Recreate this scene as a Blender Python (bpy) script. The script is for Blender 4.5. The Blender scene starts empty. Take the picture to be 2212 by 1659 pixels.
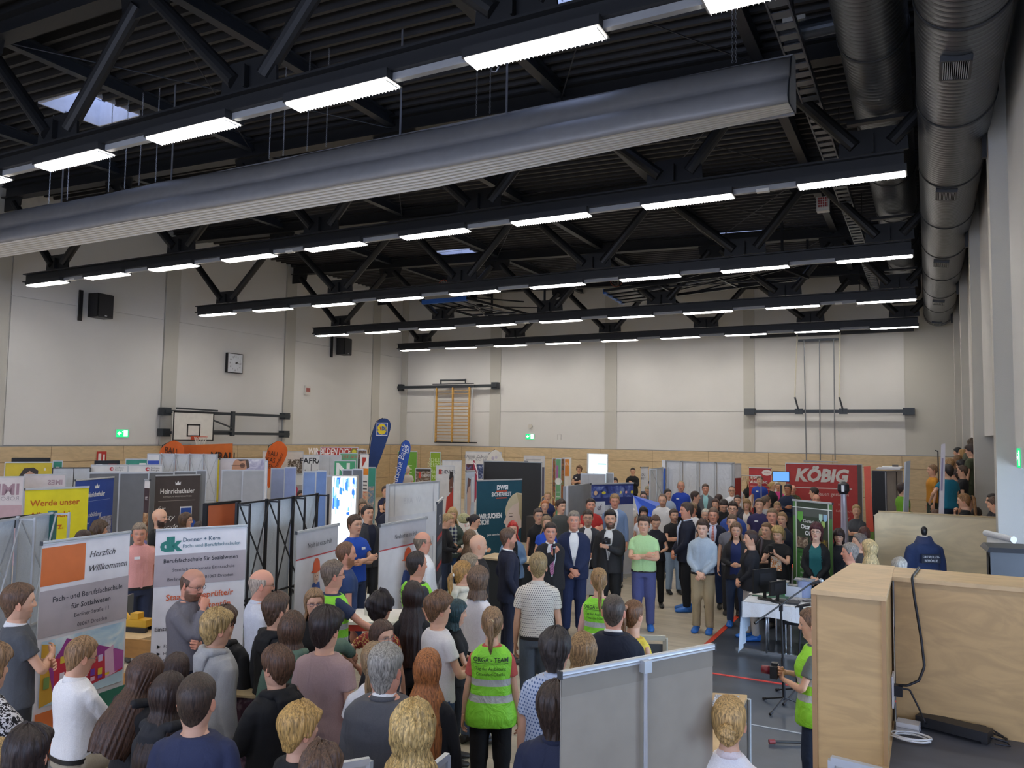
import bpy,bmesh,math,random,hashlib
import numpy as np
from mathutils import Vector,Matrix
from mathutils.bvhtree import BVHTree
random.seed(7)
SC=bpy.context.scene
COL=SC.collection
PI=math.pi
# -------------------------- camera
FPX,YAW,PITCH,ROLL,CZ=1694.94,0.4875,0.0668,0.0148,3.1
FW=np.array([-math.sin(YAW)*math.cos(PITCH),math.cos(YAW)*math.cos(PITCH),math.sin(PITCH)])
_r0=np.array([math.cos(YAW),math.sin(YAW),0.0]);_u0=np.cross(_r0,FW)
RT=math.cos(ROLL)*_r0+math.sin(ROLL)*_u0
UP=-math.sin(ROLL)*_r0+math.cos(ROLL)*_u0
cd=bpy.data.cameras.new('camera');cam=bpy.data.objects.new('camera',cd);COL.objects.link(cam)
cd.sensor_fit='HORIZONTAL';cd.sensor_width=36.0;cd.lens=FPX/2212*36.0;cd.clip_start=0.05;cd.clip_end=300
cam.matrix_world=Matrix(((RT[0],UP[0],-FW[0],0),(RT[1],UP[1],-FW[1],0),(RT[2],UP[2],-FW[2],CZ),(0,0,0,1)))
SC.camera=cam
# -------------------------- world, daylight, exposure
w=bpy.data.worlds.new('sky');SC.world=w;w.use_nodes=True
bgn=w.node_tree.nodes['Background'];bgn.inputs[0].default_value=(0.50,0.62,1.0,1);bgn.inputs[1].default_value=1.6
def area(name,loc,rot,sx,sy,e,col):
 ld=bpy.data.lights.new(name,'AREA');ld.shape='RECTANGLE';ld.size=sx;ld.size_y=sy;ld.energy=e;ld.color=col
 lo=bpy.data.objects.new(name,ld);COL.objects.link(lo);lo.location=loc;lo.rotation_euler=rot;return lo
area('daylight_gallery',(2.9,7.6,2.2),(0,math.radians(90),0),1.8,6.0,140,(0.60,0.80,1.0))
area('daylight_rear',(-7.0,-7.6,4.0),(math.radians(90),0,0),16.0,5.0,160,(0.9,0.95,1.0))
LAMP_E=21.0
SC.view_settings.view_transform='Standard';SC.view_settings.look='None'
SC.view_settings.gamma=1.0;SC.view_settings.exposure=1.08;SC.view_settings.use_curve_mapping=False
SC.cycles.use_denoising=True
SC.cycles.max_bounces=7;SC.cycles.diffuse_bounces=4;SC.cycles.glossy_bounces=3;SC.cycles.transmission_bounces=4
SC.cycles.caustics_reflective=False;SC.cycles.caustics_refractive=False
# -------------------------- pixel -> world helper (2212 x 1659 frame)
def ray(px,py):return FW+RT*(px-1106)/FPX-UP*(py-829.5)/FPX
def at(px,py,X=None,Y=None,Z=None):
 d=ray(px,py)
 t=X/d[0] if X is not None else(Y/d[1] if Y is not None else(Z-CZ)/d[2])
 return np.array([0,0,CZ])+t*d
 # -------------------------- materials
_M={}
def lin(c):
 if isinstance(c,str):
  c=tuple(int(c[i:i+2],16)/255 for i in(0,2,4))
 return tuple(x/12.92 if x<=.04045 else((x+.055)/1.055)**2.4 for x in c[:3])
def nn(nt,t,**k):
 n=nt.nodes.new(t)
 for a,b in k.items():
  if a.startswith('i_'):
   n.inputs[int(a[2:]) if a[2:].isdigit() else a[2:]].default_value=b
  else:setattr(n,a,b)
 return n
def mat(c,rough=.6,metal=0.,kind='',**k):
 """principled surface with a procedural grain; kind adds a pattern"""
 key=(c,rough,metal,kind,tuple(sorted(k.items())))
 if key in _M:return _M[key]
 m=bpy.data.materials.new('%s_%s'%(kind or 'plain',c if isinstance(c,str) else 'rgb'));m.use_nodes=True
 nt=m.node_tree;L=nt.links;bs=nt.nodes['Principled BSDF']
 col=lin(c)+(1,)
 bs.inputs['Base Color'].default_value=col;bs.inputs['Roughness'].default_value=rough;bs.inputs['Metallic'].default_value=metal
 tc=nn(nt,'ShaderNodeTexCoord')
 def ramp2(fac,a,b,p0=.4,p1=.6):
  r=nn(nt,'ShaderNodeValToRGB');r.color_ramp.elements[0].color=a;r.color_ramp.elements[1].color=b
  r.color_ramp.elements[0].position=p0;r.color_ramp.elements[1].position=p1
  L.new(fac,r.inputs[0]);L.new(r.outputs[0],bs.inputs['Base Color']);return r
 def mapping(s):
  mp=nn(nt,'ShaderNodeMapping');mp.inputs['Scale'].default_value=s;L.new(tc.outputs['Object'],mp.inputs[0]);return mp
 def math_(op,a,b=None):
  n=nn(nt,'ShaderNodeMath',operation=op)
  for i,v in enumerate((a,b)):
   if v is None:continue
   if isinstance(v,(int,float)):n.inputs[i].default_value=v
   else:L.new(v,n.inputs[i])
  return n.outputs[0]
 def bump(h,s,d=.02):
  b=nn(nt,'ShaderNodeBump');b.inputs['Strength'].default_value=s;b.inputs['Distance'].default_value=d
  L.new(h,b.inputs['Height']);L.new(b.outputs[0],bs.inputs['Normal']);return b
 dk=tuple(x*.72 for x in col[:3])+(1,);lt=tuple(min(1,x*1.18) for x in col[:3])+(1,)
 if kind=='':
  n=nn(nt,'ShaderNodeTexNoise',i_Scale=6.0,i_Detail=2.0);L.new(tc.outputs['Object'],n.inputs[0])
  ramp2(n.outputs[0],tuple(x*.94 for x in col[:3])+(1,),tuple(min(1,x*1.04) for x in col[:3])+(1,),.3,.7)
 elif kind=='cloth':
  n=nn(nt,'ShaderNodeTexNoise',i_Scale=7.0,i_Detail=3.0,i_Distortion=1.2);L.new(mapping((1,1,.55)).outputs[0],n.inputs[0])
  bump(n.outputs[0],.45,.035);bs.inputs['Roughness'].default_value=.85
  n2=nn(nt,'ShaderNodeTexNoise',i_Scale=160.0);L.new(tc.outputs['Object'],n2.inputs[0])
  if 'c2' in k:
   c2=lin(k['c2'])+(1,);pt=k.get('pt','dots');sp=nn(nt,'ShaderNodeSeparateXYZ');L.new(mapping((k.get('s',30.),)*3).outputs[0],sp.inputs[0])
   fx,fz=sp.outputs[0],sp.outputs[2]
   if pt=='dots':
    row=math_('MODULO',math_('FLOOR',fz),2.0)
    fx2=math_('ADD',fx,math_('MULTIPLY',row,.5))
    dx=math_('SUBTRACT',math_('FRACT',fx2),.5);dz=math_('SUBTRACT',math_('FRACT',fz),.5)
    f=math_('LESS_THAN',math_('ADD',math_('MULTIPLY',dx,dx),math_('MULTIPLY',dz,dz)),k.get('r',.06))
   elif pt=='plaid':
    f=math_('MULTIPLY',math_('ADD',math_('LESS_THAN',math_('FRACT',fx),.35),math_('LESS_THAN',math_('FRACT',fz),.35)),.5)
   elif pt=='stripe':
    f=math_('LESS_THAN',math_('FRACT',math_('ADD',fx,fz)),.4)
   else:
    v=nn(nt,'ShaderNodeTexNoise',i_Scale=k.get('s',30.),i_Detail=2.0,i_Distortion=2.0);L.new(tc.outputs['Object'],v.inputs[0])
    f=math_('GREATER_THAN',v.outputs[0],k.get('r',.52))
   mx=nn(nt,'ShaderNodeMix',data_type='RGBA');L.new(f,mx.inputs[0]);mx.inputs[6].default_value=col;mx.inputs[7].default_value=c2
   L.new(mx.outputs[2],bs.inputs['Base Color'])
  else:
   ramp2(n2.outputs[0],tuple(x*.93 for x in col[:3])+(1,),tuple(min(1,x*1.06) for x in col[:3])+(1,),.35,.7)
 elif kind=='hivis':
  sp=nn(nt,'ShaderNodeSeparateXYZ');L.new(tc.outputs['Object'],sp.inputs[0]);z=sp.outputs[2]
  a,b,h=k['z1'],k['z2'],k.get('h',.05)
  f=math_('ADD',math_('LESS_THAN',math_('ABSOLUTE',math_('SUBTRACT',z,a)),h/2),math_('LESS_THAN',math_('ABSOLUTE',math_('SUBTRACT',z,b)),h/2))
  mx=nn(nt,'ShaderNodeMix',data_type='RGBA');L.new(f,mx.inputs[0]);mx.inputs[6].default_value=col;mx.inputs[7].default_value=lin('b9bcb8')+(1,)
  L.new(mx.outputs[2],bs.inputs['Base Color'])
  n=nn(nt,'ShaderNodeTexNoise',i_Scale=7.0,i_Detail=3.0,i_Distortion=1.2);L.new(tc.outputs['Object'],n.inputs[0]);bump(n.outputs[0],.6,.05)
 elif kind=='hair':
  n=nn(nt,'ShaderNodeTexNoise',i_Scale=1.0,i_Detail=3.0,i_Distortion=.6);L.new(mapping((130,130,14)).outputs[0],n.inputs[0])
  ramp2(n.outputs[0],tuple(x*.42 for x in col[:3])+(1,),tuple(min(1,x*1.55) for x in col[:3])+(1,),.34,.66)
  bump(n.outputs[0],.6,.008);bs.inputs['Roughness'].default_value=.48
 elif kind=='skin':
  a=nn(nt,'ShaderNodeAttribute',attribute_name='tint');L.new(a.outputs['Color'],bs.inputs['Base Color'])
  bs.inputs['Roughness'].default_value=.52;bs.inputs['Subsurface Weight'].default_value=0.0
  n=nn(nt,'ShaderNodeTexNoise',i_Scale=90.0,i_Detail=2.0);L.new(tc.outputs['Object'],n.inputs[0]);bump(n.outputs[0],.15,.004)
 elif kind=='wood':
  n=nn(nt,'ShaderNodeTexNoise',i_Scale=k.get('s',1.3),i_Detail=6.0,i_Distortion=2.6);L.new(mapping(k.get('m',(1,1,4))).outputs[0],n.inputs[0])
  r=ramp2(n.outputs[0],tuple(x*k.get('d',.82) for x in col[:3])+(1,),tuple(min(1,x*1.08) for x in col[:3])+(1,),.38,.62)
  if 'jx' in k:
   sp=nn(nt,'ShaderNodeSeparateXYZ');L.new(tc.outputs['Object'],sp.inputs[0]);h=sp.outputs[k['ax']]
   fv=math_('LESS_THAN',math_('FRACT',math_('MULTIPLY',math_('ADD',h,k.get('o',0.)+100*k['jx']),1/k['jx'])),.012/k['jx'])
   fh=math_('LESS_THAN',math_('ABSOLUTE',math_('SUBTRACT',sp.outputs[2],k['zh'])),.007)
   fh2=math_('LESS_THAN',math_('ABSOLUTE',math_('SUBTRACT',sp.outputs[2],k['zh']-1.15)),.007)
   f=math_('MINIMUM',math_('ADD',math_('ADD',fv,fh),fh2),1.0)
   mx=nn(nt,'ShaderNodeMix',data_type='RGBA');L.new(f,mx.inputs[0]);L.new(r.outputs[0],mx.inputs[6]);mx.inputs[7].default_value=lin('6b5536')+(1,)
   L.new(mx.outputs[2],bs.inputs['Base Color'])
 elif kind=='wall':
  n=nn(nt,'ShaderNodeTexNoise',i_Scale=220.0,i_Detail=1.0);L.new(tc.outputs['Object'],n.inputs[0])
  n2=nn(nt,'ShaderNodeTexNoise',i_Scale=.5,i_Detail=2.0);L.new(tc.outputs['Object'],n2.inputs[0])
  ramp2(n2.outputs[0],tuple(x*.96 for x in col[:3])+(1,),tuple(min(1,x*1.03) for x in col[:3])+(1,),.3,.7);bump(n.outputs[0],.3,.01)
 elif kind=='floorboard':
  b=nn(nt,'ShaderNodeTexBrick');b.inputs['Color1'].default_value=col;b.inputs['Color2'].default_value=tuple(x*.88 for x in col[:3])+(1,)
  b.inputs['Mortar'].default_value=tuple(x*.45 for x in col[:3])+(1,);b.inputs['Scale'].default_value=1.0
  b.inputs['Mortar Size'].default_value=.006;b.inputs['Brick Width'].default_value=6.0;b.inputs['Row Height'].default_value=.62
  L.new(tc.outputs['Object'],b.inputs[0])
  n=nn(nt,'ShaderNodeTexNoise',i_Scale=1.0,i_Detail=4.0);L.new(mapping((.6,7,1)).outputs[0],n.inputs[0])
  mx=nn(nt,'ShaderNodeMix',data_type='RGBA',blend_type='MULTIPLY');mx.inputs[0].default_value=.5;L.new(b.outputs[0],mx.inputs[6])
  rr=nn(nt,'ShaderNodeValToRGB');rr.color_ramp.elements[0].color=(.6,.6,.6,1);rr.color_ramp.elements[0].position=.35;rr.color_ramp.elements[1].position=.65
  L.new(n.outputs[0],rr.inputs[0]);L.new(rr.outputs[0],mx.inputs[7]);L.new(mx.outputs[2],bs.inputs['Base Color'])
 elif kind=='vinyl':
  n=nn(nt,'ShaderNodeTexNoise',i_Scale=1.0,i_Detail=6.0,i_Distortion=1.0);L.new(mapping((1.2,5,1)).outputs[0],n.inputs[0])
  ramp2(n.outputs[0],dk,lt,.3,.7)
  r2=nn(nt,'ShaderNodeMapRange');r2.inputs[3].default_value=rough-.08;r2.inputs[4].default_value=rough+.12;L.new(n.outputs[0],r2.inputs[0]);L.new(r2.outputs[0],bs.inputs['Roughness'])
 elif kind=='spiral':
  sp=nn(nt,'ShaderNodeSeparateXYZ');L.new(tc.outputs['Object'],sp.inputs[0])
  an=math_('MULTIPLY',math_('ARCTAN2',sp.outputs[0],sp.outputs[2]),1/(2*PI))
  f=math_('FRACT',math_('ADD',math_('MULTIPLY',sp.outputs[1],1/k['pitch']),an))
  h=math_('LESS_THAN',f,.10)
  mx=nn(nt,'ShaderNodeMix',data_type='RGBA');L.new(h,mx.inputs[0]);mx.inputs[6].default_value=col;mx.inputs[7].default_value=tuple(x*.25 for x in col[:3])+(1,)
  L.new(mx.outputs[2],bs.inputs['Base Color']);bump(math_('PINGPONG',f,.5),.35,.02)
 elif kind=='photo':
  n=nn(nt,'ShaderNodeTexNoise',i_Scale=k.get('s',7.),i_Detail=5.0,i_Distortion=1.5);L.new(mapping((1,1,1)).outputs[0],n.inputs[0])
  r=ramp2(n.outputs[0],col,lin(k.get('c3','e8e8e8'))+(1,),.32,.68);e=r.color_ramp.elements.new(.5);e.color=lin(k.get('c2','888888'))+(1,)
 m.diffuse_color=col
 if 'alpha' in k:
  bs.inputs['Alpha'].default_value=k['alpha']
 if 'trans' in k:
  bs.inputs['Transmission Weight'].default_value=k['trans']
 _M[key]=m;return m
def emis(c,e,name='lamp'):
 key=('em',c,e)
 if key in _M:return _M[key]
 m=bpy.data.materials.new(name);m.use_nodes=True;nt=m.node_tree;nt.nodes.clear()
 o=nt.nodes.new('ShaderNodeOutputMaterial');em=nt.nodes.new('ShaderNodeEmission');em.inputs[0].default_value=lin(c)+(1,);em.inputs[1].default_value=e
 n=nn(nt,'ShaderNodeTexNoise',i_Scale=3.0);tc=nn(nt,'ShaderNodeTexCoord');nt.links.new(tc.outputs['Object'],n.inputs[0])
 nt.links.new(em.outputs[0],o.inputs[0]);_M[key]=m;return m
 # -------------------------- mesh helpers
class MB:
 def __init__(s):s.v=[];s.f=[];s.m=[];s.mats=[];s.n=0
 def mi(s,m):
  if m is None:return 0
  if m not in s.mats:s.mats.append(m)
  return s.mats.index(m)
 def add(s,V,F,m=None):
  i=s.mi(m);o=s.n
  V=[tuple(float(c) for c in p) for p in V];s.v+=V;s.n+=len(V)
  for f in F:s.f.append([a+o for a in f]);s.m.append(i)
  return s
 def box(s,c,d,m=None,R=None,bev=0):
  x,y,z=d[0]/2,d[1]/2,d[2]/2
  V=np.array([(a*x,b*y,e*z) for a in(-1,1) for b in(-1,1) for e in(-1,1)])
  if R is not None:V=V@np.asarray(R).T
  V=V+np.asarray(c,float)
  return s.add(V,[(0,1,3,2),(4,6,7,5),(0,4,5,1),(2,3,7,6),(0,2,6,4),(1,5,7,3)],m)
 def bb(s,lo,hi,m=None):
  lo=np.array(lo,float);hi=np.array(hi,float);return s.box((lo+hi)/2,abs(hi-lo),m)
 def bar(s,a,b,w,h=None,m=None,up=(0,0,1)):
  a=np.array(a,float);b=np.array(b,float);h=h or w;d=b-a;L=np.linalg.norm(d);d/=L
  u=np.array(up,float)
  if abs(u@d)>.98:u=np.array((0,1.,0)) if abs(d[1])<.9 else np.array((1.,0,0))
  sd=np.cross(d,u);sd/=np.linalg.norm(sd);u=np.cross(sd,d)
  R=np.stack([sd,d,u],1);return s.box((a+b)/2,(w,L,h),m,R)
 def tube(s,path,r,m=None,n=10,rb=None,ref=(0,0,1),cap=True):
  V,F=tube(path,r,rb,n,ref,cap);return s.add(V,F,m)
 def ibeam(s,a,b,w,h,t,m=None):
  a=np.array(a,float);b=np.array(b,float);z=np.array((0,0,1.))
  s.bar(a+z*(h/2-t/2),b+z*(h/2-t/2),w,t,m);s.bar(a-z*(h/2-t/2),b-z*(h/2-t/2),w,t,m);return s.bar(a,b,t,h-2*t,m)
 def quad(s,a,b,c,d,m=None):return s.add([a,b,c,d],[(0,1,2,3)],m)
 def build(s,name,m=None,parent=None,smooth=False,org=None):
  me=bpy.data.meshes.new(name)
  V=s.v
  if org is not None and parent is None:
   V=[(x-org[0],y-org[1],z-org[2]) for x,y,z in V]
  me.from_pydata(V,[],s.f)
  for q in(s.mats or[m]):me.materials.append(q)
  if len(s.mats)>1:me.polygons.foreach_set('material_index',s.m)
  if smooth:me.polygons.foreach_set('use_smooth',[True]*len(s.f))
  me.update();o=bpy.data.objects.new(name,me);COL.objects.link(o)
  if org is not None and parent is None:o.location=org
  if parent is not None:o.parent=parent
  return o
def tag(o,label=None,cat=None,group=None,kind=None):
 if label:o['label']=label
 if cat:o['category']=cat
 if group:o['group']=group
 if kind:o['kind']=kind
 return o
def empty(name,loc=(0,0,0),rz=0.,label=None,cat=None,group=None):
 o=bpy.data.objects.new(name,None);COL.objects.link(o);o.location=loc;o.rotation_euler=(0,0,rz);o.empty_display_size=.1
 return tag(o,label,cat,group)
def struct(o):o['kind']='structure';return o
def dup(root,loc,rz=None,label=None,group=None):
 r=root.copy();COL.objects.link(r);r.location=loc
 if rz is not None:r.rotation_euler=(0,0,rz)
 if label:r['label']=label
 if group:r['group']=group
 for ch in list(root.children):
  c=ch.copy();COL.objects.link(c);c.parent=r
  for g in ch.children:
   d=g.copy();COL.objects.link(d);d.parent=c
 return r
def tube(path,ra,rb=None,n=12,ref=(0,0,1),cap=True):
 P=np.asarray(path,float);k=len(P)
 ra=np.broadcast_to(np.asarray(ra,float),(k,));rb=ra if rb is None else np.broadcast_to(np.asarray(rb,float),(k,))
 T=np.gradient(P,axis=0);T/=np.linalg.norm(T,axis=1)[:,None]+1e-12
 A=np.array(ref,float)
 if abs(A@T[0])>.95:A=np.array((1.,0,0)) if abs(T[0][0])<.8 else np.array((0,1.,0))
 V=[];ph=np.arange(n)*2*PI/n
 for i in range(k):
  A=A-(A@T[i])*T[i];A/=np.linalg.norm(A);B=np.cross(T[i],A)
  V.append(P[i]+ra[i]*np.cos(ph)[:,None]*B+rb[i]*np.sin(ph)[:,None]*A)
 V=np.concatenate(V);F=[]
 for i in range(k-1):
  for j in range(n):
   a=i*n+j;b=i*n+(j+1)%n;F.append((a,b,b+n,a+n))
 if cap:F.append(tuple(range(n))[::-1]);F.append(tuple((k-1)*n+j for j in range(n)))
 return V,F
def arr_mesh(name,V,Fs,mats,tint=None,midx=None,smooth=True):
 """fast mesh from numpy; Fs: list of (m,k) int arrays"""
 Fs=[np.asarray(f,dtype=np.int32) for f in Fs if len(f)]
 me=bpy.data.meshes.new(name);me.vertices.add(len(V));me.vertices.foreach_set('co',np.asarray(V,np.float32).ravel())
 lt=np.concatenate([np.full(len(f),f.shape[1],np.int32) for f in Fs]);ls=np.concatenate([[0],np.cumsum(lt)[:-1]]).astype(np.int32)
 lv=np.concatenate([f.ravel() for f in Fs])
 me.loops.add(len(lv));me.loops.foreach_set('vertex_index',lv)
 me.polygons.add(len(lt));me.polygons.foreach_set('loop_start',ls);me.polygons.foreach_set('loop_total',lt)
 me.polygons.foreach_set('use_smooth',np.full(len(lt),smooth))
 if midx is not None:me.polygons.foreach_set('material_index',midx)
 for m in mats:me.materials.append(m)
 if tint is not None:
  a=me.color_attributes.new('tint','FLOAT_COLOR','POINT');c=np.ones((len(V),4),np.float32);c[:,:3]=tint;a.data.foreach_set('color',c.ravel())
 me.update(calc_edges=True);me.validate();return me
def put(name,me,parent=None,loc=None):
 o=bpy.data.objects.new(name,me);COL.objects.link(o)
 if parent is not None:o.parent=parent
 if loc is not None:o.location=loc
 return o
_TX={}
def text_geo(s,size=1.,bold=0.,sx=1.,shear=0.,align='CENTER',sp=1.):
 key=(s,bold,shear,sp)
 if key not in _TX:
  cu=bpy.data.curves.new('t','FONT');cu.body=s;cu.size=1.;cu.offset=bold;cu.shear=shear;cu.resolution_u=2;cu.space_character=sp
  o=bpy.data.objects.new('t',cu);COL.objects.link(o);bpy.context.view_layer.update()
  me=o.evaluated_get(bpy.context.evaluated_depsgraph_get()).to_mesh()
  V=np.array([v.co[:2] for v in me.vertices]) if len(me.vertices) else np.zeros((0,2));F=[tuple(p.vertices) for p in me.polygons]
  bpy.data.objects.remove(o);bpy.data.curves.remove(cu);_TX[key]=(V,F)
 V,F=_TX[key];V=V.copy()
 if len(V):
  if align=='CENTER':V[:,0]-=(V[:,0].min()+V[:,0].max())/2
  elif align=='RIGHT':V[:,0]-=V[:,0].max()
  else:V[:,0]-=V[:,0].min()
 V*=size;V[:,0]*=sx
 return V,F
 # ================== ROOM SHELL
XL,YB,XR=-24.3,33.5,1.05
ROWS=[7.22,13.23,19.25,25.26,31.27]
CEIL=lambda x:9.62-.031*x
wallm=mat('dcdad5',.9,kind='wall');pilm=mat('c5c2b8',.85,kind='wall');blk=mat('242527',.45);blk2=mat('1c1d1f',.5)
WT=2.58
o=MB();o.bb((XL-.3,-8,-.2),(-3.02,YB+.3,0));struct(o.build('floor',mat('c9bda6',.38,kind='floorboard')))
o=MB();o.bb((-3.02,-8,-.2),(3.2,YB+.3,0));f2=o.build('floor',mat('454b54',.30,kind='vinyl'));struct(f2)
o=MB();o.bb((-3.06,-8,0.0),(-2.98,YB,.006),mat('d8482c',.4));struct(o.build('trim_1'))
o=MB();o.bb((-2.98,10.66,0.0),(2.2,10.71,.006),mat('d4423c',.4));struct(o.build('trim_2'))
o=MB();o.bb((-2.98,9.0,0.0),(2.2,9.03,.005),mat('9aa0a8',.4));struct(o.build('trim_3'))
o=MB();o.bb((XL-.3,-8,WT),(XL-.02,YB+.3,10.6),wallm)
for a,b in((-7.9,1.2),(1.8,7.2),(7.9,13.0),(13.6,18.93),(19.53,24.93),(25.6,30.97),(31.6,YB)):
 o.bb((XL-.03,a,2.62),(XL+.02,b,7.1),wallm);o.bb((XL-.03,a,7.12),(XL+.01,b,10.5),wallm)
for y in ROWS+[1.5]:o.bb((XL-.05,y-.29,2.6),(XL+.06,y+.30,10.3),pilm)
struct(o.build('wall_left'))
wo='ccb48e'
o=MB();o.bb((XL-.3,-8,0),(XL+.10,YB+.1,WT),mat(wo,.5,kind='wood',d=.93,jx=2.5,ax=1,zh=2.1));o.bb((XL-.2,-8,WT),(XL+.08,YB+.1,WT+.03),mat('8a8f94',.6));struct(o.build('trim_4'))
o=MB();o.bb((XL-.3,YB+.02,WT),(3.2,YB+.3,10.6),wallm)
pil=[(-24.3,-23.9),(-18.95,-18.36),(-12.95,-12.38),(-6.78,-6.33),(-.76,.95)]
for i in range(4):
 a,b=pil[i][1],pil[i+1][0]
 o.bb((a,YB-.03,2.60),(b,YB+.03,4.27),wallm);o.bb((a,YB-.03,4.29),(b,YB+.03,10.4),wallm)
for a,b in pil:o.bb((a,YB-.07 if b<.5 else YB-.01,2.6),(b,YB+.1,10.3),pilm)
struct(o.build('wall_back'))
o=MB();o.bb((XL-.2,YB-.10,0),(1.6,YB+.2,WT),mat(wo,.5,kind='wood',d=.93,jx=2.45,ax=0,o=.9,zh=2.1));o.bb((XL-.2,YB-.08,WT),(1.5,YB+.2,WT+.03),mat('8a8f94',.6));struct(o.build('trim_5'))
o=MB()
for i,y in enumerate(ROWS[1:]):
 o.bb((.86,y-.01,0),(1.9,y+.42,9.35),pilm)
ys=[13.65,19.24,19.67,25.25,25.68,31.26,31.69,YB+.1]
for i in range(0,8,2):
 o.bb((1.05,ys[i],3.25),(1.4,ys[i+1],9.5),wallm);o.bb((1.62,ys[i],0),(1.9,ys[i+1],3.3),mat('c8bda9',.8,kind='wall'));o.bb((1.3,ys[i],3.25),(1.9,ys[i+1],3.4),pilm)
o.bb((1.095,5.2,2.78),(1.4,13.23,9.5),wallm)
o.bb((1.095,-2,3.6),(1.4,5.2,9.5),wallm)
for y in(5.2,-2):o.bb((1.095,y-.2,0.0),(1.4,y+.2,9.4),pilm)
struct(o.build('wall_right'))
gl=mat('dfe9f2',.05,alpha=.12)
for k,(a,b) in enumerate(((9.9,12.9),(6.6,9.6),(3.2,6.3))):
 f=MB()
 for z in(0.05,2.62):f.bb((2.95,a,z),(3.1,b,z+.12),mat('35507c',.4))
 for y in(a,(a+b)/2-.04,b-.1):f.bb((2.95,y,.05),(3.1,y+.1,2.7),mat('35507c',.4))
 f.bb((3.02,a+.1,.17),(3.04,b-.1,2.62),gl);struct(f.build('window_%d'%(k+1)))
o=MB();o.bb((3.12,-8,2.75),(3.3,YB,4.2),wallm);o.bb((1.9,13.3,0),(3.2,13.5,2.9),mat('3f5f93',.5));o.bb((1.4,-8,2.85),(3.3,13.3,3.0),wallm)
o.bb((3.12,12.95,0),(3.3,YB,2.8),wallm);struct(o.build('wall_gallery'))
o=MB();o.bb((XL,-8.3,0),(3.3,-8,1.4),wallm);o.bb((XL,-8.3,6.6),(3.3,-8,10.6),wallm);o.bb((XL,-8.3,1.4),(-15.5,-8,6.6),wallm);o.bb((1.3,-8.3,1.4),(3.3,-8,6.6),wallm);struct(o.build('wall_rear'))
# ---- corrugated steel deck with skylight openings
holes=[(-16.75,-15.35,9.75,11.1),(-16.5,-15.1,24.9,26.6),(-6.1,-4.6,25.5,27.0),(-5.9,-4.5,10.0,11.4)]
o=MB();p=.30;nrow=int((YB+8)/p)+1;prof=[(0,0),(.17,0),(.20,-.14),(.27,-.14),(.30,0)]
V=[];F=[]
for r in range(nrow):
 y0=-8+r*p
 segs=[(XL-.1,1.3)]
 for h in holes:
  if y0+p>h[2] and y0<h[3]:
   ns=[]
   for a,b in segs:
    if a<h[0]<b:ns+=[(a,h[0]),(h[1],b)]
    else:ns.append((a,b))
   segs=ns
 for a,b in segs:
  k=len(V)
  for dy,dz in prof:V+=[(a,y0+dy,CEIL(a)+.12+dz),(b,y0+dy,CEIL(b)+.12+dz)]
  for q in range(4):F.append((k+2*q,k+2*q+1,k+2*q+3,k+2*q+2))
o.add(V,F,mat('38383a',.5,.2));struct(o.build('ceiling'))
for k,(a,b,c,d) in enumerate(holes):
 z=CEIL((a+b)/2);f=MB();lm=mat('d9dce4',.5)
 for lo,hi in(((a-.04,c-.04,z-.02),(a,d+.04,z+.75)),((b,c-.04,z-.02),(b+.04,d+.04,z+.75)),((a,c-.04,z-.02),(b,c,z+.75)),((a,d,z-.02),(b,d+.04,z+.75))):f.bb(lo,hi,lm)
 for t in np.linspace(a,b,9)[1:-1]:f.bb((t-.006,c,z+.5),(t+.006,d,z+.512),mat('8d93a0',.4))
 f.bb((a,c,z+.7),(b,d,z+.715),mat('eef3ff',.2,alpha=.25));struct(f.build('window_%d'%(k+4)))
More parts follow.
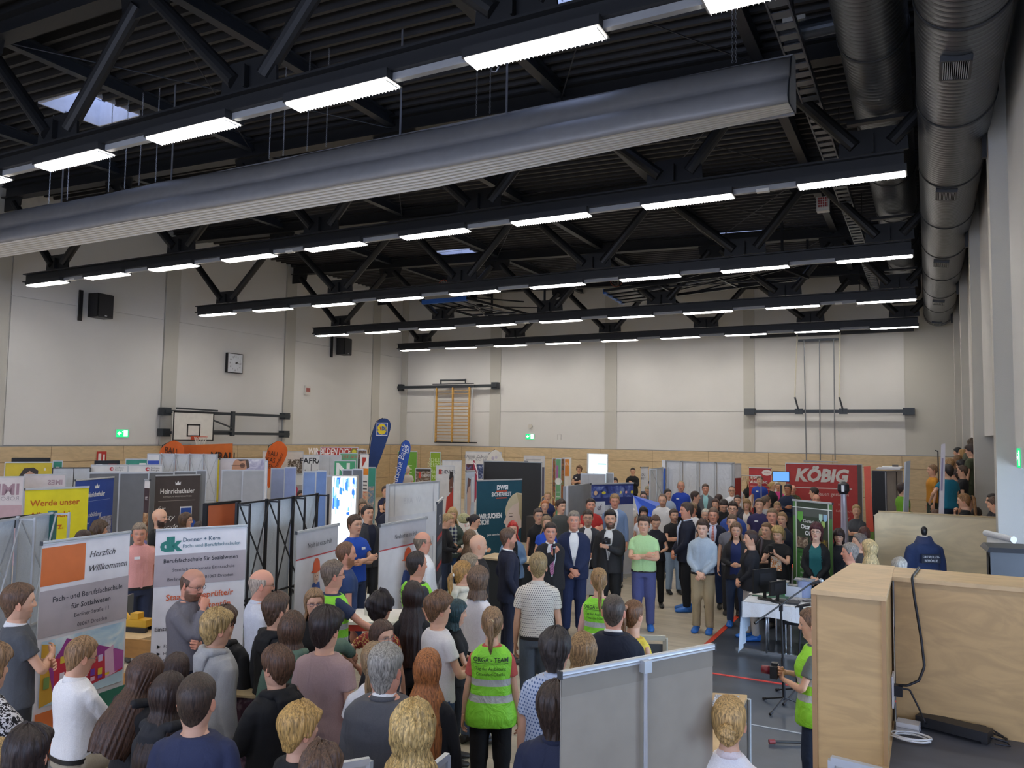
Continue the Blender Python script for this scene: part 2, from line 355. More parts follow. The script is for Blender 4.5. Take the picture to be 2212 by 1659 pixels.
 # ---- steel roof trusses: lower box chord, upper beam, tubes, gusset plates
LOW=[-21.5,-16.45,-11.9,-7.8,-3.85,-.68];UPN=[-23.95,-19.0,-14.1,-9.95,-6.0,-2.3]
UC=lambda x:CEIL(x)-.26
def truss():
 t=empty('roof_truss',(0,0,0))
 m=MB();m.ibeam((-22.95,0,7.44),(-.25,0,7.44),.22,.25,.03,blk)
 m.build('lower_chord',parent=t)
 m=MB();m.ibeam((XL+.1,0,UC(XL)),(1.0,0,UC(1.0)),.3,.36,.035,blk);m.build('upper_chord',parent=t)
 pairs=[]
 for i in range(6):
  pairs.append((UPN[i],LOW[i]));pairs.append((LOW[i],UPN[i+1]) if i<5 else(LOW[i],.95))
 for a,b in pairs:
  u,l=(a,b) if a in UPN or a==.95 else(b,a)
  s=.32 if u>l else -.32
  m=MB();m.tube([(l+s*.8,0,7.74),(u-s*.6,0,UC(u)-.34)],.11,blk2,12);m.build('brace_tube',parent=t,smooth=False)
 for x in LOW:
  m=MB();m.add([(x-.5,.0-.02,7.6),(x+.5,-.02,7.6),(x+.48,-.02,7.88),(x+.34,-.02,8.0),(x-.34,-.02,8.0),(x-.48,-.02,7.88)]+[(x-.5,.02,7.6),(x+.5,.02,7.6),(x+.48,.02,7.88),(x+.34,.02,8.0),(x-.34,.02,8.0),(x-.48,.02,7.88)],[(0,1,2,3,4,5),(6,11,10,9,8,7)]+[(i,i+6,(i+1)%6+6,(i+1)%6) for i in range(6)],blk2)
  m.bb((x-.015,-.11,7.6),(x+.015,.11,7.9),blk2);m.build('gusset_plate',parent=t)
 for x in UPN:
  z=UC(x)-.16;m=MB();m.add([(x-.55,-.02,z),(x+.55,-.02,z),(x+.5,-.02,z-.26),(x+.35,-.02,z-.38),(x-.35,-.02,z-.38),(x-.5,-.02,z-.26)]+[(x-.55,.02,z),(x+.55,.02,z),(x+.5,.02,z-.26),(x+.35,.02,z-.38),(x-.35,.02,z-.38),(x-.5,.02,z-.26)],[(0,1,2,3,4,5),(6,11,10,9,8,7)]+[(i,i+6,(i+1)%6+6,(i+1)%6) for i in range(6)],blk2);m.build('gusset_plate',parent=t)
 m=MB();m.bb((-22.9,-.04,7.225),(-.3,.04,7.312),mat('9a9c9e',.4));m.build('cable_trunking',parent=t)
 return t
t0=truss();t0.location=(0,ROWS[0],0);tag(t0,'dark steel roof truss nearest the camera, above the rolled grey curtain','roof truss','roof trusses')
TL=['dark steel roof truss just beyond the rolled grey curtain','dark steel roof truss just in front of the two folded basketball hoops','dark steel roof truss carrying the folded basketball hoops','dark steel roof truss closest to the back wall']
for y,l in zip(ROWS[1:],TL):dup(t0,(0,y,0),label=l)
dup(t0,(0,1.21,0),label='dark steel roof truss directly over the gallery, outside the picture')
# ---- lamps
def lamp():
 t=empty('ceiling_light');m=MB();m.bb((-.80,-.16,7.215),(.80,.16,7.33),mat('2b2c2e',.5));m.build('housing',parent=t)
 m=MB();m.bb((-.775,-.135,7.205),(.775,.135,7.2148),emis('fff9f2',LAMP_E,'lamp_diffuser'));m.build('diffuser',parent=t)
 m=MB()
 for i in range(32):m.bb((-.77+i*.0497-.003,-.135,7.188),(-.77+i*.0497+.003,.135,7.204),mat('d8d8d8',.3))
 m.build('louvre',parent=t);return t
L0=None;LX=[-21.93+2.615*j for j in range(9)]
ordn=['first','second','third','fourth','fifth','sixth','seventh','eighth','ninth']
rown=['nearest truss, by the rolled curtain','truss just beyond the rolled curtain','truss in front of the folded hoops','truss behind the folded hoops','truss by the back wall']
for r,y in enumerate(ROWS+[1.21]):
 for j,x in enumerate(LX):
  if r<5:lab='%s ceiling light from the left under the %s'%(ordn[j],rown[r])
  else:lab='%s ceiling light from the left over the gallery, outside the picture'%ordn[j]
  if L0 is None:L0=lamp();L0.location=(x,y,0);tag(L0,lab,'ceiling light','lights under truss %d'%(r+1))
  else:dup(L0,(x,y,0),label=lab,group='lights under truss %d'%(r+1))
  # ---- purlins
for k,(x,l) in enumerate(zip([-19.0,-14.1,-10.0,-6.05,-2.4],['leftmost dark roof beam running away from the camera','dark roof beam right of the leftmost one, over the left third','dark roof beam over the middle of the hall','dark roof beam passing left of the right skylights','dark roof beam beside the cable ladder'])):
 m=MB();m.ibeam((x,-7.9,CEIL(x)-.14),(x,YB,CEIL(x)-.14),.18,.26,.03,mat('30343b',.4));tag(m.build('roof_beam'),l,'beam','long roof beams')
rodm=mat('3c4048',.4,.5);k=0
for i,y0 in enumerate([1.21]+ROWS[:-1]):
 for a,b in((-14.1,-10.0),(-6.05,-2.4)):
  m=MB();m.tube([(a,y0,CEIL(a)-.3),(b,y0+6.01,CEIL(b)-.3)],.012,rodm,6);m.tube([(b,y0,CEIL(b)-.3),(a,y0+6.01,CEIL(a)-.3)],.012,rodm,6)
  tag(m.build('bracing_rod'),'crossed thin bracing rods %s in the %s roof bay from the camera'%('left of centre' if a<-8 else 'right of centre',ordn[i]),'bracing rods','bracing rods')
  # ---- rolled divider curtain
def curtain():
 x0,x1=-23.6,-1.45
 prof=[(10.40,8.04),(10.22,8.02),(10.12,7.95),(10.04,7.82),(10.00,7.70),(10.015,7.645),(9.95,7.60),(9.88,7.50),(9.84,7.38),(9.83,7.30),(9.87,7.25)]
 S_=lambda x:min(1,max(0,(x1-x)/5.5))
 n=60;V=[];F=[];xs=np.linspace(x0,x1,n)
 for i,x in enumerate(xs):
  sag=.035*math.sin(i*1.9)*.3+.02*math.sin(x*1.3)
  for j,(y,z) in enumerate(prof):V.append((x,y+.008*math.sin(x*3+j),z+sag*(.7 if j<5 else.2)-S_(x)*(.02 if j<4 else.06)+(.10 if j<4 else.05)*max(0,(-x-9)/15)))
 k=len(prof)
 for i in range(n-1):
  for j in range(k-1):F.append((i*k+j,i*k+j+1,(i+1)*k+j+1,(i+1)*k+j))
 t=empty('divider_curtain',(0,0,0),label='long grey divider curtain rolled up under the roof across the hall',cat='curtain')
 m=MB();m.add(V,F,mat('8c8d90',.42));c=m.build('curtain_cover',parent=t,smooth=True)
 so=c.modifiers.new('s','SOLIDIFY');so.thickness=.006
 m=MB()
 for q in range(7):
  y=9.90+q*.083;pr=[]
  for a in np.linspace(PI,2*PI,7):pr.append((y+.036*math.cos(a),7.33+.075*math.sin(a),q))
  V=[(x,c[0],c[1]+q*.010*(1-S_(x))-q*.016*S_(x)-.06*S_(x)) for x in(x0,-7.,x1) for c in pr];F=[(j+7*i,j+1+7*i,j+8+7*i,j+7+7*i) for j in range(6) for i in(0,1)]
  m.add(V,F,mat('d5d3cd',.5))
 m.bb((x0,9.88,7.36),(x1,10.42,7.39),mat('6a6a68',.6))  # darker backing: shade in the gaps between pleats put into its colour
 m.build('folded_pleats',parent=t,smooth=True)
 m=MB();m.bb((x0,10.38,7.3),(x1,10.44,8.1),mat('9a9ca2',.4));m.build('rear_cover',parent=t)
 m=MB();P=[(x1+.003,y,z) for y,z in prof]+[(x1+.003,10.42,7.31)];m.add(P,[tuple(range(len(P)))],mat('9da3ad',.4));m.add([(p[0]+.02,p[1],p[2]) for p in P],[tuple(range(len(P)))[::-1]],mat('9da3ad',.4));m.build('end_cap',parent=t)
 return t
curtain()
def chain(x,y,z0,z1):
 m=MB();z=z0;i=0
 while z<z1:
  a=PI/2*(i%2);c,s=math.cos(a),math.sin(a);r=.011
  m.tube([(x+r*c*math.cos(t),y+r*s*math.cos(t),z+.024*math.sin(t)) for t in np.linspace(0,2*PI,7)],.004,mat('b9bdc4',.3,.8),4,cap=False);z+=.04;i+=1
 return m.build('hanging_chain')
for px,nm in((113,'leftmost of the chains holding the rolled curtain'),(152,'second chain from the left holding the rolled curtain'),(240,'chain holding the curtain below the second left lamp'),(274,'chain holding the curtain, fourth from the left'),(305,'chain holding the curtain, fifth from the left'),(340,'chain holding the curtain, sixth from the left'),(583,'chain below the gusset holding the curtain, left one'),(613,'chain below the gusset holding the curtain, second one'),(664,'chain holding the curtain left of the mid lamp'),(705,'chain holding the curtain right beside a thin rod'),(1028,'chain dropping from the brightest lamp to the curtain, left one'),(1057,'chain dropping from the brightest lamp to the curtain, right one'),(1583,'left chain of the pair at the right end of the curtain'),(1590,'right chain of the pair at the right end of the curtain')):
 P=at(px,300,Y=10.15);tag(chain(P[0],10.15,8.05,CEIL(P[0])-.1),nm,'chain','chains holding the rolled curtain')
for px,nm in((140,'left'),(374,'middle left'),(1093,'middle right'),(864,'centre')):
 P=at(px,300,Y=10.3);m=MB();m.tube([(P[0],10.3,8.0),(P[0],10.3,CEIL(P[0]))],.018,mat('a7abb5',.35,.6),8);tag(m.build('hanger_rod'),'thin %s steel rod holding the rolled curtain'%nm,'rod','rods holding the rolled curtain')
P=at(1075,200,Y=9.6)
m=MB();m.tube([(P[0],9.6,CEIL(P[0])),(P[0],9.6,8.42)],.016,mat('8f93a0',.35,.6),8)
m.tube([(P[0]+.01,9.6,8.42),(P[0]-.03,9.6,8.36),(P[0]-.10,9.6,8.38),(P[0]-.11,9.6,8.45)],.012,mat('c9cdd5',.3,.8),8);tag(m.build('ceiling_hook'),'small pale hook on a rod in front of the rolled curtain','hook')
# ---- ducts
def duct(cx,cz,r,y0,y1,name,label,grilles,ang):
 t=empty(name,(cx,0,cz),label=label,cat='duct');n=48;ys=np.arange(y0,y1+.01,2.0);ys[-1]=y1
 V=[];F=[]
 for y in ys:
  for j in range(n):a=2*PI*j/n;V.append((r*math.cos(a),y,r*math.sin(a)))
 for i in range(len(ys)-1):
  for j in range(n):a=i*n+j;b=i*n+(j+1)%n;F.append((a,b,b+n,a+n))
 F.append(tuple((len(ys)-1)*n+j for j in range(n)))
 m=MB();m.add(V,F,mat('63676d',.36,.7,'spiral',pitch=.11));m.build('spiral_pipe',parent=t,smooth=True)
 for y in np.arange(y0+1.45,y1,2.9):
  m=MB();V=[];
  for yy,rr in((y-.035,r+.004),(y-.03,r+.014),(y+.03,r+.014),(y+.035,r+.004)):
   for j in range(n):a=2*PI*j/n;V.append((rr*math.cos(a),yy,rr*math.sin(a)))
  F=[(i*n+j,i*n+(j+1)%n,(i+1)*n+(j+1)%n,(i+1)*n+j) for i in range(3) for j in range(n)]
  m.add(V,F,mat('3c4046',.4,.5));m.build('joint_ring',parent=t,smooth=True)
 m=MB();V=[]
 for yy,rr in((y1-.1,r+.006),(y1+.01,r+.012),(y1+.03,r-.02),(y1+.06,r*.5),(y1+.065,.001)):
  for j in range(n):a=2*PI*j/n;V.append((rr*math.cos(a),yy,rr*math.sin(a)))
 m.add(V,[(i*n+j,i*n+(j+1)%n,(i+1)*n+(j+1)%n,(i+1)*n+j) for i in range(4) for j in range(n)],mat('6a6f76',.4,.6));m.build('end_cap',parent=t,smooth=True)
 for y in grilles:
  g=empty('air_grille',(0,y,0));g.parent=t;g.rotation_euler=(0,ang,0)
  m=MB();w,L=.15,.26;z=-r
  for s in(-1,1):m.bb((s*w-.015,-L,z-.05),(s*w+.015,L,z+.06),mat('3a3d42',.4));m.bb((-w,s*L-.015,z-.05),(w,s*L+.015,z+.06),mat('3a3d42',.4))
  m.build('grille_frame',parent=g)
  m=MB()
  for i in range(13):m.bb((-w+.02+i*.0215,-L+.02,z-.048),(-w+.028+i*.0215,L-.02,z-.03),mat('b9bcc0',.35,.3))
  m.build('grille_slats',parent=g);m=MB();m.bb((-w,-L,z-.01),(w,L,z),mat('0c0c0e',.9));m.build('grille_back',parent=g)
 return t
duct(.43,7.92,.485,2.0,33.0,'ventilation_duct','thick spiral steel duct with square grilles along the right wall',[10.15,15.4,21.4,27.4,32.2],math.radians(8))
duct(-.56,8.62,.44,4.0,31.5,'ventilation_duct','upper spiral steel duct without grilles, left of the thick one',[],0)
for y,l in((11.2,'short round branch duct joining the upper duct, nearest'),(17.4,'short round branch duct joining the upper duct, second')):
 m=MB();m.tube([(-1.5,y,8.8),(-.9,y,8.8)],.13,mat('59606a',.3,.7),20);m.box((-1.55,y,8.98),(.3,.1,.06),mat('c8cac6',.5));tag(m.build('branch_duct'),l,'duct')
for y in ROWS[1:]:
 m=MB();m.bb((-1.05,y-.06,8.1),(.85,y+.06,8.16),blk2);m.bb((.78,y-.05,7.3),(.84,y+.05,9.3),blk2);m.bb((-.08,y-.04,8.1),(-.03,y+.04,9.3),blk2);tag(m.build('duct_bracket'),'black steel bracket carrying the ducts at the %s pillar from the camera'%ordn[int((y-13)/6)],'bracket','duct brackets')
t=empty('cable_ladder',(0,0,0),label='perforated steel cable ladder hanging under the roof beside the ducts',cat='cable tray')
m=MB()
for x in(-1.70,-1.44):m.bb((x-.012,3,8.55),(x+.012,32.5,8.66),mat('5d636d',.4,.5))
m.build('side_rails',parent=t);m=MB();m.bb((-1.69,0,8.56),(-1.45,.17,8.575),mat('6f747b',.4,.4));r_=m.build('rung',parent=t);r_.location.y=3
for y in np.arange(3.31,32.4,.31):q=r_.copy();COL.objects.link(q);q.location.y=y
for y in np.arange(4.2,32,6.01):m=MB();m.bb((-1.72,y,8.6),(-1.70,y+.03,CEIL(-1.7)),blk2);m.build('hanger',parent=t);m=MB();m.bb((-1.44,y,8.6),(-1.42,y+.03,CEIL(-1.5)),blk2);m.build('hanger',parent=t)
# ---- infrared heaters / cctv / sensors on trusses
for(x,y,z,l) in((-2.1,19.6,8.7,'white box with red grid beside the cable ladder, nearer one'),(-2.1,31.0,8.2,'white box with red grid beside the cable ladder, farther one')):
 t=empty('warning_horn',(x,y,z),label=l,cat='warning light');m=MB();m.box((0,0,0),(.28,.2,.34),mat('dedede',.5));m.build('case',parent=t)
 m=MB();m.box((0,-.105,.03),(.22,.01,.24),mat('b04a4a',.5));m.build('red_panel',parent=t);m=MB()
 for i in range(5):m.bb((-.11+i*.05,-.125,-.1),(-.10+i*.05,-.115,.16),mat('e8e8e8',.4));m.bb((-.11,-.125,-.09+i*.06),(.11,-.115,-.08+i*.06),mat('e8e8e8',.4))
 m.build('wire_guard',parent=t);m=MB();m.tube([(0,0,.15),(0,0,CEIL(x)-z)],.012,blk2,6);m.build('suspension_rod',parent=t)
m=MB();P=at(1407,583,Y=25.1);m.box((P[0],25.1,P[2]),(.16,.12,.1),mat('d8d8d8',.4));m.tube([(P[0],25.02,P[2]),(P[0],24.96,P[2]-.02)],.05,mat('eeeeee',.3),16);m.tube([(P[0],24.97,P[2]-.02),(P[0],24.93,P[2]-.03)],.025,mat('22252a',.3),12);tag(m.build('security_camera'),'small white dome camera on the truss behind the hoops','camera')
for(px,py,y,nm) in((1648,409,13.23,'right of the rolled curtain'),(627,543,13.23,'left of centre on the second truss'),(158,602,13.23,'by the leftmost lamps'),(1812,654,25.26,'on the fourth truss at the right'),(1138,690,25.26,'on the fourth truss in the middle')):
 P=at(px,py,Y=y);m=MB();m.box((P[0],y,7.235),(.2,.1,.05),mat('e4e2da',.5));tag(m.build('motion_sensor'),'small white box sensor under the truss %s'%nm,'sensor','sensors under trusses')
 # ================== BANNERS AND BOOTHS
alu=mat('c3c7ca',.35,.5);dgrey=mat('3b3e42',.5)
def graphic(items,W,H,base,lift=.004,y0=-.012):
 """flat print: list of shapes in local x (0..W), z (0..H)"""
 m=MB();m.quad((0,y0,0),(W,y0,0),(W,y0,H),(0,y0,H),mat(base,.55));k=0
 for it in items:
  k+=1;y=y0-lift*(.4+.25*k) if k<12 else y0-lift*(3.4+.08*(k-12))
  if it[0]=='r':_,a,b,c,d,col=it[:6];m.quad((a*W,y,b*H),(c*W,y,b*H),(c*W,y,d*H),(a*W,y,d*H),mat(col,.55))
  elif it[0]=='ph':_,a,b,c,d,c1,c2,c3,s=it;m.quad((a*W,y,b*H),(c*W,y,b*H),(c*W,y,d*H),(a*W,y,d*H),mat(c1,.5,kind='photo',c2=c2,c3=c3,s=s))
  elif it[0]=='p':m.add([(a*W,y,b*H) for a,b in it[1]],[tuple(range(len(it[1])))],mat(it[2],.55))
  elif it[0]=='c':
   _,a,b,r,col=it[:5];m.add([(a*W+r*math.cos(t),y,b*H+r*math.sin(t)*(it[5] if len(it)>5 else 1)) for t in np.linspace(0,2*PI,25)[:-1]],[tuple(range(24))],mat(col,.55))
  elif it[0]=='t':
   _,a,b,s,txt,col=it[:6];k2=it[6] if len(it)>6 else{}
   V,F=text_geo(txt,s,**k2)
   if len(V):
    V=[(a*W+p[0],y,b*H+p[1]) for p in V];m.add(V,F,mat(col,.55))
 return m
def frame_of(TL,TR,z,y=None):
 A=at(*TL,Z=z) if y is None else at(*TL,Y=y[0]);B=at(*TR,Z=z) if y is None else at(*TR,Y=y[1])
 u=B-A;u[2]=0;W=np.linalg.norm(u);return A,B,W,math.atan2(u[1],u[0])
def rollup(TL,TR,z,base,items,label,back=False,name='rollup_banner',y=None,dy=0.,cat='banner',group=None):
 A,B,W,a=frame_of(TL,TR,z,y);H=z
 t=empty(name,(A[0],A[1],0),a,label,cat,group)
 m=MB();m.bb((-.01,-.09,.0),(W+.01,.09,.08),alu);m.bb((W*.3,-.18,0),(W*.3+.04,.18,.015),alu);m.bb((W*.7,-.18,0),(W*.7+.04,.18,.015),alu);m.build('cassette_base',parent=t)
 m=MB();m.bb((-.005,-.018,H-.03),(W+.005,.012,H),alu);m.tube([(-.006,-.003,H-.015),(W+.006,-.003,H-.015)],.017,alu,10);m.bb((-.012,-.02,H-.035),(-.004,.014,H+.003),dgrey);m.bb((W+.004,-.02,H-.035),(W+.012,.014,H+.003),dgrey);m.build('top_rail',parent=t)
 py=.03 if not back else -.03
 m=MB();m.tube([(W/2,py,.05),(W/2,py,H-.02)],.011,alu,8)
 if back:
  for zz in(H*.52,H-.04):m.box((W/2,py,zz),(.05,.04,.06),alu)
  m.tube([(W/2-.012,py,.05),(W/2-.012,py,H*.52)],.009,alu,8)
 m.build('support_pole',parent=t)
 g=graphic(items,W,H-.03,base,y0=-.004);o=g.build('printed_graphic',parent=t)
 m=MB();m.bb((0,.0,.06),(W,.004,H-.02),mat('b5b1a8',.7));m.build('banner_sheet',parent=t)
 return t
def board(TL,TR,z,base,items,label,name='display_panel',y=None,th=.04,fr=None,z0=0.,cat='panel',group=None,legs=True):
 A,B,W,a=frame_of(TL,TR,z,y);H=z-z0
 t=empty(name,(A[0],A[1],z0),a,label,cat,group)
 g=graphic(items,W,H,base,y0=-.004);g.build('panel_face',parent=t)
 m=MB();m.bb((0,0,0),(W,th,H),mat('a3a6a8',.7));m.build('panel_core',parent=t)
 f=mat(fr,.4,.3) if fr else alu;m=MB()
 for x in(0,W):m.bb((x-.010,-.014,-z0),(x+.010,th+.01,H+.01),f)
 m.bb((0,-.012,H-.014),(W,th+.005,H+.015),f);m.bb((-.05,-.2,-z0),(.05,.22,-z0+.02),f);m.bb((W-.05,-.2,-z0),(W+.05,.22,-z0+.02),f);m.build('frame',parent=t)
 return t
def popup_back(TL,TR,z,nb,col,fcol,label,y=None,xs=True,cat='display wall'):
 A,B,W,a=frame_of(TL,TR,z,y);H=z
 t=empty('popup_wall',(A[0],A[1],0),a,label,cat)
 f=mat(fcol,.4,.2 if fcol!='1d1d1f' else 0)
 for i in range(nb):
  m=MB();m.bb((i*W/nb+.01,.06,.05),((i+1)*W/nb-.01,.064,H-.02),mat(col,.6,kind='cloth'));m.build('fabric_panel',parent=t)
 m=MB();q_=.016 if fcol=='1d1d1f' else.008
 for i in range(nb+1):
  x=i*W/nb
  m.bb((x-q_,.02,0),(x+q_,.05,H),f);m.bb((x-.011,-.15,0),(x+.011,-.13,H-.01),f)
  for zz in(.05,H/2,H-.03):m.bar((x,-.14,zz),(x,.04,zz),.012,.02,f)
 m.build('upright_poles',parent=t)
 m=MB()
 for zz in(.04,H/2,H-.02):m.bar((0,.03,zz),(W,.03,zz),.02,.02,f)
 m.build('cross_rails',parent=t)
 if xs:
  m=MB();hh=2 if nb<4 else 2
  for i in range(nb):
   for q in range(hh):
    z0,z1=H*q/hh,H*(q+1)/hh;a0,b0=i*W/nb,(i+1)*W/nb
    m.bar((a0,-.12,z0+.03),(b0,.0,z1-.03),.012,.014,f);m.bar((b0,-.10,z0+.03),(a0,.0,z1-.03),.012,.014,f)
  m.build('scissor_braces',parent=t)
 return t
def px_outline(pts,Y,col,label,name,cat,pole=None,texts=(),th=.006,group=None,shapes=()):
 """free-standing flat fabric or board whose outline lies in the plane y=Y"""
 if 'flag' in name:
  n=len(pts);g=lambda i:np.array(pts[i%n],float);pts=[tuple(.5*(2*g(i)+(g(i+1)-g(i-1))*t+(2*g(i-1)-5*g(i)+4*g(i+1)-g(i+2))*t*t+(3*g(i)-g(i-1)-3*g(i+1)+g(i+2))*t**3)) for i in range(n) for t in(0,.25,.5,.75)]
 P=[at(*p,Y=Y) for p in pts];c=P[0].copy();base=np.array((pole[0],Y,0)) if pole else np.array((np.mean([p[0] for p in P]),Y,0))
 t=empty(name,tuple(base),0,label,cat,group);n=len(P)
 m=MB();V=[(p[0]-base[0],-th/2,p[2]) for p in P]+[(p[0]-base[0],th/2,p[2]) for p in P]
 m.add(V,[tuple(range(n)),tuple(range(n,2*n))[::-1]]+[(i,i+n,(i+1)%n+n,(i+1)%n) for i in range(n)],mat(col,.55));m.build('fabric' if 'flag' in name else 'sheet',parent=t)
 if shapes or texts:
  m=MB();k=0
  for pl,cc in shapes:
   k+=1;Q=[at(*p,Y=Y) for p in pl];m.add([(p[0]-base[0],-th/2-.004*k,p[2]) for p in Q],[tuple(range(len(Q)))],mat(cc,.5))
  for(tx,ty,s,txt,cc,rot,k2) in texts:
   p=at(tx,ty,Y=Y);V,F=text_geo(txt,s,**k2);cr,sr=math.cos(rot),math.sin(rot)
   m.add([(p[0]-base[0]+q[0]*cr-q[1]*sr,-th/2-.03,p[2]+q[0]*sr+q[1]*cr) for q in V],F,mat(cc,.5))
  m.build('print',parent=t)
 if pole:
  m=MB();m.tube([(q[0]-base[0],0.02,q[2]) for q in pole[1]],[.013]*len(pole[1]),mat('2a2c30',.4),8);m.build('pole',parent=t)
  m=MB();m.box((0,0,.03),(.5,.06,.06),mat('2a2c30',.5));m.box((0,0,.03),(.06,.5,.06),mat('2a2c30',.5));m.build('cross_base',parent=t)
 return t
C=dict(align='CENTER');Lf=dict(align='LEFT')
def TX(s,**k):d=dict(align='CENTER');d.update(k);return d
LH='9a918f'
rollup((91,1170),(281,1146),2.1,'e6e2e3',[('r',0,.82,.47,.985,'d9743a'),('t',.52,.915,.085,'Herzlich','22211f',TX('',align='LEFT',shear=.3)),('t',.52,.85,.085,'Willkommen','22211f',TX('',align='LEFT',shear=.3)),('r',0,.60,1,.80,'b5abad'),('t',.53,.745,.068,'Fach\u2013 und Berufsfachschule','3b3a40',TX('',bold=.012)),('t',.56,.70,.068,'f\u00fcr Sozialwesen','3b3a40',TX('',bold=.012)),('t',.57,.66,.052,'Berliner Stra\u00dfe 11','4d4a50',C),('t',.58,.615,.052,'01067 Dresden','4d4a50',C),('r',.04,.305,.97,.585,'bcd6e4'),('ph',.14,.42,.97,.585,'8fb9d6','c9e0ea','f4f6f2',3.),('p',[(.04,.305),(.2,.32),(.18,.56),(.04,.575)],'d3a33a'),('p',[(.12,.47),(.24,.53),(.30,.575),(.97,.45),(.97,.36),(.2,.31)],'9c3f8c'),('p',[(.17,.50),(.92,.43),(.97,.36),(.2,.31)],'c93446'),('p',[(.74,.47),(.84,.49),(.9,.36),(.76,.345)],'e3b6cf'),('p',[(.84,.47),(.97,.45),(.97,.37),(.87,.36)],'b55aa0')]+[('r',.24+.085*i,.47-.008*i,.29+.085*i,.50-.008*i,('e8c84a','e9e0ef','d9c9e8')[i%3]) for i in range(6)]+[('r',.24+.085*i,.40-.006*i,.29+.085*i,.43-.006*i,('e9e4ec','7d4ab0','eac63f')[i%3]) for i in range(6)]+[('r',.24+.085*i,.335+.004*i,.29+.085*i,.37,('eac63f','e7b4c8','7d4ab0')[i%3]) for i in range(7)]+[('r',.07,.47,.14,.51,'b93a2e'),('r',.07,.38,.13,.43,'7d9a55'),('r',0,.07,.3,.285,'d9743a'),('r',.3,.12,1,.285,'2f7560')],'roll-up banner reading Herzlich Willkommen with a colourful drawing of a building')
rollup((337,1143),(533,1133),2.1,'e8e4e4',[('t',.17,.905,.19,'dk','2f7f72',TX('',bold=.06)),('t',.29,.945,.06,'Donner + Kern','33566a',TX('',align='LEFT',bold=.006)),('t',.29,.915,.052,'Fach- und Berufsfachschulen','4c7c88',TX('',align='LEFT')),('r',0,.73,1,.885,'b5abad'),('t',.5,.845,.058,'Berufsfachschule f\u00fcr Sozialwesen','2f2e34',TX('',bold=.015,sx=.98)),('t',.53,.80,.047,'Staatlich anerkannte Ersatzschule','4a474d',C),('t',.5,.755,.047,'Berliner Stra\u00dfe 11, 01067 Dresden','4a474d',C),('t',.5,.66,.088,'Staatlich gepr\u00fcfte/r','d9683f',TX('',bold=.015)),('t',.52,.605,.088,'Sozialassistent/in','d9683f',TX('',bold=.015)),('t',.03,.515,.06,'Einsatz in','333237',TX('',align='LEFT',bold=.01)),]+[('p',[(.06,.45-.035*i),(.1,.44-.035*i),(.06,.43-.035*i)],'26262a') for i in range(4)]+[('t',.13,.433-.035*i,.045,s,'3a393f',Lf) for i,s in enumerate(('Familie','Hort','Eingliederung','Krippe'))]+[('t',.03,.27,.06,'Zukunft','3a393f',TX('',align='LEFT',bold=.01))],'grey and white roll-up banner of a vocational school with green dk logo')
rollup((55,1055),(192,1050),2.2,'e8dc28',[('t',.08,.885,.13,'Werde unser','c4681e',TX('',align='LEFT',bold=.02)),('t',.08,.80,.13,'Alltagsheld','c4681e',TX('',align='LEFT',bold=.02)),('t',.08,.715,.13,'mit Herz.','c4681e',TX('',align='LEFT',bold=.02)),('r',.35,.595,1,.602,'3a3a30'),('t',.5,.545,.075,'Mach Deine','b86a20',TX('',align='LEFT')),('t',.5,.50,.075,'Ausbildung','b86a20',TX('',align='LEFT')),('t',.5,.455,.075,'Pflegefach','b86a20',TX('',align='LEFT'))],'bright yellow roll-up banner reading Werde unser Alltagsheld')
cr=lambda u,v,s:('p',[(u-s,v),(u-s*1.15,v+s*.65),(u-s*.55,v+s*.35),(u,v+s*.85),(u+s*.55,v+s*.35),(u+s*1.15,v+s*.65),(u+s,v)],'f0f0f2')
rollup((163,1036),(246,1029),2.15,'2a4a9e',[cr(.55,.915,.055),('t',.52,.84,.135,'Heinrichsthaler','f2f2f4',TX('',bold=.02,sx=.75)),('r',.1,.80,.9,.802,'b8c4e0'),('t',.48,.655,.13,'Ausbildung','f2f2f4',TX('',shear=.35,sx=.9)),('t',.25,.59,.06,'Mechatroniker','dfe5f2',C),('ph',.62,.40,.97,.64,'5a5460','a09aa8','e0dde6',9.),('t',.3,.5,.06,'f\u00fcr','e8ecf5',C),('t',.3,.46,.06,'Milch-','e8ecf5',C),('t',.3,.42,.06,'(m/w/d)','e8ecf5',C)],'blue roll-up banner with white crown logo and small grey photo',y=None)
rollup((336,1026),(433,1024),2.15,'4c4341',[cr(.5,.905,.055),('t',.5,.82,.15,'Heinrichsthaler','f0eeea',TX('',bold=.02,sx=.8)),('t',.5,.78,.04,'K\u00d6NIGLICHE K\u00c4SESPEZIALIT\u00c4TEN','c9c2ba',C),('r',.08,.742,.9,.746,'a79d96'),('t',.16,.645,.14,'f\u00fcr','f4f2ee',TX('',shear=.35)),('t',.27,.55,.17,'Party','f4f2ee',TX('',shear=.35)),('t',.33,.455,.15,'Runde','f4f2ee',TX('',shear=.35)),('r',.56,.49,.83,.68,'e8e9ee'),('r',.58,.56,.81,.665,'2a4f9e'),('c',.7,.55,.07,'ece2b6'),('p',[(.68,.44),(.88,.54),(.97,.49),(.93,.40),(.75,.36)],'2f55a8'),('c',.78,.43,.06,'e9dca0'),('c',.45,.34,.17,'e8d58a',.7)],'dark brown roll-up banner with crown logo and cheese packs')
pw_=popup_back((-40,1128),(122,1104),2.24,2,'b9c2cc','b4b8bc','pale grey pop-up display wall seen from behind at the left picture edge')
t=pw_;A,B,W,a=frame_of((-40,1128),(122,1104),2.24);m=MB()
m.add([(x,.08+.12*math.sin(PI*x/W),z) for x in np.linspace(-.05,W+.05,12) for z in(2.10,2.22)],[(2*i,2*i+2,2*i+3,2*i+1) for i in range(11)],mat('1d1d20',.5));o=m.build('curved_header',parent=t);o.modifiers.new('s','SOLIDIFY').thickness=.02
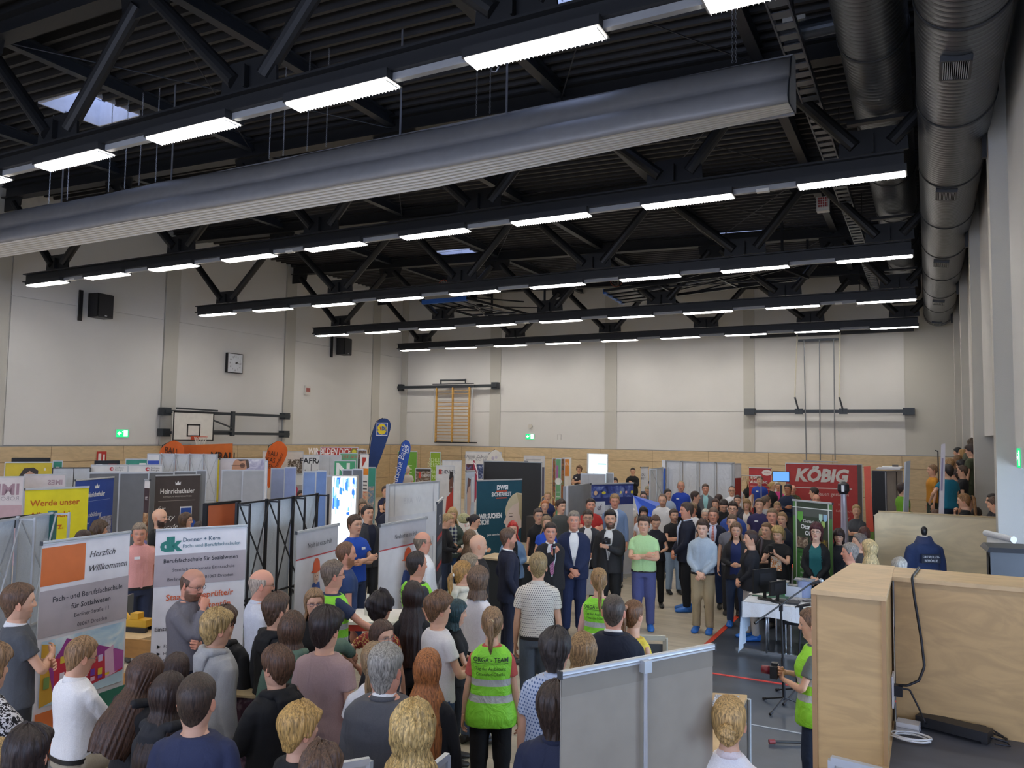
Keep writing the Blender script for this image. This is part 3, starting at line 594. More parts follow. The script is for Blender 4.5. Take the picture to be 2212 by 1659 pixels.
m=MB();m.bb((W-.02,.02,.02),(W+.05,.08,2.24),mat('2c6a66',.5));m.build('edge_strip',parent=t)
popup_back((518,1085),(690,1065),2.3,3,'c3cacf','1d1d1f','large grey pop-up wall with black folding frame seen from behind')
board((447,1090),(518,1083),2.28,'b0572c',[],'orange side panel of the black-framed pop-up wall',fr='1d1d1f',name='side_panel')
rollup((-60,1195),(18,1182),1.9,'e4e4e8',[('r',0,.78,1,.8,'c9c9ce')],'small white roll-up edge at the far left picture border',y=None)
def kid(s=1.,u=.45,v=.50):
 K=[('p',[(u-.10,v-.1),(u+.14,v-.1),(u+.20,v-.26),(u-.18,v-.26)],'4a62a0'),('p',[(u-.07,v-.04),(u-.045,v-.09),(u+.02,v-.12),(u+.09,v-.09),(u+.12,v-.02),(u+.10,v+.03),(u-.05,v+.03)],'d8b8a0'),('p',[(u-.17,v+.02),(u-.10,v+.035),(u-.085,v+.11),(u-.03,v+.155),(u+.05,v+.16),(u+.12,v+.12),(u+.15,v+.02),(u+.0,v+.0)],'d9623a'),('r',u-.02,v-.035,u+.0,v-.025,'3a2a28'),('r',u+.05,v-.035,u+.07,v-.025,'3a2a28'),('r',u,v-.075,u+.05,v-.069,'a05048')]
 f=lambda a,b:(u+(a-u)*.7,v+(b-v)*.58)
 return[('p',[f(*q) for q in k[1]],k[2]) if k[0]=='p' else('r',*f(k[1],k[2]),*f(k[3],k[4]),k[5]) for k in K]
for k,(TLp,TRp,lab) in enumerate((((640,1148),(730,1130),'roll-up with orange-helmeted child, left one beside black-framed wall'),((820,1133),(920,1116),'roll-up with orange-helmeted child, right one in front of white wall'))):
 rollup(TLp,TRp,1.97,'dcdada',[('r',0,.845,1,1,'b9b7b9'),('r',0,.84,1,.848,'c04a4a'),('t',.55,.90,.085,'Noch ist es zu fr\u00fch','3a3a3e',TX('',sx=.85))]+kid(1,.58 if k else.46,.735),lab,group=None)
board((840,1048),(948,1040),2.3,'dcdcda',[('r',.1,.0,.115,1,'b9babc'),('r',.88,0,.895,1,'b9babc'),('t',.45,.86,.14,'BRA  W','d0d0d0',C),('r',0,.6,1,.78,'d5d7da')],'tall white partition wall behind the helmeted-child banner',name='partition_wall')
rollup((944,1060),(957,1046),2.15,'34404e',[('t',.5,.84,.2,'DB','e8e8ea',C),('r',.1,.74,.9,.77,'c0393b'),('r',.1,.62,.9,.70,'50606e'),('r',.1,.54,.9,.57,'c0393b'),('ph',0,0,1,.45,'23262e','5a6070','a8b0c0',6.)],'dark narrow roll-up with red bars seen almost edge-on',y=(9.5,10.4))
rollup((1030,1037),(1127,1034),2.15,'1f5263',[('t',.56,.91,.13,'DWSI','f2f4f4',TX('',bold=.05)),('r',.42,.885,.66,.897,'d8553a'),('t',.54,.84,.125,'SICHERHEIT','f2f4f4',TX('',bold=.03,sx=.85)),('r',.42,.815,.66,.827,'d8553a'),('p',[(1,.86),(.88,.87),(.78,.845),(.70,.80),(.64,.73),(.62,.67),(.66,.60),(1,.56)],'d6c9a8'),('p',[(1,.78),(.80,.74),(.68,.68),(.645,.62),(.60,.575),(.59,.56),(.635,.545),(.64,.52),(.655,.5),(.66,.47),(.72,.44),(.85,.46),(1,.5)],'e3cdbd'),('r',.72,.62,.79,.628,'40302c'),('r',.705,.65,.80,.656,'9a8468'),('p',[(.64,.512),(.70,.505),(.66,.49)],'b04a48'),('p',[(.87,.87),(1,.84),(1,.56),(.93,.66),(.93,.76)],'bfae86'),('t',.05,.62,.145,'WIR SUCHEN','f2f4f4',TX('',bold=.05,sx=.72,align='LEFT')),('t',.05,.56,.145,'DICH!','f2f4f4',TX('',bold=.05,sx=.72,align='LEFT')),('t',.38,.44,.06,'Jetzt bewerben:','e8ecec',TX('',bold=.02))],'teal roll-up banner with white lettering and a blond woman in profile')
board((1045,998),(1170,995),2.35,'1c1d1f',[],'large black notice board in a pale grey frame behind the teal banner',fr='9a9ea0',name='notice_board',y=(20.5,20.9))
rollup((1277,1044),(1368,1042),2.1,'c9cdd4',[('r',0,.78,1,1,'27346f'),('ph',0,.86,1,.98,'1f2a5e','4a5a9a','8c98b8',5.),('c',.1,.91,.05,'e0b890'),('c',.29,.91,.055,'d8c83a',.6),('c',.69,.91,.03,'d9c870'),('c',.82,.91,.03,'e0a8a0'),('c',.96,.91,.035,'e0c83a'),('r',.05,.66,.32,.82,'e4e8f0'),('t',.19,.73,.17,'ef','2a2f50',TX('',bold=.0)),('t',.19,.68,.045,'elektro funk','2a2f50',C),('t',.40,.74,.09,'Elektro','6a6f80',TX('',align='LEFT')),('t',.40,.68,.06,'Ausbildung','6a6f80',TX('',align='LEFT')),('r',.05,.5,.2,.6,'3a5fa8'),('r',.26,.5,.5,.6,'3a5fa8'),('r',.56,.5,.8,.6,'3a5fa8')],'blue banner with bokeh lights and a white ef sign')
rollup((1713,1078),(1798,1086),2.1,'3f4a3a',[('r',0,0,.1,1,'5b8a4c'),('r',.9,0,1,1,'5b8a4c'),('r',.1,.0,.9,.62,'4d8a45'),('r',0,.885,1,.955,'5a5f58'),('r',.08,0,.1,1,'e8ece4'),('r',.9,0,.92,1,'e8ece4'),('r',0,.95,1,.957,'e8ece4'),('p',[(.13,.92),(.27,.92),(.27,.86),(.2,.835),(.13,.86)],'67b04c'),('p',[(.68,.915),(.77,.915),(.77,.87),(.725,.855),(.68,.87)],'b8d8c8'),('p',[(.79,.915),(.88,.915),(.88,.87),(.835,.855),(.79,.87)],'9cc4dc'),('p',[(.74,.86),(.83,.86),(.83,.82),(.785,.8),(.74,.82)],'a8c870'),('t',.5,.835,.085,'Gemeinde','f0f2ee',C),('t',.5,.785,.10,'Ottendorf-','f4f6f2',TX('',bold=.03)),('t',.5,.735,.10,'Okrilla','f4f6f2',TX('',bold=.03)),('ph',.11,.63,.4,.715,'4a3c34','8a7460','c8b8a0',14.),('ph',.6,.63,.89,.715,'3a2f28','7a6a3c','d8b838',9.),('t',.14,.585,.06,'Leben & Arbeiten','24301f',Lf),('t',.2,.54,.06,'beliebter Wohnort','eef2ea',Lf),('t',.2,.50,.06,'Kinder','eef2ea',Lf),('t',.2,.46,.06,'Freizeit','eef2ea',Lf),('t',.2,.42,.06,'vielf\u00e4ltige','eef2ea',Lf),('t',.2,.38,.06,'Sportst\u00e4tten','eef2ea',Lf),('t',.14,.32,.06,'Wirtschaft','24301f',Lf),('t',.2,.27,.06,'attraktiv','eef2ea',Lf),('t',.2,.23,.06,'nachhaltig','eef2ea',Lf)],'green roll-up banner of the municipality with coats of arms')
rollup((1212,1450),(1538,1390),2.0,'9c9484',[('r',0,.955,1,1,'8f8879')],'large blank grey back of a roll-up banner in the near foreground',back=True)
board((1697,1009),(1862,1013),2.4,'b8403e',[('t',.48,.78,.52,'K\u00d6BIG','dcd8d0',TX('',bold=.05,shear=.2,sx=.95)),('r',0,.685,.87,.70,'d8c0b8'),('t',.62,.60,.16,'Bauen gestalten','e0c8c0',TX('',sx=.9)),('t',.72,.48,.10,'KG','e0b8b0',C),('t',.78,.40,.10,'Sch\u00f6nteichen','e0b8b0',C),('t',.78,.32,.10,'www','e0b8b0',C),('r',.94,0,1.0,1,'5a5552')],'wide red construction-trade banner with large white lettering',name='banner_wall',y=(25.6,26.0),cat='banner')
rollup((1618,1004),(1666,1005),2.2,'b83a40',[('c',.8,.935,.16,'ece4e0',.6),('t',.82,.925,.06,'K\u00d6BIG','b83a40',C),('t',.05,.84,.12,'TOP','f0e8e4',TX('',bold=.04,align='LEFT')),('t',.05,.77,.12,'AUSBILDUNG','f0e8e4',TX('',bold=.04,sx=.75,align='LEFT')),('r',.05,.72,.95,.73,'d89a98'),('r',.3,.68,.95,.69,'d89a98'),('c',.3,.5,.25,'e8dcd0'),('t',.75,.58,.07,'werde dein','f0e8e4',TX('',sx=.8))],'red roll-up reading TOP AUSBILDUNG against the back wall',y=(27.0,27.0))
popup_back((1438,997),(1585,1003),2.45,4,'d3d6da','a9adb0','wide pale pop-up wall seen from behind right of the blue stripe',y=(23.5,23.2),xs=False)
m=MB();P=at(1434,996,Y=23.4);m.bb((P[0]-.05,23.35,0),(P[0]+.05,23.42,2.2),mat('2f5fc0',.5));m.bb((P[0]-.05,23.35,2.2),(P[0]+.05,23.42,2.45),mat('e4e6ea',.5));tag(m.build('edge_banner'),'narrow blue and white edge of a pop-up wall','banner')
board((1586,1001),(1600,1002),2.4,'9c2f2c',[('r',0,.83,1,1,'e0e0e2')],'narrow red side panel with white top beside the coat rack',y=(23.2,23.6))
px_outline([(1866,1008),(1880,1007),(1884,1090),(1888,1152),(1872,1156),(1869,1080)],17.2,'d2553c','tall narrow orange-red banner beside the black and white tower','edge_banner','banner',shapes=[([(1872,1150),(1888,1148),(1889,1170),(1873,1172)],'6a8a3c')],pole=(at(1876,1100,Y=17.2)[0],[np.array((at(1876,1100,Y=17.2)[0],17.2,0)),at(1873,1010,Y=17.2)]))
board((1884,1011),(1914,1010),2.45,'151618',[('r',0,.6,1,.61,'b8b8ba'),('r',.0,.3,1,.31,'b8b8ba')],'black panels of the pop-up tower right of the red banner',y=(19.2,19.2),fr='2a2a2c',name='popup_tower')
board((1913,1012),(1948,1013),2.45,'b9b6b0',[('r',.62,0,.68,1,'1c1c1e'),('c',.85,.78,.12,'c6c3bd',1.3)],'white printed side of the pop-up tower',y=(19.2,19.8),fr='b9b9bb',name='popup_tower')
m=MB();P=at(1895,1006,Y=19.4);Q=at(1945,1008,Y=19.4);m.bb((P[0],19.1,2.50),(Q[0],19.9,2.53),mat('d8d8da',.5));m.bb((P[0]+.1,19.2,2.53),(P[0]+.5,19.7,2.56),mat('e6e6e6',.5));m.box((Q[0]-.1,19.4,2.56),(.12,.12,.08),mat('55504c',.5));tag(m.build('tower_lid'),'white lid with boxes on top of the pop-up tower','lid')
px_outline([(1956,997),(1967,995),(1962,1124),(1951,1124)],16.2,'7c8084','grey roll-up banner seen nearly edge-on behind the plywood barrier','rollup_banner','banner',shapes=[([(1954,998),(1957,997),(1953,1108),(1951,1108)],'b8bcc0')],th=.02)
px_outline([(2033,960),(2042,958),(2039,1128),(2027,1128)],16.0,'c9c6cc','tall thin lavender and white banner seen edge-on near the stairs','rollup_banner','banner',shapes=[([(2034,990),(2038,990),(2036,1060),(2032,1060)],'8c84a0')],th=.02)
m=MB();P=at(2026,975,Y=18.5);m.tube([(P[0],18.5,1.),(P[0],18.5,P[2])],.012,mat('2b2c2e',.5),8);m.tube([(P[0],18.5,P[2]),(P[0]-.05,18.5,P[2]+.02)],.012,mat('2b2c2e',.5),8);tag(m.build('flag_pole'),'thin dark pole standing left of the lavender banner','pole')
Yf=23.0;P0=at(801,1065,Y=Yf)
px_outline([(827,904),(838,906),(844,916),(843,928),(836,950),(824,985),(812,1015),(802,1043),(795,1064),(793,1040),(795,1010),(800,965),(806,930),(814,912)],Yf,'1a3a72','tall dark blue feather flag with yellow disc logo','feather_flag','flag',pole=(P0[0],[np.array((P0[0],0,0)),np.array((P0[0]-.02,0,P0[2])),at(792,1000,Y=Yf),at(800,945,Y=Yf),at(812,910,Y=Yf),at(826,903,Y=Yf)]),shapes=[([(814,913),(838,913),(837,941),(813,941)],'e8e8f0'),([(815,914.5),(837,914.5),(836,939.5),(814,939.5)],'2350a8'),([(825.5+10.3*math.cos(t),927+11.5*math.sin(t)) for t in np.linspace(0,2*PI,20)[:-1]],'e8d030')],texts=[(825.5,929.5,.19,'L   DL','2350a8',0,TX('',bold=.05,sx=.9)),(824,929.5,.19,'i','c83030',.3,TX('',bold=.05))])
P0=at(856,1060,Y=19.)
px_outline([(876,951),(884,955),(887,968),(884,985),(877,1015),(868,1048),(863,1050),(854,1048),(858,1010),(862,985),(868,960)],19.,'2a55b0','blue feather flag with white square logo and slanted lettering','feather_flag','flag',pole=(P0[0],[np.array((P0[0],0,0)),at(855,1048,Y=19.),at(860,985,Y=19.),at(867,958,Y=19.),at(876,950,Y=19.)]),shapes=[([(877,962),(885,965),(882,980),(875,977)],'e8ecf4'),([(878.2,964.5),(883.6,966.5),(881,977.5),(876.4,975.5)],'2a55b0'),([(882,967),(883,968),(878.5,975.5),(877.5,974.5)],'e8ecf4')],texts=[(868,1012,.30,'Deutsche Bank','e4e8f2',1.27,TX('',sx=.8))])
for(pts,Y,tx,lab) in(([(373,952),(388,956),(396,966),(397,980),(392,1000),(380,1030),(370,1060),(345,1060),(344,985),(352,965)],16.9,(370,975,-.1),'orange teardrop flag in front of the orange banner under the hoop'),([(600,953),(612,957),(620,968),(620,980),(612,1000),(592,1032),(580,1055),(575,1030),(573,992),(582,966)],21.0,(590,985,.95),'orange teardrop flag right of the basketball hoop')):
 P0=at(pts[-4][0],1060,Y=Y)
 tx2=[(tx[0],tx[1],.25,'BAU','2a2220',-.1,TX('',bold=.0)),(tx[0]-4,tx[1]+14,.25,'KAS','2a2220',-.1,TX('')),(tx[0]-6,tx[1]+27,.22,'TEN','2a2220',-.1,TX(''))] if tx[2]>0 else[(tx[0],tx[1]+6,.3,'BAU','2a2220',-.1,TX(''))]
 if tx[2]>0:tx2.append((603,1004,.16,'SYSTEMBAU','2a2220',1.05,TX('')))
 px_outline(pts,Y,'d9662a',lab,'teardrop_flag','flag',pole=(P0[0],[np.array((P0[0],0,0)),at(pts[-3][0]-2,1055,Y=Y),at(pts[-2][0]-1,pts[-2][1],Y=Y),at(pts[-1][0]-2,pts[-1][1]-3,Y=Y),at(pts[0][0],pts[0][1]-1,Y=Y)]),texts=tx2)
px_outline([(1068,972),(1078,976),(1086,990),(1090,1005),(1080,1030),(1060,1040),(1052,1000),(1056,982)],24.,'dedad2','round-topped cream teardrop flag behind the black board','teardrop_flag','flag',pole=(at(1070,1060,Y=24)[0],[np.array((at(1066,1060,Y=24)[0],0,0)),at(1054,1000,Y=24),at(1056,980,Y=24),at(1068,971,Y=24)]),shapes=[([(1065+3.5*math.cos(t),990+4*math.sin(t)) for t in np.linspace(0,6,12)],'b8b0c0'),([(1072+3*math.cos(t),988+4*math.sin(t)) for t in np.linspace(0,6,12)],'c8c0cc')])
px_outline([(1022,999),(1028,1003),(1032,1020),(1033,1050),(1028,1078),(1022,1080)],20.0,'a03048','dark red feather flag with white edge left of the teal banner','feather_flag','flag',pole=(at(1022,1080,Y=20.)[0],[np.array((at(1022,1080,Y=20.)[0],0,0)),at(1022,1000,Y=20.)]),texts=[(1028,1025,.16,'A','e8d8d8',0,C)],shapes=[([(1022,998),(1028,1002),(1032.5,1020),(1034,1050),(1032,1050),(1030.5,1020),(1026,1005)],'ece8ea')])
def bg(x0,y0,x1,y1,z,Y,base,items,label,name='display_panel',**k):
 return board((x0,y0),(x1,y1),z,base,items,label,name=name,y=(Y,Y+k.pop('dY',0.)),**k)
def bgz(x0,y0,x1,Y,base,items,label,name='display_panel',dY=0.,**k):
 A=at(x0,y0,Y=Y);z=float(A[2])
 if not dY:
  d=ray((x0+x1)/2,y0);n=d[:2]/np.linalg.norm(d[:2]);e=ray(x1,y0)[:2];dY=float(e[1]*(n@A[:2])/(n@e)-Y)
 return bg(x0,y0,x1,y0,z,Y,base,items,label,name,dY=dY,**k)
bgz(26,990,108,12.5,'1e1f22',[],'black board edge above the yellow nursing poster at the far left',fr='1e1f22')
bgz(11,999,114,12.0,'d8c23c',[('p',[(.25,0),(.65,0),(.70,.90),(.6,.94),(.4,.93),(.3,.84)],'3c3636'),('p',[(.38,.0),(.66,.0),(.64,.86),(.52,.90),(.42,.86)],'c8a088'),('r',.82,.90,.86,.93,'f0ead0')],'yellow poster with a dark-haired head and white bird symbol',name='poster_wall')
bgz(115,996,135,13.2,'3f9a88',[('r',.3,.88,.7,.93,'e8f0ee')],'small green poster right of the yellow poster',name='poster_wall')
bgz(114,1011,195,12.4,'c2c8d0',[('r',.55,0,.57,1,'1e1f22')],'pale partition with black edges behind the IMI stand',fr='1e1f22',name='partition_wall')
for(x0,y0,x1,Y,tx,lab) in((-30,1031,52,10.2,('IMI','ROBO'),'sheer white banner with mirrored violet letters at the left edge'),(52,1026,142,11.3,('IMES',''),'second sheer banner with small mirrored letters on a truss')):
 bgz(x0,y0,x1,Y,'dcd6da',[('t',.6,.80,.35 if tx[1] else.16,tx[0],'a88c9a',TX('',sx=-1,bold=.03)),('t',.65,.735,.13,tx[1],'a5a0a8',TX('',sx=-1)),('r',0,0,1,.68,'c4a8b0')] if tx[1] else[('t',.75,.88,.16,tx[0],'b09aa6',TX('',sx=-1,bold=.03))],lab,name='truss_banner',cat='banner')
for x0,x1,lab in((197,276,'white header board with small red swirl logo, left one'),(278,351,'white header board with small red swirl logo, right one')):
 bgz(x0,1005,x1,13.2,'dedede',[('c',.56,.955,.05,'c03a44'),('c',.58,.955,.03,'dedede',.5),('t',.66,.96,.065,'Sachsen','55555a',Lf),('t',.66,.935,.065,'Energie','55555a',Lf)],lab,name='header_board')
for x0,x1,y0,lab in((193,258,1022,'dark grey partition panel behind the blue banner'),(259,321,1022,'dark grey partition panel left of the brown banner'),(322,375,1021,'dark grey partition panel behind the brown banner'),(377,424,1019,'dark grey partition panel right behind the brown banner')):
 bgz(x0,y0,x1,10.6 if x0<320 else 12.4,'6c6e70',[],lab,name='partition_wall',group=None)
bgz(425,1016,446,12.5,'85888c',[],'narrow grey partition return beside the brown banner',name='partition_wall')
rollup((314,1022),(325,1021),2.15,'4a3a38',[('r',0,.93,1,1,'e0dcda'),('t',.5,.82,.14,'rt','e8e0dc',C),('ph',0,.45,1,.7,'5a3a28','a87a50','e0c8a0',6.),('r',0,.33,1,.45,'8a84b0'),('c',.5,.28,.12,'c03040')],'thin sliver of a dark banner between two grey partitions',y=(10.5,10.45))
for x0,x1,lab in((205,258,'dark board with red strip on the plywood wall at the left'),):
 bgz(x0,996,x1,14.6,'20242c',[('r',.05,.93,.3,.96,'c8ccd0'),('r',.55,.95,.9,.965,'9c3030')],lab,fr='20242c')
bgz(272,992,345,15.2,'3f9a88',[('r',.4,.93,.6,.95,'e8f0ee')],'green roof board behind the red-logo header boards',name='header_board')
bgz(319,981,347,14.3,'e2e4e8',[('r',0,.87,1,.93,'3a58b8')],'white banner top with a blue stripe left of the white pop-up wall',name='header_board')
popup_back((348,981),(470,978),float(at(400,980,Y=14.5)[2]),4,'d3d6da','b0b4b8','large white pop-up wall with thin aluminium braces below the hoop',y=(14.3,15.2))
px_outline([(388,962),(502,958),(502,1040),(388,1040)],17.6,'cc6a2c','wide orange banner hanging behind the hoop with black letters','banner_wall','banner',texts=[(483,996,.4,'MBAU','2a2220',0,TX('',bold=.02,align='CENTER'))],th=.03)
rollup((467,988),(475,988),float(at(471,990,Y=15.6)[2]),'d8c83a',[('p',[(0,0),(1,0),(1,.45),(0,.6)],'c0362c')],'narrow yellow and red banner edge beside the man-with-glasses poster',y=(15.6,15.6))
bgz(475,991,573,15.8,'d8d4de',[('ph',.5,.5,1,1,'8c8cb4','b8b8d0','e4e4ee',4.),('p',[(.28,.8),(.26,.86),(.30,.96),(.36,1),(.56,1),(.6,.9),(.52,.8)],'c8967a'),('p',[(.36,1),(.44,.97),(.56,.98),(.6,.88),(.66,.9),(.62,1)],'5a4a44'),('c',.50,.92,.07,'7a5848'),('r',.26,.92,.52,.925,'3a3030')],'large poster of a man with glasses above a grey partition',name='poster_wall')
for x0,x1,lab in((480,524,'light grey partition panel under the man-with-glasses poster, left'),(525,571,'light grey partition panel under the man-with-glasses poster, right')):
 bgz(x0,1016,x1,12.6,'a9abad',[],lab,name='partition_wall')
bgz(572,996,578,12.7,'e4e2e0',[],'white narrow corner panel beside the grey partitions',name='partition_wall')
bgz(568,975,655,21.5,'dcdad6',[('ph',.62,.60,.98,.88,'2a2824','6a5f50','e0e0dc',11.)],'white wall graphic with a dark group photo behind the right orange flag',name='poster_wall')
bgz(656,983,690,20.0,'d8dadc',[('t',.5,.885,.26,'FAFRA','25252a',TX('',bold=.03)),('r',.48,0,.52,.88,'55585c'),('r',.1,.55,.14,.8,'3a3a3e'),('r',.88,.55,.92,.8,'3a3a3e')],'white display wall with black block letters',name='poster_wall')
bgz(690,984,737,19.8,'b9bdc2',[('r',.48,0,.5,1,'8f9398')],'pale grey pop-up panels between the block letters and the green boards',name='partition_wall')
bgz(693,966,774,22.5,'b93a2e',[('t',.42,.90,.32,'WIR BILDEN DICH AUS!','f0e8e4',TX('',bold=.03,sx=.6,shear=.15)),('c',.89,.94,.14,'8a7a3a'),('c',.89,.94,.08,'d8d040'),('r',0,0,1,.87,'a9aeb2')],'red overhead banner reading WIR BILDEN DICH AUS',name='header_board',cat='banner')
bgz(684,974,694,23.4,'a02828',[('r',0,0,1,.88,'a9aeb2')],'small red board left of the red overhead banner',name='header_board')
bgz(735,979,773,21.0,'6fb088',[('t',.5,.93,.14,'LUST AUF','c04848',C),('r',.06,.87,.9,.885,'2f5a44'),('r',.06,.83,.9,.845,'2f5a44')],'mint green board with red heading and dark text lines',name='poster_wall')
bgz(722,995,768,18.0,'4aa878',[('t',.42,.80,.55,'N','f0f4f0',TX('',bold=.04)),('t',.30,.62,.5,'I','f0f4f0',TX('',bold=.04))],'green banner with large white letters',name='poster_wall')
bgz(773,972,792,22.0,'34302c',[('ph',0,.88,1,1,'2a2622','6a5040','b08870',8.)],'dark brown board left of the dark blue feather flag',name='poster_wall')
rollup((778,979),(797,979),float(at(788,980,Y=17.5)[2]),'e4e0dc',[('r',0,.78,1,.85,'e0882c'),('p',[(.3,.86),(.7,.94),(.7,.97),(.3,.97)],'b83a30'),('ph',0,.2,1,.60,'c86a58','d8b090','58889a',5.),('r',.1,.62,.9,.635,'55585c'),('r',.1,.66,.9,.675,'55585c'),('r',.1,.70,.9,.715,'55585c')],'tall white roll-up with orange strip and cartoon-like figures beside the dark flag',y=(17.5,17.5))
bgz(788,1010,812,18.2,'3f9a88',[('ph',.1,.2,.9,.75,'d8b090','5a8aa8','e8c8b0',5.)],'green poster with printed people behind the dark flag tip',name='poster_wall')
for x0,x1,y0,c,lab in((586,615,1012,'9aa6c8','pale blue partition panel left of the heart banner'),(615,640,1010,'8c9cc8','pale blue partition panel above the heart banner')):
 bgz(x0,y0,x1,13.6,c,[],lab,name='partition_wall')
rollup((607,1025),(681,1022),2.1,'a9a7a8',[('r',0,.88,1,1,'dcdcdc'),('t',.28,.925,.075,'ASKLEPIOS','8a9a94',C),('t',.8,.928,.04,'Sachsen Klinik','77787c',C),('p',[(.07,.93),(.10,.97),(.13,.93)],'4a9a80'),('p',[(.28,.60),(.10,.70),(.06,.77),(.09,.83),(.16,.84),(.26,.80),(.32,.86),(.42,.88),(.49,.84),(.48,.76),(.42,.68)],'c0405c')]+[('t',.28,.78-.04*i,.05,s,'f0e0e4',C) for i,s in enumerate(('Werde ein','Teil unseres','Teams'))],'grey roll-up banner with a pink heart')
for x0,x1,c,lab in((681,682,'6a8fc8',''),(683,706,'6f8ec4','blue partition panel right of the heart banner')):
 if lab:bgz(x0,1018,x1,13.0,c,[],lab,name='partition_wall')
bgz(655,1019,682,13.3,'7f9aca',[],'blue panel top peeking above the heart banner',name='partition_wall')
bgz(706,1028,717,12.0,'b4aea4',[],'beige narrow housing beside the glowing display',name='light_box')
for x0,x1,lab in((740,761,'dark grey partition panel behind the glowing display, left'),(762,784,'dark grey partition panel behind the glowing display, right')):
 bgz(x0,1015 if x0<750 else 1014,x1,13.4,'6f7378',[],lab,name='partition_wall')
A,B,W,a=frame_of((717,1028),(772,1025),0,(11.9,12.1));H=float(at(740,1027,Y=12.)[2]);t=empty('backlit_display',(A[0],A[1],0),a,'glowing blue and white backlit display with the young man in navy before it','display')
m=MB();m.bb((0,0,0),(W,.12,H),mat('b9b4ac',.5));m.build('case',parent=t);m=MB();m.quad((.02,-.004,.02),(W-.02,-.004,.02),(W-.02,-.004,H-.02),(.02,-.004,H-.02),emis('e4f2ff',1.5,'lit_panel'));m.build('lit_panel',parent=t)
m=MB()
_r=random.Random(5)
for i in range(46):
 a,b,c,d=_r.uniform(.05,.85),_r.uniform(.66,.95),_r.uniform(.03,.13),_r.uniform(.02,.12);m.quad(*[(W*u,-.008-.0004*i,H*v_) for u,v_ in((a,b),(a+c,b-.01),(a+c*.9,min(b+d,.985)),(a,min(b+d*.8,.98)))],emis(('6aa8ea','a8d0f6','3f7fd8','cfe4fa','2f66c8')[i%5],.9,'lit_print'))
for i in range(7):m.quad((W*.15,-.008,H*(.45-.03*i)),(W*.3,-.008,H*(.45-.03*i)),(W*.3,-.008,H*(.455-.03*i)),(W*.15,-.008,H*(.455-.03*i)),mat('7a8a9a',.5))
m.build('printed_graphic',parent=t)
A,B,W,a=frame_of((1272,981),(1312,981),0,(29.5,29.5));H=float(at(1290,981,Y=29.5)[2]);t=empty('projection_screen',(A[0],A[1],0),a,'bright white and pale blue lit screen against the back wall','screen')
m=MB();m.bb((-.08,.0,0),(W+.02,.06,H+.02),mat('d4d8dc',.5));m.build('case',parent=t);m=MB();m.quad((0,-.004,.9),(W,-.004,.9),(W,-.004,H),(0,-.004,H),emis('d8ecf4',1.0,'lit_panel'));m.build('lit_panel',parent=t)
m=MB();m.add([(W*.15,-.008,.95),(W*.42,-.008,.95),(W*.36,-.008,1.5),(W*.25,-.008,1.7),(W*.2,-.008,1.4)],[(0,1,2,3,4)],emis('a890c8',.8,'lit_figure'));m.add([(W*.5,-.008,H*.83),(W*.95,-.008,H*.83),(W*.95,-.008,H*.85),(W*.5,-.008,H*.85)],[(0,1,2,3)],emis('8cc0dc',.8,'lit_text'));m.build('lit_print',parent=t)
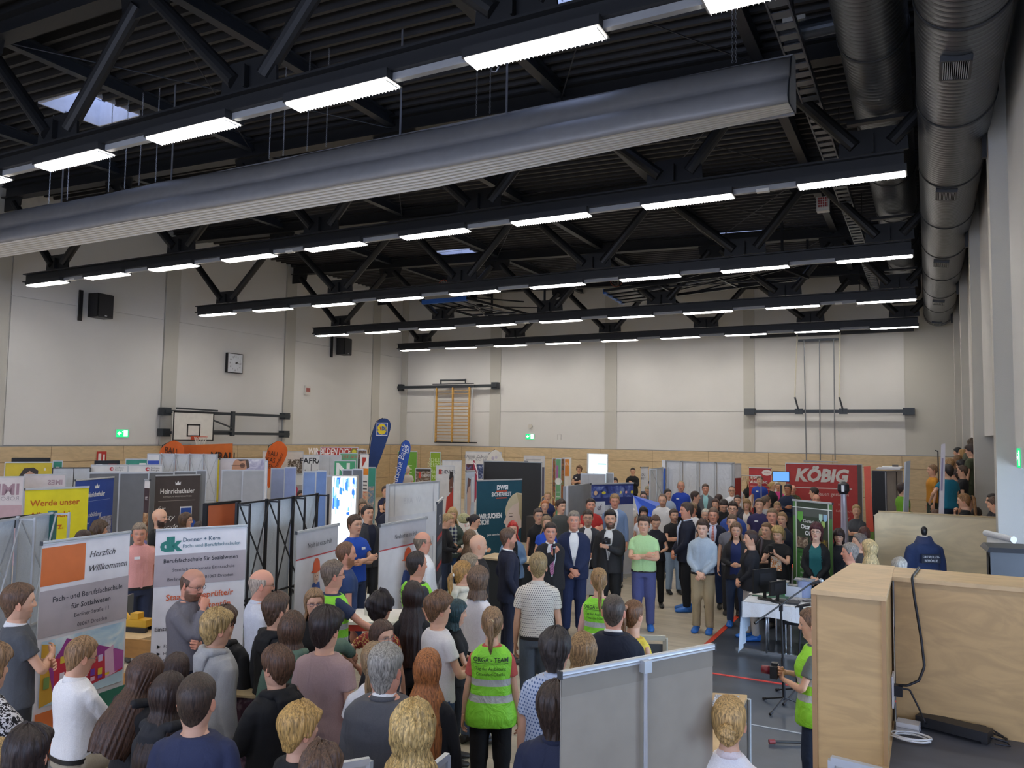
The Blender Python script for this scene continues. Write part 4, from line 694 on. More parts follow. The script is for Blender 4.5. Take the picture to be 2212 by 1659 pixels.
for(x0,y0,x1,Y,c,it,lab) in((860,975,901,27.,'6fa838',[('r',.3,.9,.6,.92,'e4f0d0')]+[('r',.35,.75-.06*i,.75,.76-.06*i,'dcecc4') for i in range(6)],'green poster board behind the blue feather flag'),(930,977,952,26.5,'8aae2c',[('t',.5,.84,.24,'SCHULE','d8e8b0',TX('',sx=.6)),('t',.5,.76,.24,'DIE ROCKT','d8e8b0',TX('',sx=.5)),('t',.5,.65,.24,'MACH','d8e8b0',TX('',sx=.6)),('t',.5,.56,.24,'MIT','d8e8b0',TX('',sx=.6))],'lime green banner with pale lettering'),(956,995,997,22.5,'dedede',[('r',.49,0,.5,1,'b8b8bc')],'white panel behind the poster of the smiling woman'),(942,1006,981,20.5,'d4d4d4',[('r',.15,.88,.32,.95,'d24a3c'),('t',.62,.89,.15,'SCHENKER','4a4a50',TX('',sx=.7,bold=.02)),('p',[(.55,.25),(1,.25),(1,.70),(.9,.68),(.8,.60),(.62,.55)],'b83a2c'),('p',[(.76,.62),(.90,.62),(.96,.72),(.98,.85),(.9,.9),(.78,.88),(.74,.75)],'6b4636'),('p',[(.72,.80),(.78,.92),(.92,.92),(.99,.84),(.98,.76),(.93,.84)],'241c1a'),('c',.86,.70,.035,'e8e0dc',.4)],'roll-up poster of a smiling woman in red beside white lettering'),(898,1012,931,23.5,'3a3430',[('ph',.02,.1,.98,.95,'3a302c','7a6450','b8b0a8',7.),('r',.2,.82,.35,.93,'d24a3c'),('t',.66,.85,.12,'SCHENKER','e8e8e8',TX('',sx=.6))],'dark photo board with red square logo'),(1006,976,1083,28.,'dcdad8',[('t',.42,.90,.20,'Deine Zukunft bei','6a6a70',TX('',sx=.9)),('t',.5,.85,.17,'MICRO-EPSILON','9a9aa0',C),('ph',.02,.55,.28,.79,'2a2434','6a3a44','5a78c0',5.),('ph',.31,.55,.6,.79,'20283c','3a4a78','b0b8d0',5.),('ph',.63,.55,.98,.79,'202028','3a5090','c8b0b0',5.)],'wide pale poster wall with a row of small dark photos'),(1132,985,1177,27.5,'d4d2d2',[('r',.1,.93,.8,.95,'b0b0b4'),('r',.7,.2,.98,.82,'5a5a70'),('r',0,.9,.2,.92,'6a6a70')],'white door-like board right behind the black notice board'),(1194,990,1220,26.5,'55543c',[('ph',0,0,1,1,'4a4a34','9a5a34','6a8a58',4.)],'olive and orange photo banner behind the green banner'),(1216,989,1234,27.6,'e8e4e0',[('r',0,.7,.75,.98,'dc8c3c'),('t',.36,.88,.14,'NEU','f0e0d0',C)],'orange and white roll-up in the back centre'),(1201,991,1212,25.5,'6aa87c',[('r',.1,.7,.5,.9,'a868a0'),('c',.5,.66,.12,'e8ecea'),('r',.1,.35,.8,.36,'e0ece4'),('r',.1,.42,.8,.43,'e0ece4'),('r',.1,.49,.8,.5,'e0ece4')],'slim green banner with a white round spot')):
 bgz(x0,y0,x1,Y,c,it,lab,name='poster_wall' if 'board' in lab or 'wall' in lab else 'rollup_banner',cat='banner')
rollup((1007,1005),(1026,1002),2.15,'b8c4d4',[('p',[(.2,.35),(.5,.35),(.6,.6),(.5,.85),(.3,.9),(.15,.7)],'d0b0a0'),('p',[(.1,.7),(.2,.92),(.55,.9),(.5,.82),(.3,.8)],'6a5050'),('r',0,.0,1,.38,'3a6cc0'),('t',.45,.28,.1,'Ausbildung','e8ecf4',TX('',sx=.8)),('r',.62,.6,.9,.93,'d8dce4')],'pale blue roll-up with a portrait and blue lower part',y=(18.6,18.9))
rollup((1384,999),(1400,1000),2.2,'e0e0e2',[('r',0,.0,1,.66,'34466c'),('t',.35,.88,.11,'DU','4a4a55',C),('t',.35,.83,.11,'BIST','4a4a55',C)]+[('r',.2+.25*i,.44,.3+.25*i,.58,'b8c4dc') for i in range(3)],'slim white and navy roll-up beside the man in black',y=(24.0,24.3))
for(x0,y0,x1,Y,c,lab) in((1255,1024,1308,19.0,'b5b6b8','pale grey partition left behind the blue ef banner'),(1310,1022,1325,19.6,'9fa2a5','narrow grey partition right behind the blue ef banner')):
 bgz(x0,y0,x1,Y,c,[('r',.3,0,.31,1,'8a8d90')],lab,name='partition_wall')
popup_back((1407,1014),(1434,1016),2.3,1,'d8dadc','b4b8bc','narrow white pop-up frame left of the blue stripe',y=(20.5,22.0))
m=MB();P=at(1226,1050,Y=15.6);m.bb((P[0]-.06,15.5,0),(P[0]+.02,16.9,P[2]),mat('84878b',.5));m.bb((P[0]+.02,15.48,0),(P[0]+.06,15.56,P[2]+.01),alu);tag(m.build('partition_wall'),'thin grey partition standing end-on between the onlookers','panel')
m=MB();P=[at(*p,Y=q) for p,q in(((1368,1070),19.1),((1418,1094),18.1),((1409,1116),18.1),((1366,1100),18.9),((1380,1112),17.9))]
m.add([P[0],P[1],P[2],P[4]],[(0,1,2,3)],mat('2f60d0',.5));m.add([P[0],P[4],P[3]],[(0,1,2)],mat('dfe3ea',.5))
b0=at(1368,1070,Y=19.7);m.add([P[0],P[1],b0+np.array((.7,.3,-.2)),b0],[(0,1,2,3)],mat('2f60d0',.5))
for q in(P[1],P[3]):m.tube([(q[0],q[1],0),tuple(q)],.015,alu,8)
tag(m.build('table_canopy'),'blue and white pointed canopy in the middle of the crowd','canopy')
# ================== PEOPLE
_ts=bpy.data.scenes.new('workbench_scene')
def remesh(V,F,vox,smooth=2):
 me=bpy.data.meshes.new('t');me.from_pydata([tuple(p) for p in V],[],[tuple(int(i) for i in f) for f in F])
 o=bpy.data.objects.new('t',me);_ts.collection.objects.link(o)
 r=o.modifiers.new('r','REMESH');r.mode='VOXEL';r.voxel_size=vox;r.adaptivity=0
 if smooth:s=o.modifiers.new('s','SMOOTH');s.factor=.5;s.iterations=smooth
 vl=_ts.view_layers[0];vl.update();ev=o.evaluated_get(vl.depsgraph);m2=ev.to_mesh()
 n=len(m2.vertices);A=np.empty(n*3,np.float32);m2.vertices.foreach_get('co',A)
 k=len(m2.polygons);L=np.empty(len(m2.loops),np.int32);m2.loops.foreach_get('vertex_index',L)
 lt=np.empty(k,np.int32);m2.polygons.foreach_get('loop_total',lt)
 Fq=L.reshape(-1,4) if(lt==4).all() else None
 ev.to_mesh_clear();bpy.data.objects.remove(o);bpy.data.meshes.remove(me)
 return A.reshape(-1,3).astype(float),Fq
def cat_geo(parts):
 V=[];F=[];o=0
 for v,f in parts:
  V.append(np.asarray(v,float));F+=[tuple(int(a)+o for a in q) for q in f];o+=len(v)
 return np.concatenate(V),F
def sstep(x,a,b):t=np.clip((x-a)/(b-a),0,1);return t*t*(3-2*t)
def wav(P,f,seed,n=5):
 r=np.random.RandomState(seed);out=0
 for i in range(n):
  d=r.normal(size=3);d/=np.linalg.norm(d);out=out+np.sin((P@d)*f*(.7+.6*r.rand())+r.rand()*6.28)
 return out/n
def rotz(a):c,s=math.cos(a),math.sin(a);return np.array([[c,-s,0],[s,c,0],[0,0,1.]])
def rotx(a):c,s=math.cos(a),math.sin(a);return np.array([[1.,0,0],[0,c,-s],[0,s,c]])
_pz=np.array([-.13,-.10,-.06,-.03,-.005,.01,.03,.055,.08,.10,.118,.14])
_pa=np.array([.066,.060,.056,.055,.052,.050,.058,.066,.071,.0745,.0765,.078])
_pf=np.array([.052,.050,.048,.052,.066,.079,.083,.0865,.089,.0915,.0925,.097])
_pb=np.array([.078,.070,.064,.064,.062,.060,.062,.070,.084,.094,.100,.102])
_dz=np.linspace(-.13,.14,300)
def _sm(a):k=np.hanning(25);k/=k.sum();e=np.interp(_dz,_pz,a);p=np.pad(e,12,mode='edge');return np.convolve(p,k,'valid')
_A,_Bf,_Bb=_sm(_pa),_sm(_pf),_sm(_pb)
def hprof(z):
 up=z>.14;q=np.sqrt(np.clip(1-((z-.14)/.0985)**2,1e-5,1));q2=np.sqrt(np.clip(1-((z-.14)/.0985)**2.3,1e-5,1)) if False else q
 a=np.where(up,.078*q,np.interp(z,_dz,_A));f=np.where(up,.097*q,np.interp(z,_dz,_Bf));b=np.where(up,.102*q,np.interp(z,_dz,_Bb));return a,f,b
def hsurf(th,z,extra=0.):
 a,f,b=hprof(z);c,s=np.cos(th),np.sin(th)
 fb=np.where(c>0,f,b);p=2.25
 r=1/((np.abs(s)/a)**p+(np.abs(c)/fb)**p)**(1/p)
 return np.stack([(r+extra)*s,(r+extra)*c,z],-1)
SK={'l':'d9a98c','m':'c8906f','p':'e3b9a0','t':'b47c5c','r':'d69a80','b':'6b4630'}
def head_geo(lod,skin,brow,beard,fem,expr=0,scalp=None,seed=0,fat=1.):
 N,NF=((104,62),(60,36),(36,22))[lod]
 t=np.linspace(-1,1,N+1)[:-1];th=PI*(.42*t+.58*t**3)
 zc=.14+.0985*np.sin(np.linspace(PI/2-.01,0,(14,9,7)[lod])[:-1]);zf=np.linspace(.14,-.012,NF);zn=np.linspace(-.012,-.12,(8,6,4)[lod])[1:]
 Z=np.concatenate([zc,zf,zn]);R=len(Z)
 TH,ZZ=np.meshgrid(th,Z);P=hsurf(TH,ZZ);x,y,z=P[...,0],P[...,1].copy(),P[...,2];fr=(np.cos(TH)>0)
 g=lambda u,s:np.exp(-(u/s)**2);ax=np.abs(x);d=np.zeros_like(x)
 nr=sstep(z,.138,.088)*sstep(z,.070,.082);nw=.0075+.0075*sstep(z,.115,.086)
 d+=(.005+.021*nr**1.2)*g(x,nw)*sstep(z,.145,.125)*sstep(z,.070,.081)
 d+=.004*g(ax-.013,.006)*g(z-.084,.006)
 d-=.0105*g(ax-.031,.0165)*g(z-.1175,.0115);d+=.0065*g(ax-.031,.0115)*g(z-.1165,.0072)
 d+=.0045*g(ax-.028,.024)*g(z-.137,.008)
 d+=.0050*g(x,.021)*g(z-.0575,.0048)+.0058*g(x,.018)*g(z-.0465,.0055)-.004*g(x,.026)*g(z-.0522,.0022)-.003*g(x,.008)*g(z-.069,.006)
 d+=.0075*g(x,.017)*g(z-.016,.012)-.003*g(x,.02)*g(z-.034,.006);d+=.003*g(ax-.045,.016)*g(z-.092,.014)
 P[...,1]+=np.where(fr,d,0)
 jw=.0022 if not fem else -.0045
 P[...,0]+=np.sign(x)*jw*g(z-.02,.03)*fat*(ax>.02);P[...,0]*=1+.02*(fat-1);P[...,0]*=1+(fat-1)*.5*g(z-.03,.05)
 V=P.reshape(-1,3);j=np.arange(N);F=[]
 for i in range(R-1):
  F.append(np.stack([i*N+j,i*N+(j+1)%N,(i+1)*N+(j+1)%N,(i+1)*N+j],1)[:,::-1])
 F=np.concatenate(F)
 c0=np.array(lin(SK[skin]));C=np.tile(c0,(R,N,1));wv=wav(P.reshape(-1,3),60,seed+3).reshape(R,N)[...,None]
 C=C*(1+.03*wv);F3=fr[...,None]
 def blend(mask,col):nonlocal C;m=np.clip(mask,0,1)[...,None]*F3;C=C*(1-m)+np.array(col)*m
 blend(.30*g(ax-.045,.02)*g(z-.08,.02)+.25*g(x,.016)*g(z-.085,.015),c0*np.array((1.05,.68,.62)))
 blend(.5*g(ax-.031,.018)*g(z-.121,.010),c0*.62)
 bc=np.array(lin(brow))
 blend(.9*((ax>.012)&(ax<.050))*g(z-(.1345+.003*np.cos((ax-.03)/.02)),.0032 if not fem else.0022),bc)
 lip=(.85*g(z-.0575,.0042)+.85*g(z-.047,.005))*((ax<.024)*sstep(ax,.025,.018))
 blend(lip,np.array(lin('b06058')) if not fem else np.array(lin('b84a50')))
 blend(g(z-.0524,.0016)*(ax<.023),c0*.25)
 if expr:blend(.9*g(x,.012)*g(z-.0505,.006),(.05,.02,.02))
 ex,ez=(ax-.031)/.0135,(z-.1165)/.0052;eye=sstep(ex**2+ez**2,1.15,.75)
 blend(eye,(.62,.58,.54));blend(sstep(((ax-.031)/.0052)**2+((z-.1168)/.0052)**2,1.2,.7)*eye,np.array(lin('3a2c22')))
 blend(.85*g(ex**2+ez**2-1.05,.35)*(z>.1165),np.array(lin('3a2620')))
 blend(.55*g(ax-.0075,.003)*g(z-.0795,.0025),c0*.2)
 if beard:
  col,amt=beard;col=np.array(lin(col));J=sstep(z,.072,.055)*sstep(z,-.03,-.005)*sstep(y,.0,.02);U=g(z-.068,.007)*(ax<.03)
  side=sstep(z,.10,.07)*g(np.abs(TH)-1.25,.35)*sstep(z,-.01,.02);m=np.clip(np.maximum(np.maximum(J,U),side)*1.1,0,1)*(1-np.clip(lip*1.3,0,1))
  st=1+.10*wav(P.reshape(-1,3),260,seed,9).reshape(R,N)
  blend(m*amt*st,col)
  if amt>.7:V=V+((m*.006*amt).reshape(-1,1))*(V*np.array((1,1,0)))/(np.linalg.norm(V[:,:2],axis=1)[:,None]+1e-6)-np.array((0,0,.006))*(m.reshape(-1,1))*amt*(V[:,2:3]<.03)
 if scalp:
  col,amt=scalp;zh=hairline(TH,.20);m=sstep(z,zh-.004,zh+.01)*amt;C=C*(1-m[...,None])+np.array(lin(col))*m[...,None]
 C=C.reshape(-1,3)
 for s in(-1,1):
  u=np.linspace(0,2*PI,15)[:-1];v=np.linspace(-PI/2,PI/2,9);U,W=np.meshgrid(u,v)
  E=np.stack([.0085*np.cos(W)*np.cos(U),.0185*np.cos(W)*np.sin(U),.031*np.sin(W)],-1);rr=np.sqrt((E[...,1]/.0185)**2+(E[...,2]/.031)**2)
  E[...,0]-=.007*np.exp(-((rr-.45)/.3)**2)*(E[...,0]>0);E=E.reshape(-1,3);E[:,0]*=s
  E=E@rotz(-s*.45).T;E=E@rotx(.18).T+np.array((s*.0805,-.012,.103));k=len(V)
  f=np.array([(i*14+j,i*14+(j+1)%14,(i+1)*14+(j+1)%14,(i+1)*14+j) for i in range(8) for j in range(14)])+k
  V=np.concatenate([V,E]);F=np.concatenate([F,f]);C=np.concatenate([C,np.tile(c0*np.array((1.,.82,.78)),(len(E),1))])
 return V,F,C
def hairline(TH,zf,nape=.02,side=.105):
 a=np.degrees(np.abs(np.mod(TH+PI,2*PI)-PI))
 return np.interp(a,[0,38,52,64,72,84,96,104,122,150,180],[zf,zf-.002,zf-.018,zf-.04,side+.02,side,side,side+.012,nape+.05,nape+.012,nape])
def grid_faces(R,N,wrap=True):
 j=np.arange(N if wrap else N-1);F=[]
 for i in range(R-1):F.append(np.stack([i*N+j,i*N+(j+1)%N,(i+1)*N+(j+1)%N,(i+1)*N+j],1)[:,::-1])
 return np.concatenate(F)
def hair_geo(style,lod,seed,fem,o=None):
 """returns V, F in head frame.  styles: buzz short quiff mop bob long pony bun curly curlylong bald fringe"""
 o=o or{};rng=np.random.RandomState(seed)
 N,R=((128,80),(72,44),(44,26))[lod]
 th=np.linspace(-PI,PI,N+1)[:-1];Z=np.concatenate([.14+.0985*np.sin(np.linspace(PI/2-.01,0,R//3)[:-1]),np.linspace(.14,.0,R-R//3+1)])
 TH,ZZ=np.meshgrid(th,Z);zf,ts,tt,nape,side=.186,.009,.020,.015,.10;amp=.0025;fq=90
 if style=='buzz':ts,tt,amp=.003,.005,.0006;zf=.19
 elif style=='short':ts,tt,amp=.006,.015,.0030
 elif style=='quiff':ts,tt,amp=.005,.020,.0045;zf=.184
 elif style=='mop':ts,tt,amp,zf,nape,side=.012,.026,.0060,.166,.01,.09;fq=70
 elif style=='bob':ts,tt,amp,zf,nape,side=.018,.019,.0034,.165,-.02,.0
 elif style in('long','curlylong'):ts,tt,amp,zf,nape,side=.013,.015,.0026,.182,-.02,.02
 if style=='curlylong':amp,ts,tt=.008,.028,.026
 elif style in('pony','bun'):ts,tt,amp,zf,nape,side=.009,.012,.0018,.186,.01,.10;fq=120
 elif style=='curly':ts,tt,amp,zf,nape,side=.024,.042,.011,.168,.0,.07;fq=55
 elif style=='bald':ts,tt,amp=.006,.0,.001
 elif style=='thin':ts,tt,amp,zf=.006,.007,.0012,.205
 zf=o.get('zf',zf);tt=o.get('tt',tt);side=o.get('side',side);nape=o.get('nape',nape)
 ZH=hairline(TH,zf,nape,side)
 if style=='bob' or style in('long','curlylong'):
  a=np.degrees(np.abs(TH));ZH=np.interp(a,[0,30,50,62,70,90,180],[zf,zf-.004,zf-.03,.12,side,side,nape])
 m=sstep(ZZ,ZH-.006,ZH+.010)
 if style=='bald':m=m*sstep(ZZ,.178,.160)*sstep(np.degrees(np.abs(TH)),60,80)
 if style=='thin':a=np.degrees(np.abs(TH));m=m*(1-.0*a)
 T=ts+(tt-ts)*sstep(ZZ,.12,.20);P0=hsurf(TH,ZZ);Pf=P0.reshape(-1,3)
 part=o.get('part',.3)
 strand=wav(np.stack([np.sin(TH)*1.0,np.cos(TH),ZZ*2.2],-1).reshape(-1,3),fq*.35,seed,7)+.6*wav(np.stack([TH*1.0,TH*0,ZZ*.9],-1).reshape(-1,3),fq,seed+1,5)
 big=wav(Pf,45 if style not in('curly','curlylong') else 95,seed+2,6)
 clump=np.abs(wav(np.stack([np.sin(TH),np.cos(TH),ZZ*2.2],-1).reshape(-1,3),fq*.22,seed+11,4));T=T+(amp*strand+amp*1.3*big+amp*2.2*(clump-.25)).reshape(T.shape)*sstep(m,.1,.8)
 if style=='quiff':T=T+.016*np.exp(-(TH/.8)**2)*sstep(ZZ,.17,.21)
 if style=='mop':T=T+.010*np.exp(-((TH-part)/.9)**2)*np.exp(-((ZZ-.175)/.02)**2)
 if style in('long','bob','pony','bun','curlylong'):T=T-.005*np.exp(-((P0[...,0]-.004)/.004)**2)*(ZZ>.19)*(np.cos(TH)>-.3)
 T=T*np.clip(m,0,1)**.6-.007*(1-m)
 V=hsurf(TH,ZZ);nrm=V-np.array((0,0,.12));nrm[...,2]=np.where(ZZ>.14,nrm[...,2],0);nrm/=np.linalg.norm(nrm,axis=-1)[...,None]+1e-9
 V=V+nrm*T[...,None];V=V.reshape(-1,3);F=grid_faces(len(Z),N);parts=[(V,F)]
 if style in('long','bob','curlylong','mop2'):
  L=o.get('len',.30 if style!='bob' else.10);nr=(46,28,16)[lod];nc=(96,52,30)[lod];a0=math.radians(o.get('open',66));
  ang=np.linspace(a0,2*PI-a0,nc);ou=[];rows=np.linspace(.165 if style!='curlylong' else.19,-L,nr)
  for zi in rows:
   q=sstep(np.array(zi),.06,-.08);a,f,b=hprof(np.array(max(zi,.03)));a=a*(1-q)+(.088+.02*q)*q;b=b*(1-q)+(.100+.03*sstep(np.array(zi),-.06,-.2))*q;f=f*(1-q)+.075*q
   c,s=np.cos(ang),np.sin(ang);fb=np.where(c>0,f,b);r=1/((np.abs(s)/a)**2.2+(np.abs(c)/fb)**2.2)**(1/2.2)
   end=sstep(np.array(zi),-L,-L+.05);tk=(.015+.003*np.sin(zi*20))*(.45+.55*end)
   PA=np.stack([np.sin(ang),np.cos(ang),ang*0+zi*.25],-1)
   st=.0060*wav(PA,26,seed+5,7)+.0040*wav(PA,70,seed+6,5)+.0020*wav(PA,150,seed+9,4)
   if style=='curlylong':PB=np.stack([r*s,r*c,ang*0+zi],-1);st=st+.012*wav(PB,95,seed+8,6)+.008*wav(PB,160,seed+9,6)+.012
   st=st+.004*np.sin(ang*3+zi*12)
   ou.append(np.stack([(r+tk+st)*s,(r+tk+st)*c-.002,ang*0+zi],-1))
  ou=np.array(ou);inn=ou*np.array((.82,.80,1.));inn[...,2]=ou[...,2]
  ring=np.concatenate([ou,inn[:,::-1]],1);n2=ring.shape[1];V2=ring.reshape(-1,3)
  V2[:,2]+=.03*wav(V2*np.array((1,1,0)),90,seed+7,5)*sstep(V2[:,2],-L+.09,-L)
  parts.append((V2,grid_faces(nr,n2)[:,::-1]))
 if style=='pony':
  L=o.get('len',.30);zt=o.get('zt',.17);sd=o.get('sd',0.)
  path=np.array([(0,-.10,zt),(sd*.3,-.135,zt+.012),(sd*.6,-.155,zt-.03),(sd,-.150,zt-.10),(sd*1.1,-.140,zt-.10-L*.5),(sd*1.2,-.130,zt-.10-L)])
  t=np.linspace(0,5,(26,16,10)[lod]);pp=np.stack([np.interp(t,range(6),path[:,i]) for i in range(3)],1)
  rr=np.interp(t,[0,.6,1.5,3,4.4,5],[.013,.016,.026,.028,.020,.004]);n=(28,18,12)[lod]
  V3,F3=tube(pp,rr,rr*.8,n,(1,0,0),False);ph=np.tile(np.arange(n)*2*PI/n,len(pp));rad=V3-np.repeat(pp,n,0)
  V3=V3+rad*(.14*np.sin(ph*7+seed)+.10*np.sin(ph*4+V3[:,2]*40))[:,None];parts.append((V3,np.array(F3)))
  e=o.get('tie',1)
 if style=='bun':
  u,v=np.meshgrid(np.linspace(0,2*PI,(30,20,14)[lod]+1)[:-1],np.linspace(-PI/2,PI/2,(18,12,8)[lod]));s=o.get('bs',.042)
  B=np.stack([np.cos(v)*np.cos(u),np.cos(v)*np.sin(u),np.sin(v)],-1);sw=1+.10*np.sin(3*u+7*v)+.06*np.sin(9*v+u*2+seed)
  B=(B*sw[...,None]*np.array((s,s*.85,s))).reshape(-1,3)+np.array((0,o.get('by',-.125),o.get('bz',.13)));parts.append((B,grid_faces(v.shape[0],v.shape[1])[:,::-1]))
 o2=0;VV=[];FF=[]
 for v,f in parts:VV.append(v);FF.append(np.asarray(f)+o2);o2+=len(v)
 return np.concatenate(VV),np.concatenate(FF)
_H={}
def hand_geo(kind,lod):
 key=(kind,min(lod,1))
 if key in _H:return _H[key]
 c={'relax':(18,28,22),'grip':(62,78,50),'flat':(6,8,6),'clasp':(38,45,30)}[kind];parts=[]
 parts.append(tube([(0,-.03,0),(0,.0,0),(.002,.03,0),(.003,.06,0),(.004,.088,-.001)],[.024,.026,.036,.041,.038],[.019,.019,.017,.014,.011],14,(0,0,1)))
 for i,(bx,L,sp) in enumerate(((-.030,.92,.10),(-.0105,1.02,.02),(.0105,.96,-.05),(.030,.78,-.13))):
  p=np.array((bx,.084-.004*abs(i-1.3),-.001));a=0;pts=[p-np.array((0,.012,0)),p]
  for k,l in enumerate((.042,.026,.021)):
   a+=math.radians(c[k]*(1+.06*i));p=p+L*l*np.array((-math.sin(sp)*math.cos(a),math.cos(a)*math.cos(sp),-math.sin(a)));pts.append(p)
  q=[];
  for k in range(len(pts)-1):q+=[pts[k],(pts[k]+pts[k+1])/2]
  q.append(pts[-1]);r=np.interp(np.linspace(0,1,len(q)),[0,.5,.9,1],[.0090,.0082,.0070,.0045])*(.92 if i==3 else 1);parts.append(tube(q,r,None,9,(0,0,1)))
 th=[(-.018,.012,-.004),(-.034,.030,-.010),(-.046,.052,-.018),(-.046 if kind=='flat' else -.036,.074,-.028)]
 if kind=='grip':th=[(-.018,.012,-.006),(-.034,.032,-.018),(-.034,.052,-.036),(-.016,.064,-.046)]
 q=[np.array(a) for a in th];q=[q[0],(q[0]+q[1])/2,q[1],(q[1]+q[2])/2,q[2],(q[2]+q[3])/2,q[3]]
 parts.append(tube(q,[.013,.0135,.0125,.011,.010,.0095,.006],None,10,(0,0,1)))
 V,F=cat_geo(parts);V,F=remesh(V,F,(.0034,.0052)[key[1]],2);_H[key]=(V,F);return V,F
def ik(S,T,l1,l2,hint):
 S,T=np.array(S,float),np.array(T,float);d=T-S;D=np.linalg.norm(d)
 if D>(l1+l2)*.995:T=S+d/D*(l1+l2)*.995;d=T-S;D=np.linalg.norm(d)
 u=d/D;a=(l1*l1-l2*l2+D*D)/(2*D);h=math.sqrt(max(l1*l1-a*a,0));n=np.array(hint,float);n-=(n@u)*u;n/=np.linalg.norm(n)+1e-9
 return S+u*a+n*h,T
def torso_secs(sex,fat,inf=0.,z0=.84,z1=1.50,hem=0.):
 if sex=='m':
  S=[(.80,.168,.108,0),(.88,.172,.112,-.004),(.96,.170,.110,0),(1.05,.160,.104,.004),(1.15,.160,.104,.002),(1.27,.174,.114,.0),(1.34,.180,.112,-.006),(1.385,.172,.098,-.012),(1.42,.138,.082,-.016),(1.45,.098,.070,-.016),(1.475,.070,.060,-.015),(1.50,.060,.056,-.014)]
 else:
  S=[(.80,.172,.112,0),(.88,.180,.120,-.006),(.96,.172,.112,-.002),(1.05,.145,.096,.002),(1.13,.138,.096,.006),(1.24,.152,.118,.014),(1.31,.152,.108,.004),(1.36,.146,.090,-.010),(1.40,.116,.074,-.016),(1.43,.084,.062,-.016),(1.46,.060,.053,-.014),(1.49,.052,.050,-.012)]
 S=np.array(S);w=np.exp(-((S[:,0]-1.03)/.17)**2);S[:,1]*=1+(fat-1)*(.5+.5*w);S[:,2]*=1+(fat-1)*(.5+1.1*w);S[:,3]+=(fat-1)*.12*w
 z=np.arange(z0,z1+.001,.035);z[-1]=z1;Q=np.stack([np.interp(z,S[:,0],S[:,i]) for i in range(4)],1);Q[:,1]+=inf;Q[:,2]+=inf
 if hem:k=sstep(z,1.0,z0)*hem;Q[:,1]+=k;Q[:,2]+=k
 return Q
def loft(Q,n=28,p=2.5):
 ph=np.arange(n)*2*PI/n;c,s=np.cos(ph),np.sin(ph);V=[]
 for z,a,b,yc in Q:
  r=1/((np.abs(s)/a)**p+(np.abs(c)/b)**p)**(1/p);V.append(np.stack([r*s,yc+r*c,np.full(n,z)],1))
 V=np.concatenate(V);F=[(i*n+j,i*n+(j+1)%n,(i+1)*n+(j+1)%n,(i+1)*n+j)[::-1] for i in range(len(Q)-1) for j in range(n)]
 F.append(tuple(range(n)));F.append(tuple((len(Q)-1)*n+j for j in range(n))[::-1]);return V,F
POSES={'down':((-.235,.04,.80),(.235,.04,.80),'relax'),'pocket':((-.21,.06,.93),(.21,.06,.93),'grip'),'clasp':((-.035,.20,.93),(.035,.21,.95),'clasp'),'cross':((.035,.20,1.14),(-.03,.235,1.18),'relax'),'back':((-.06,-.17,.95),(.06,-.17,.95),'clasp'),'phone':((-.05,.28,1.30),(.05,.28,1.30),'grip'),'chin':((.10,.19,1.14),(.03,.17,1.40),'grip'),'mic':((.30,.30,1.13),(.0,.21,1.34),'grip'),'low':((-.06,.26,1.06),(.06,.27,1.06),'grip'),'camera':((-.04,.24,1.12),(.05,.25,1.16),'grip'),'side':((-.30,.14,1.02),(.235,.04,.80),'relax'),'shoulder':((-.235,.04,.80),(.42,.28,1.36),'flat'),'hold':((.0,.24,1.22),(.235,.04,.80),'grip'),'bag':((-.10,.17,1.02),(.24,.05,.80),'grip'),'lap':((-.10,.38,.93),(.10,.38,.93),'relax'),'table':((-.235,.04,.80),(.28,.42,1.06),'flat')}
PEOPLE=[]
class P_:pass
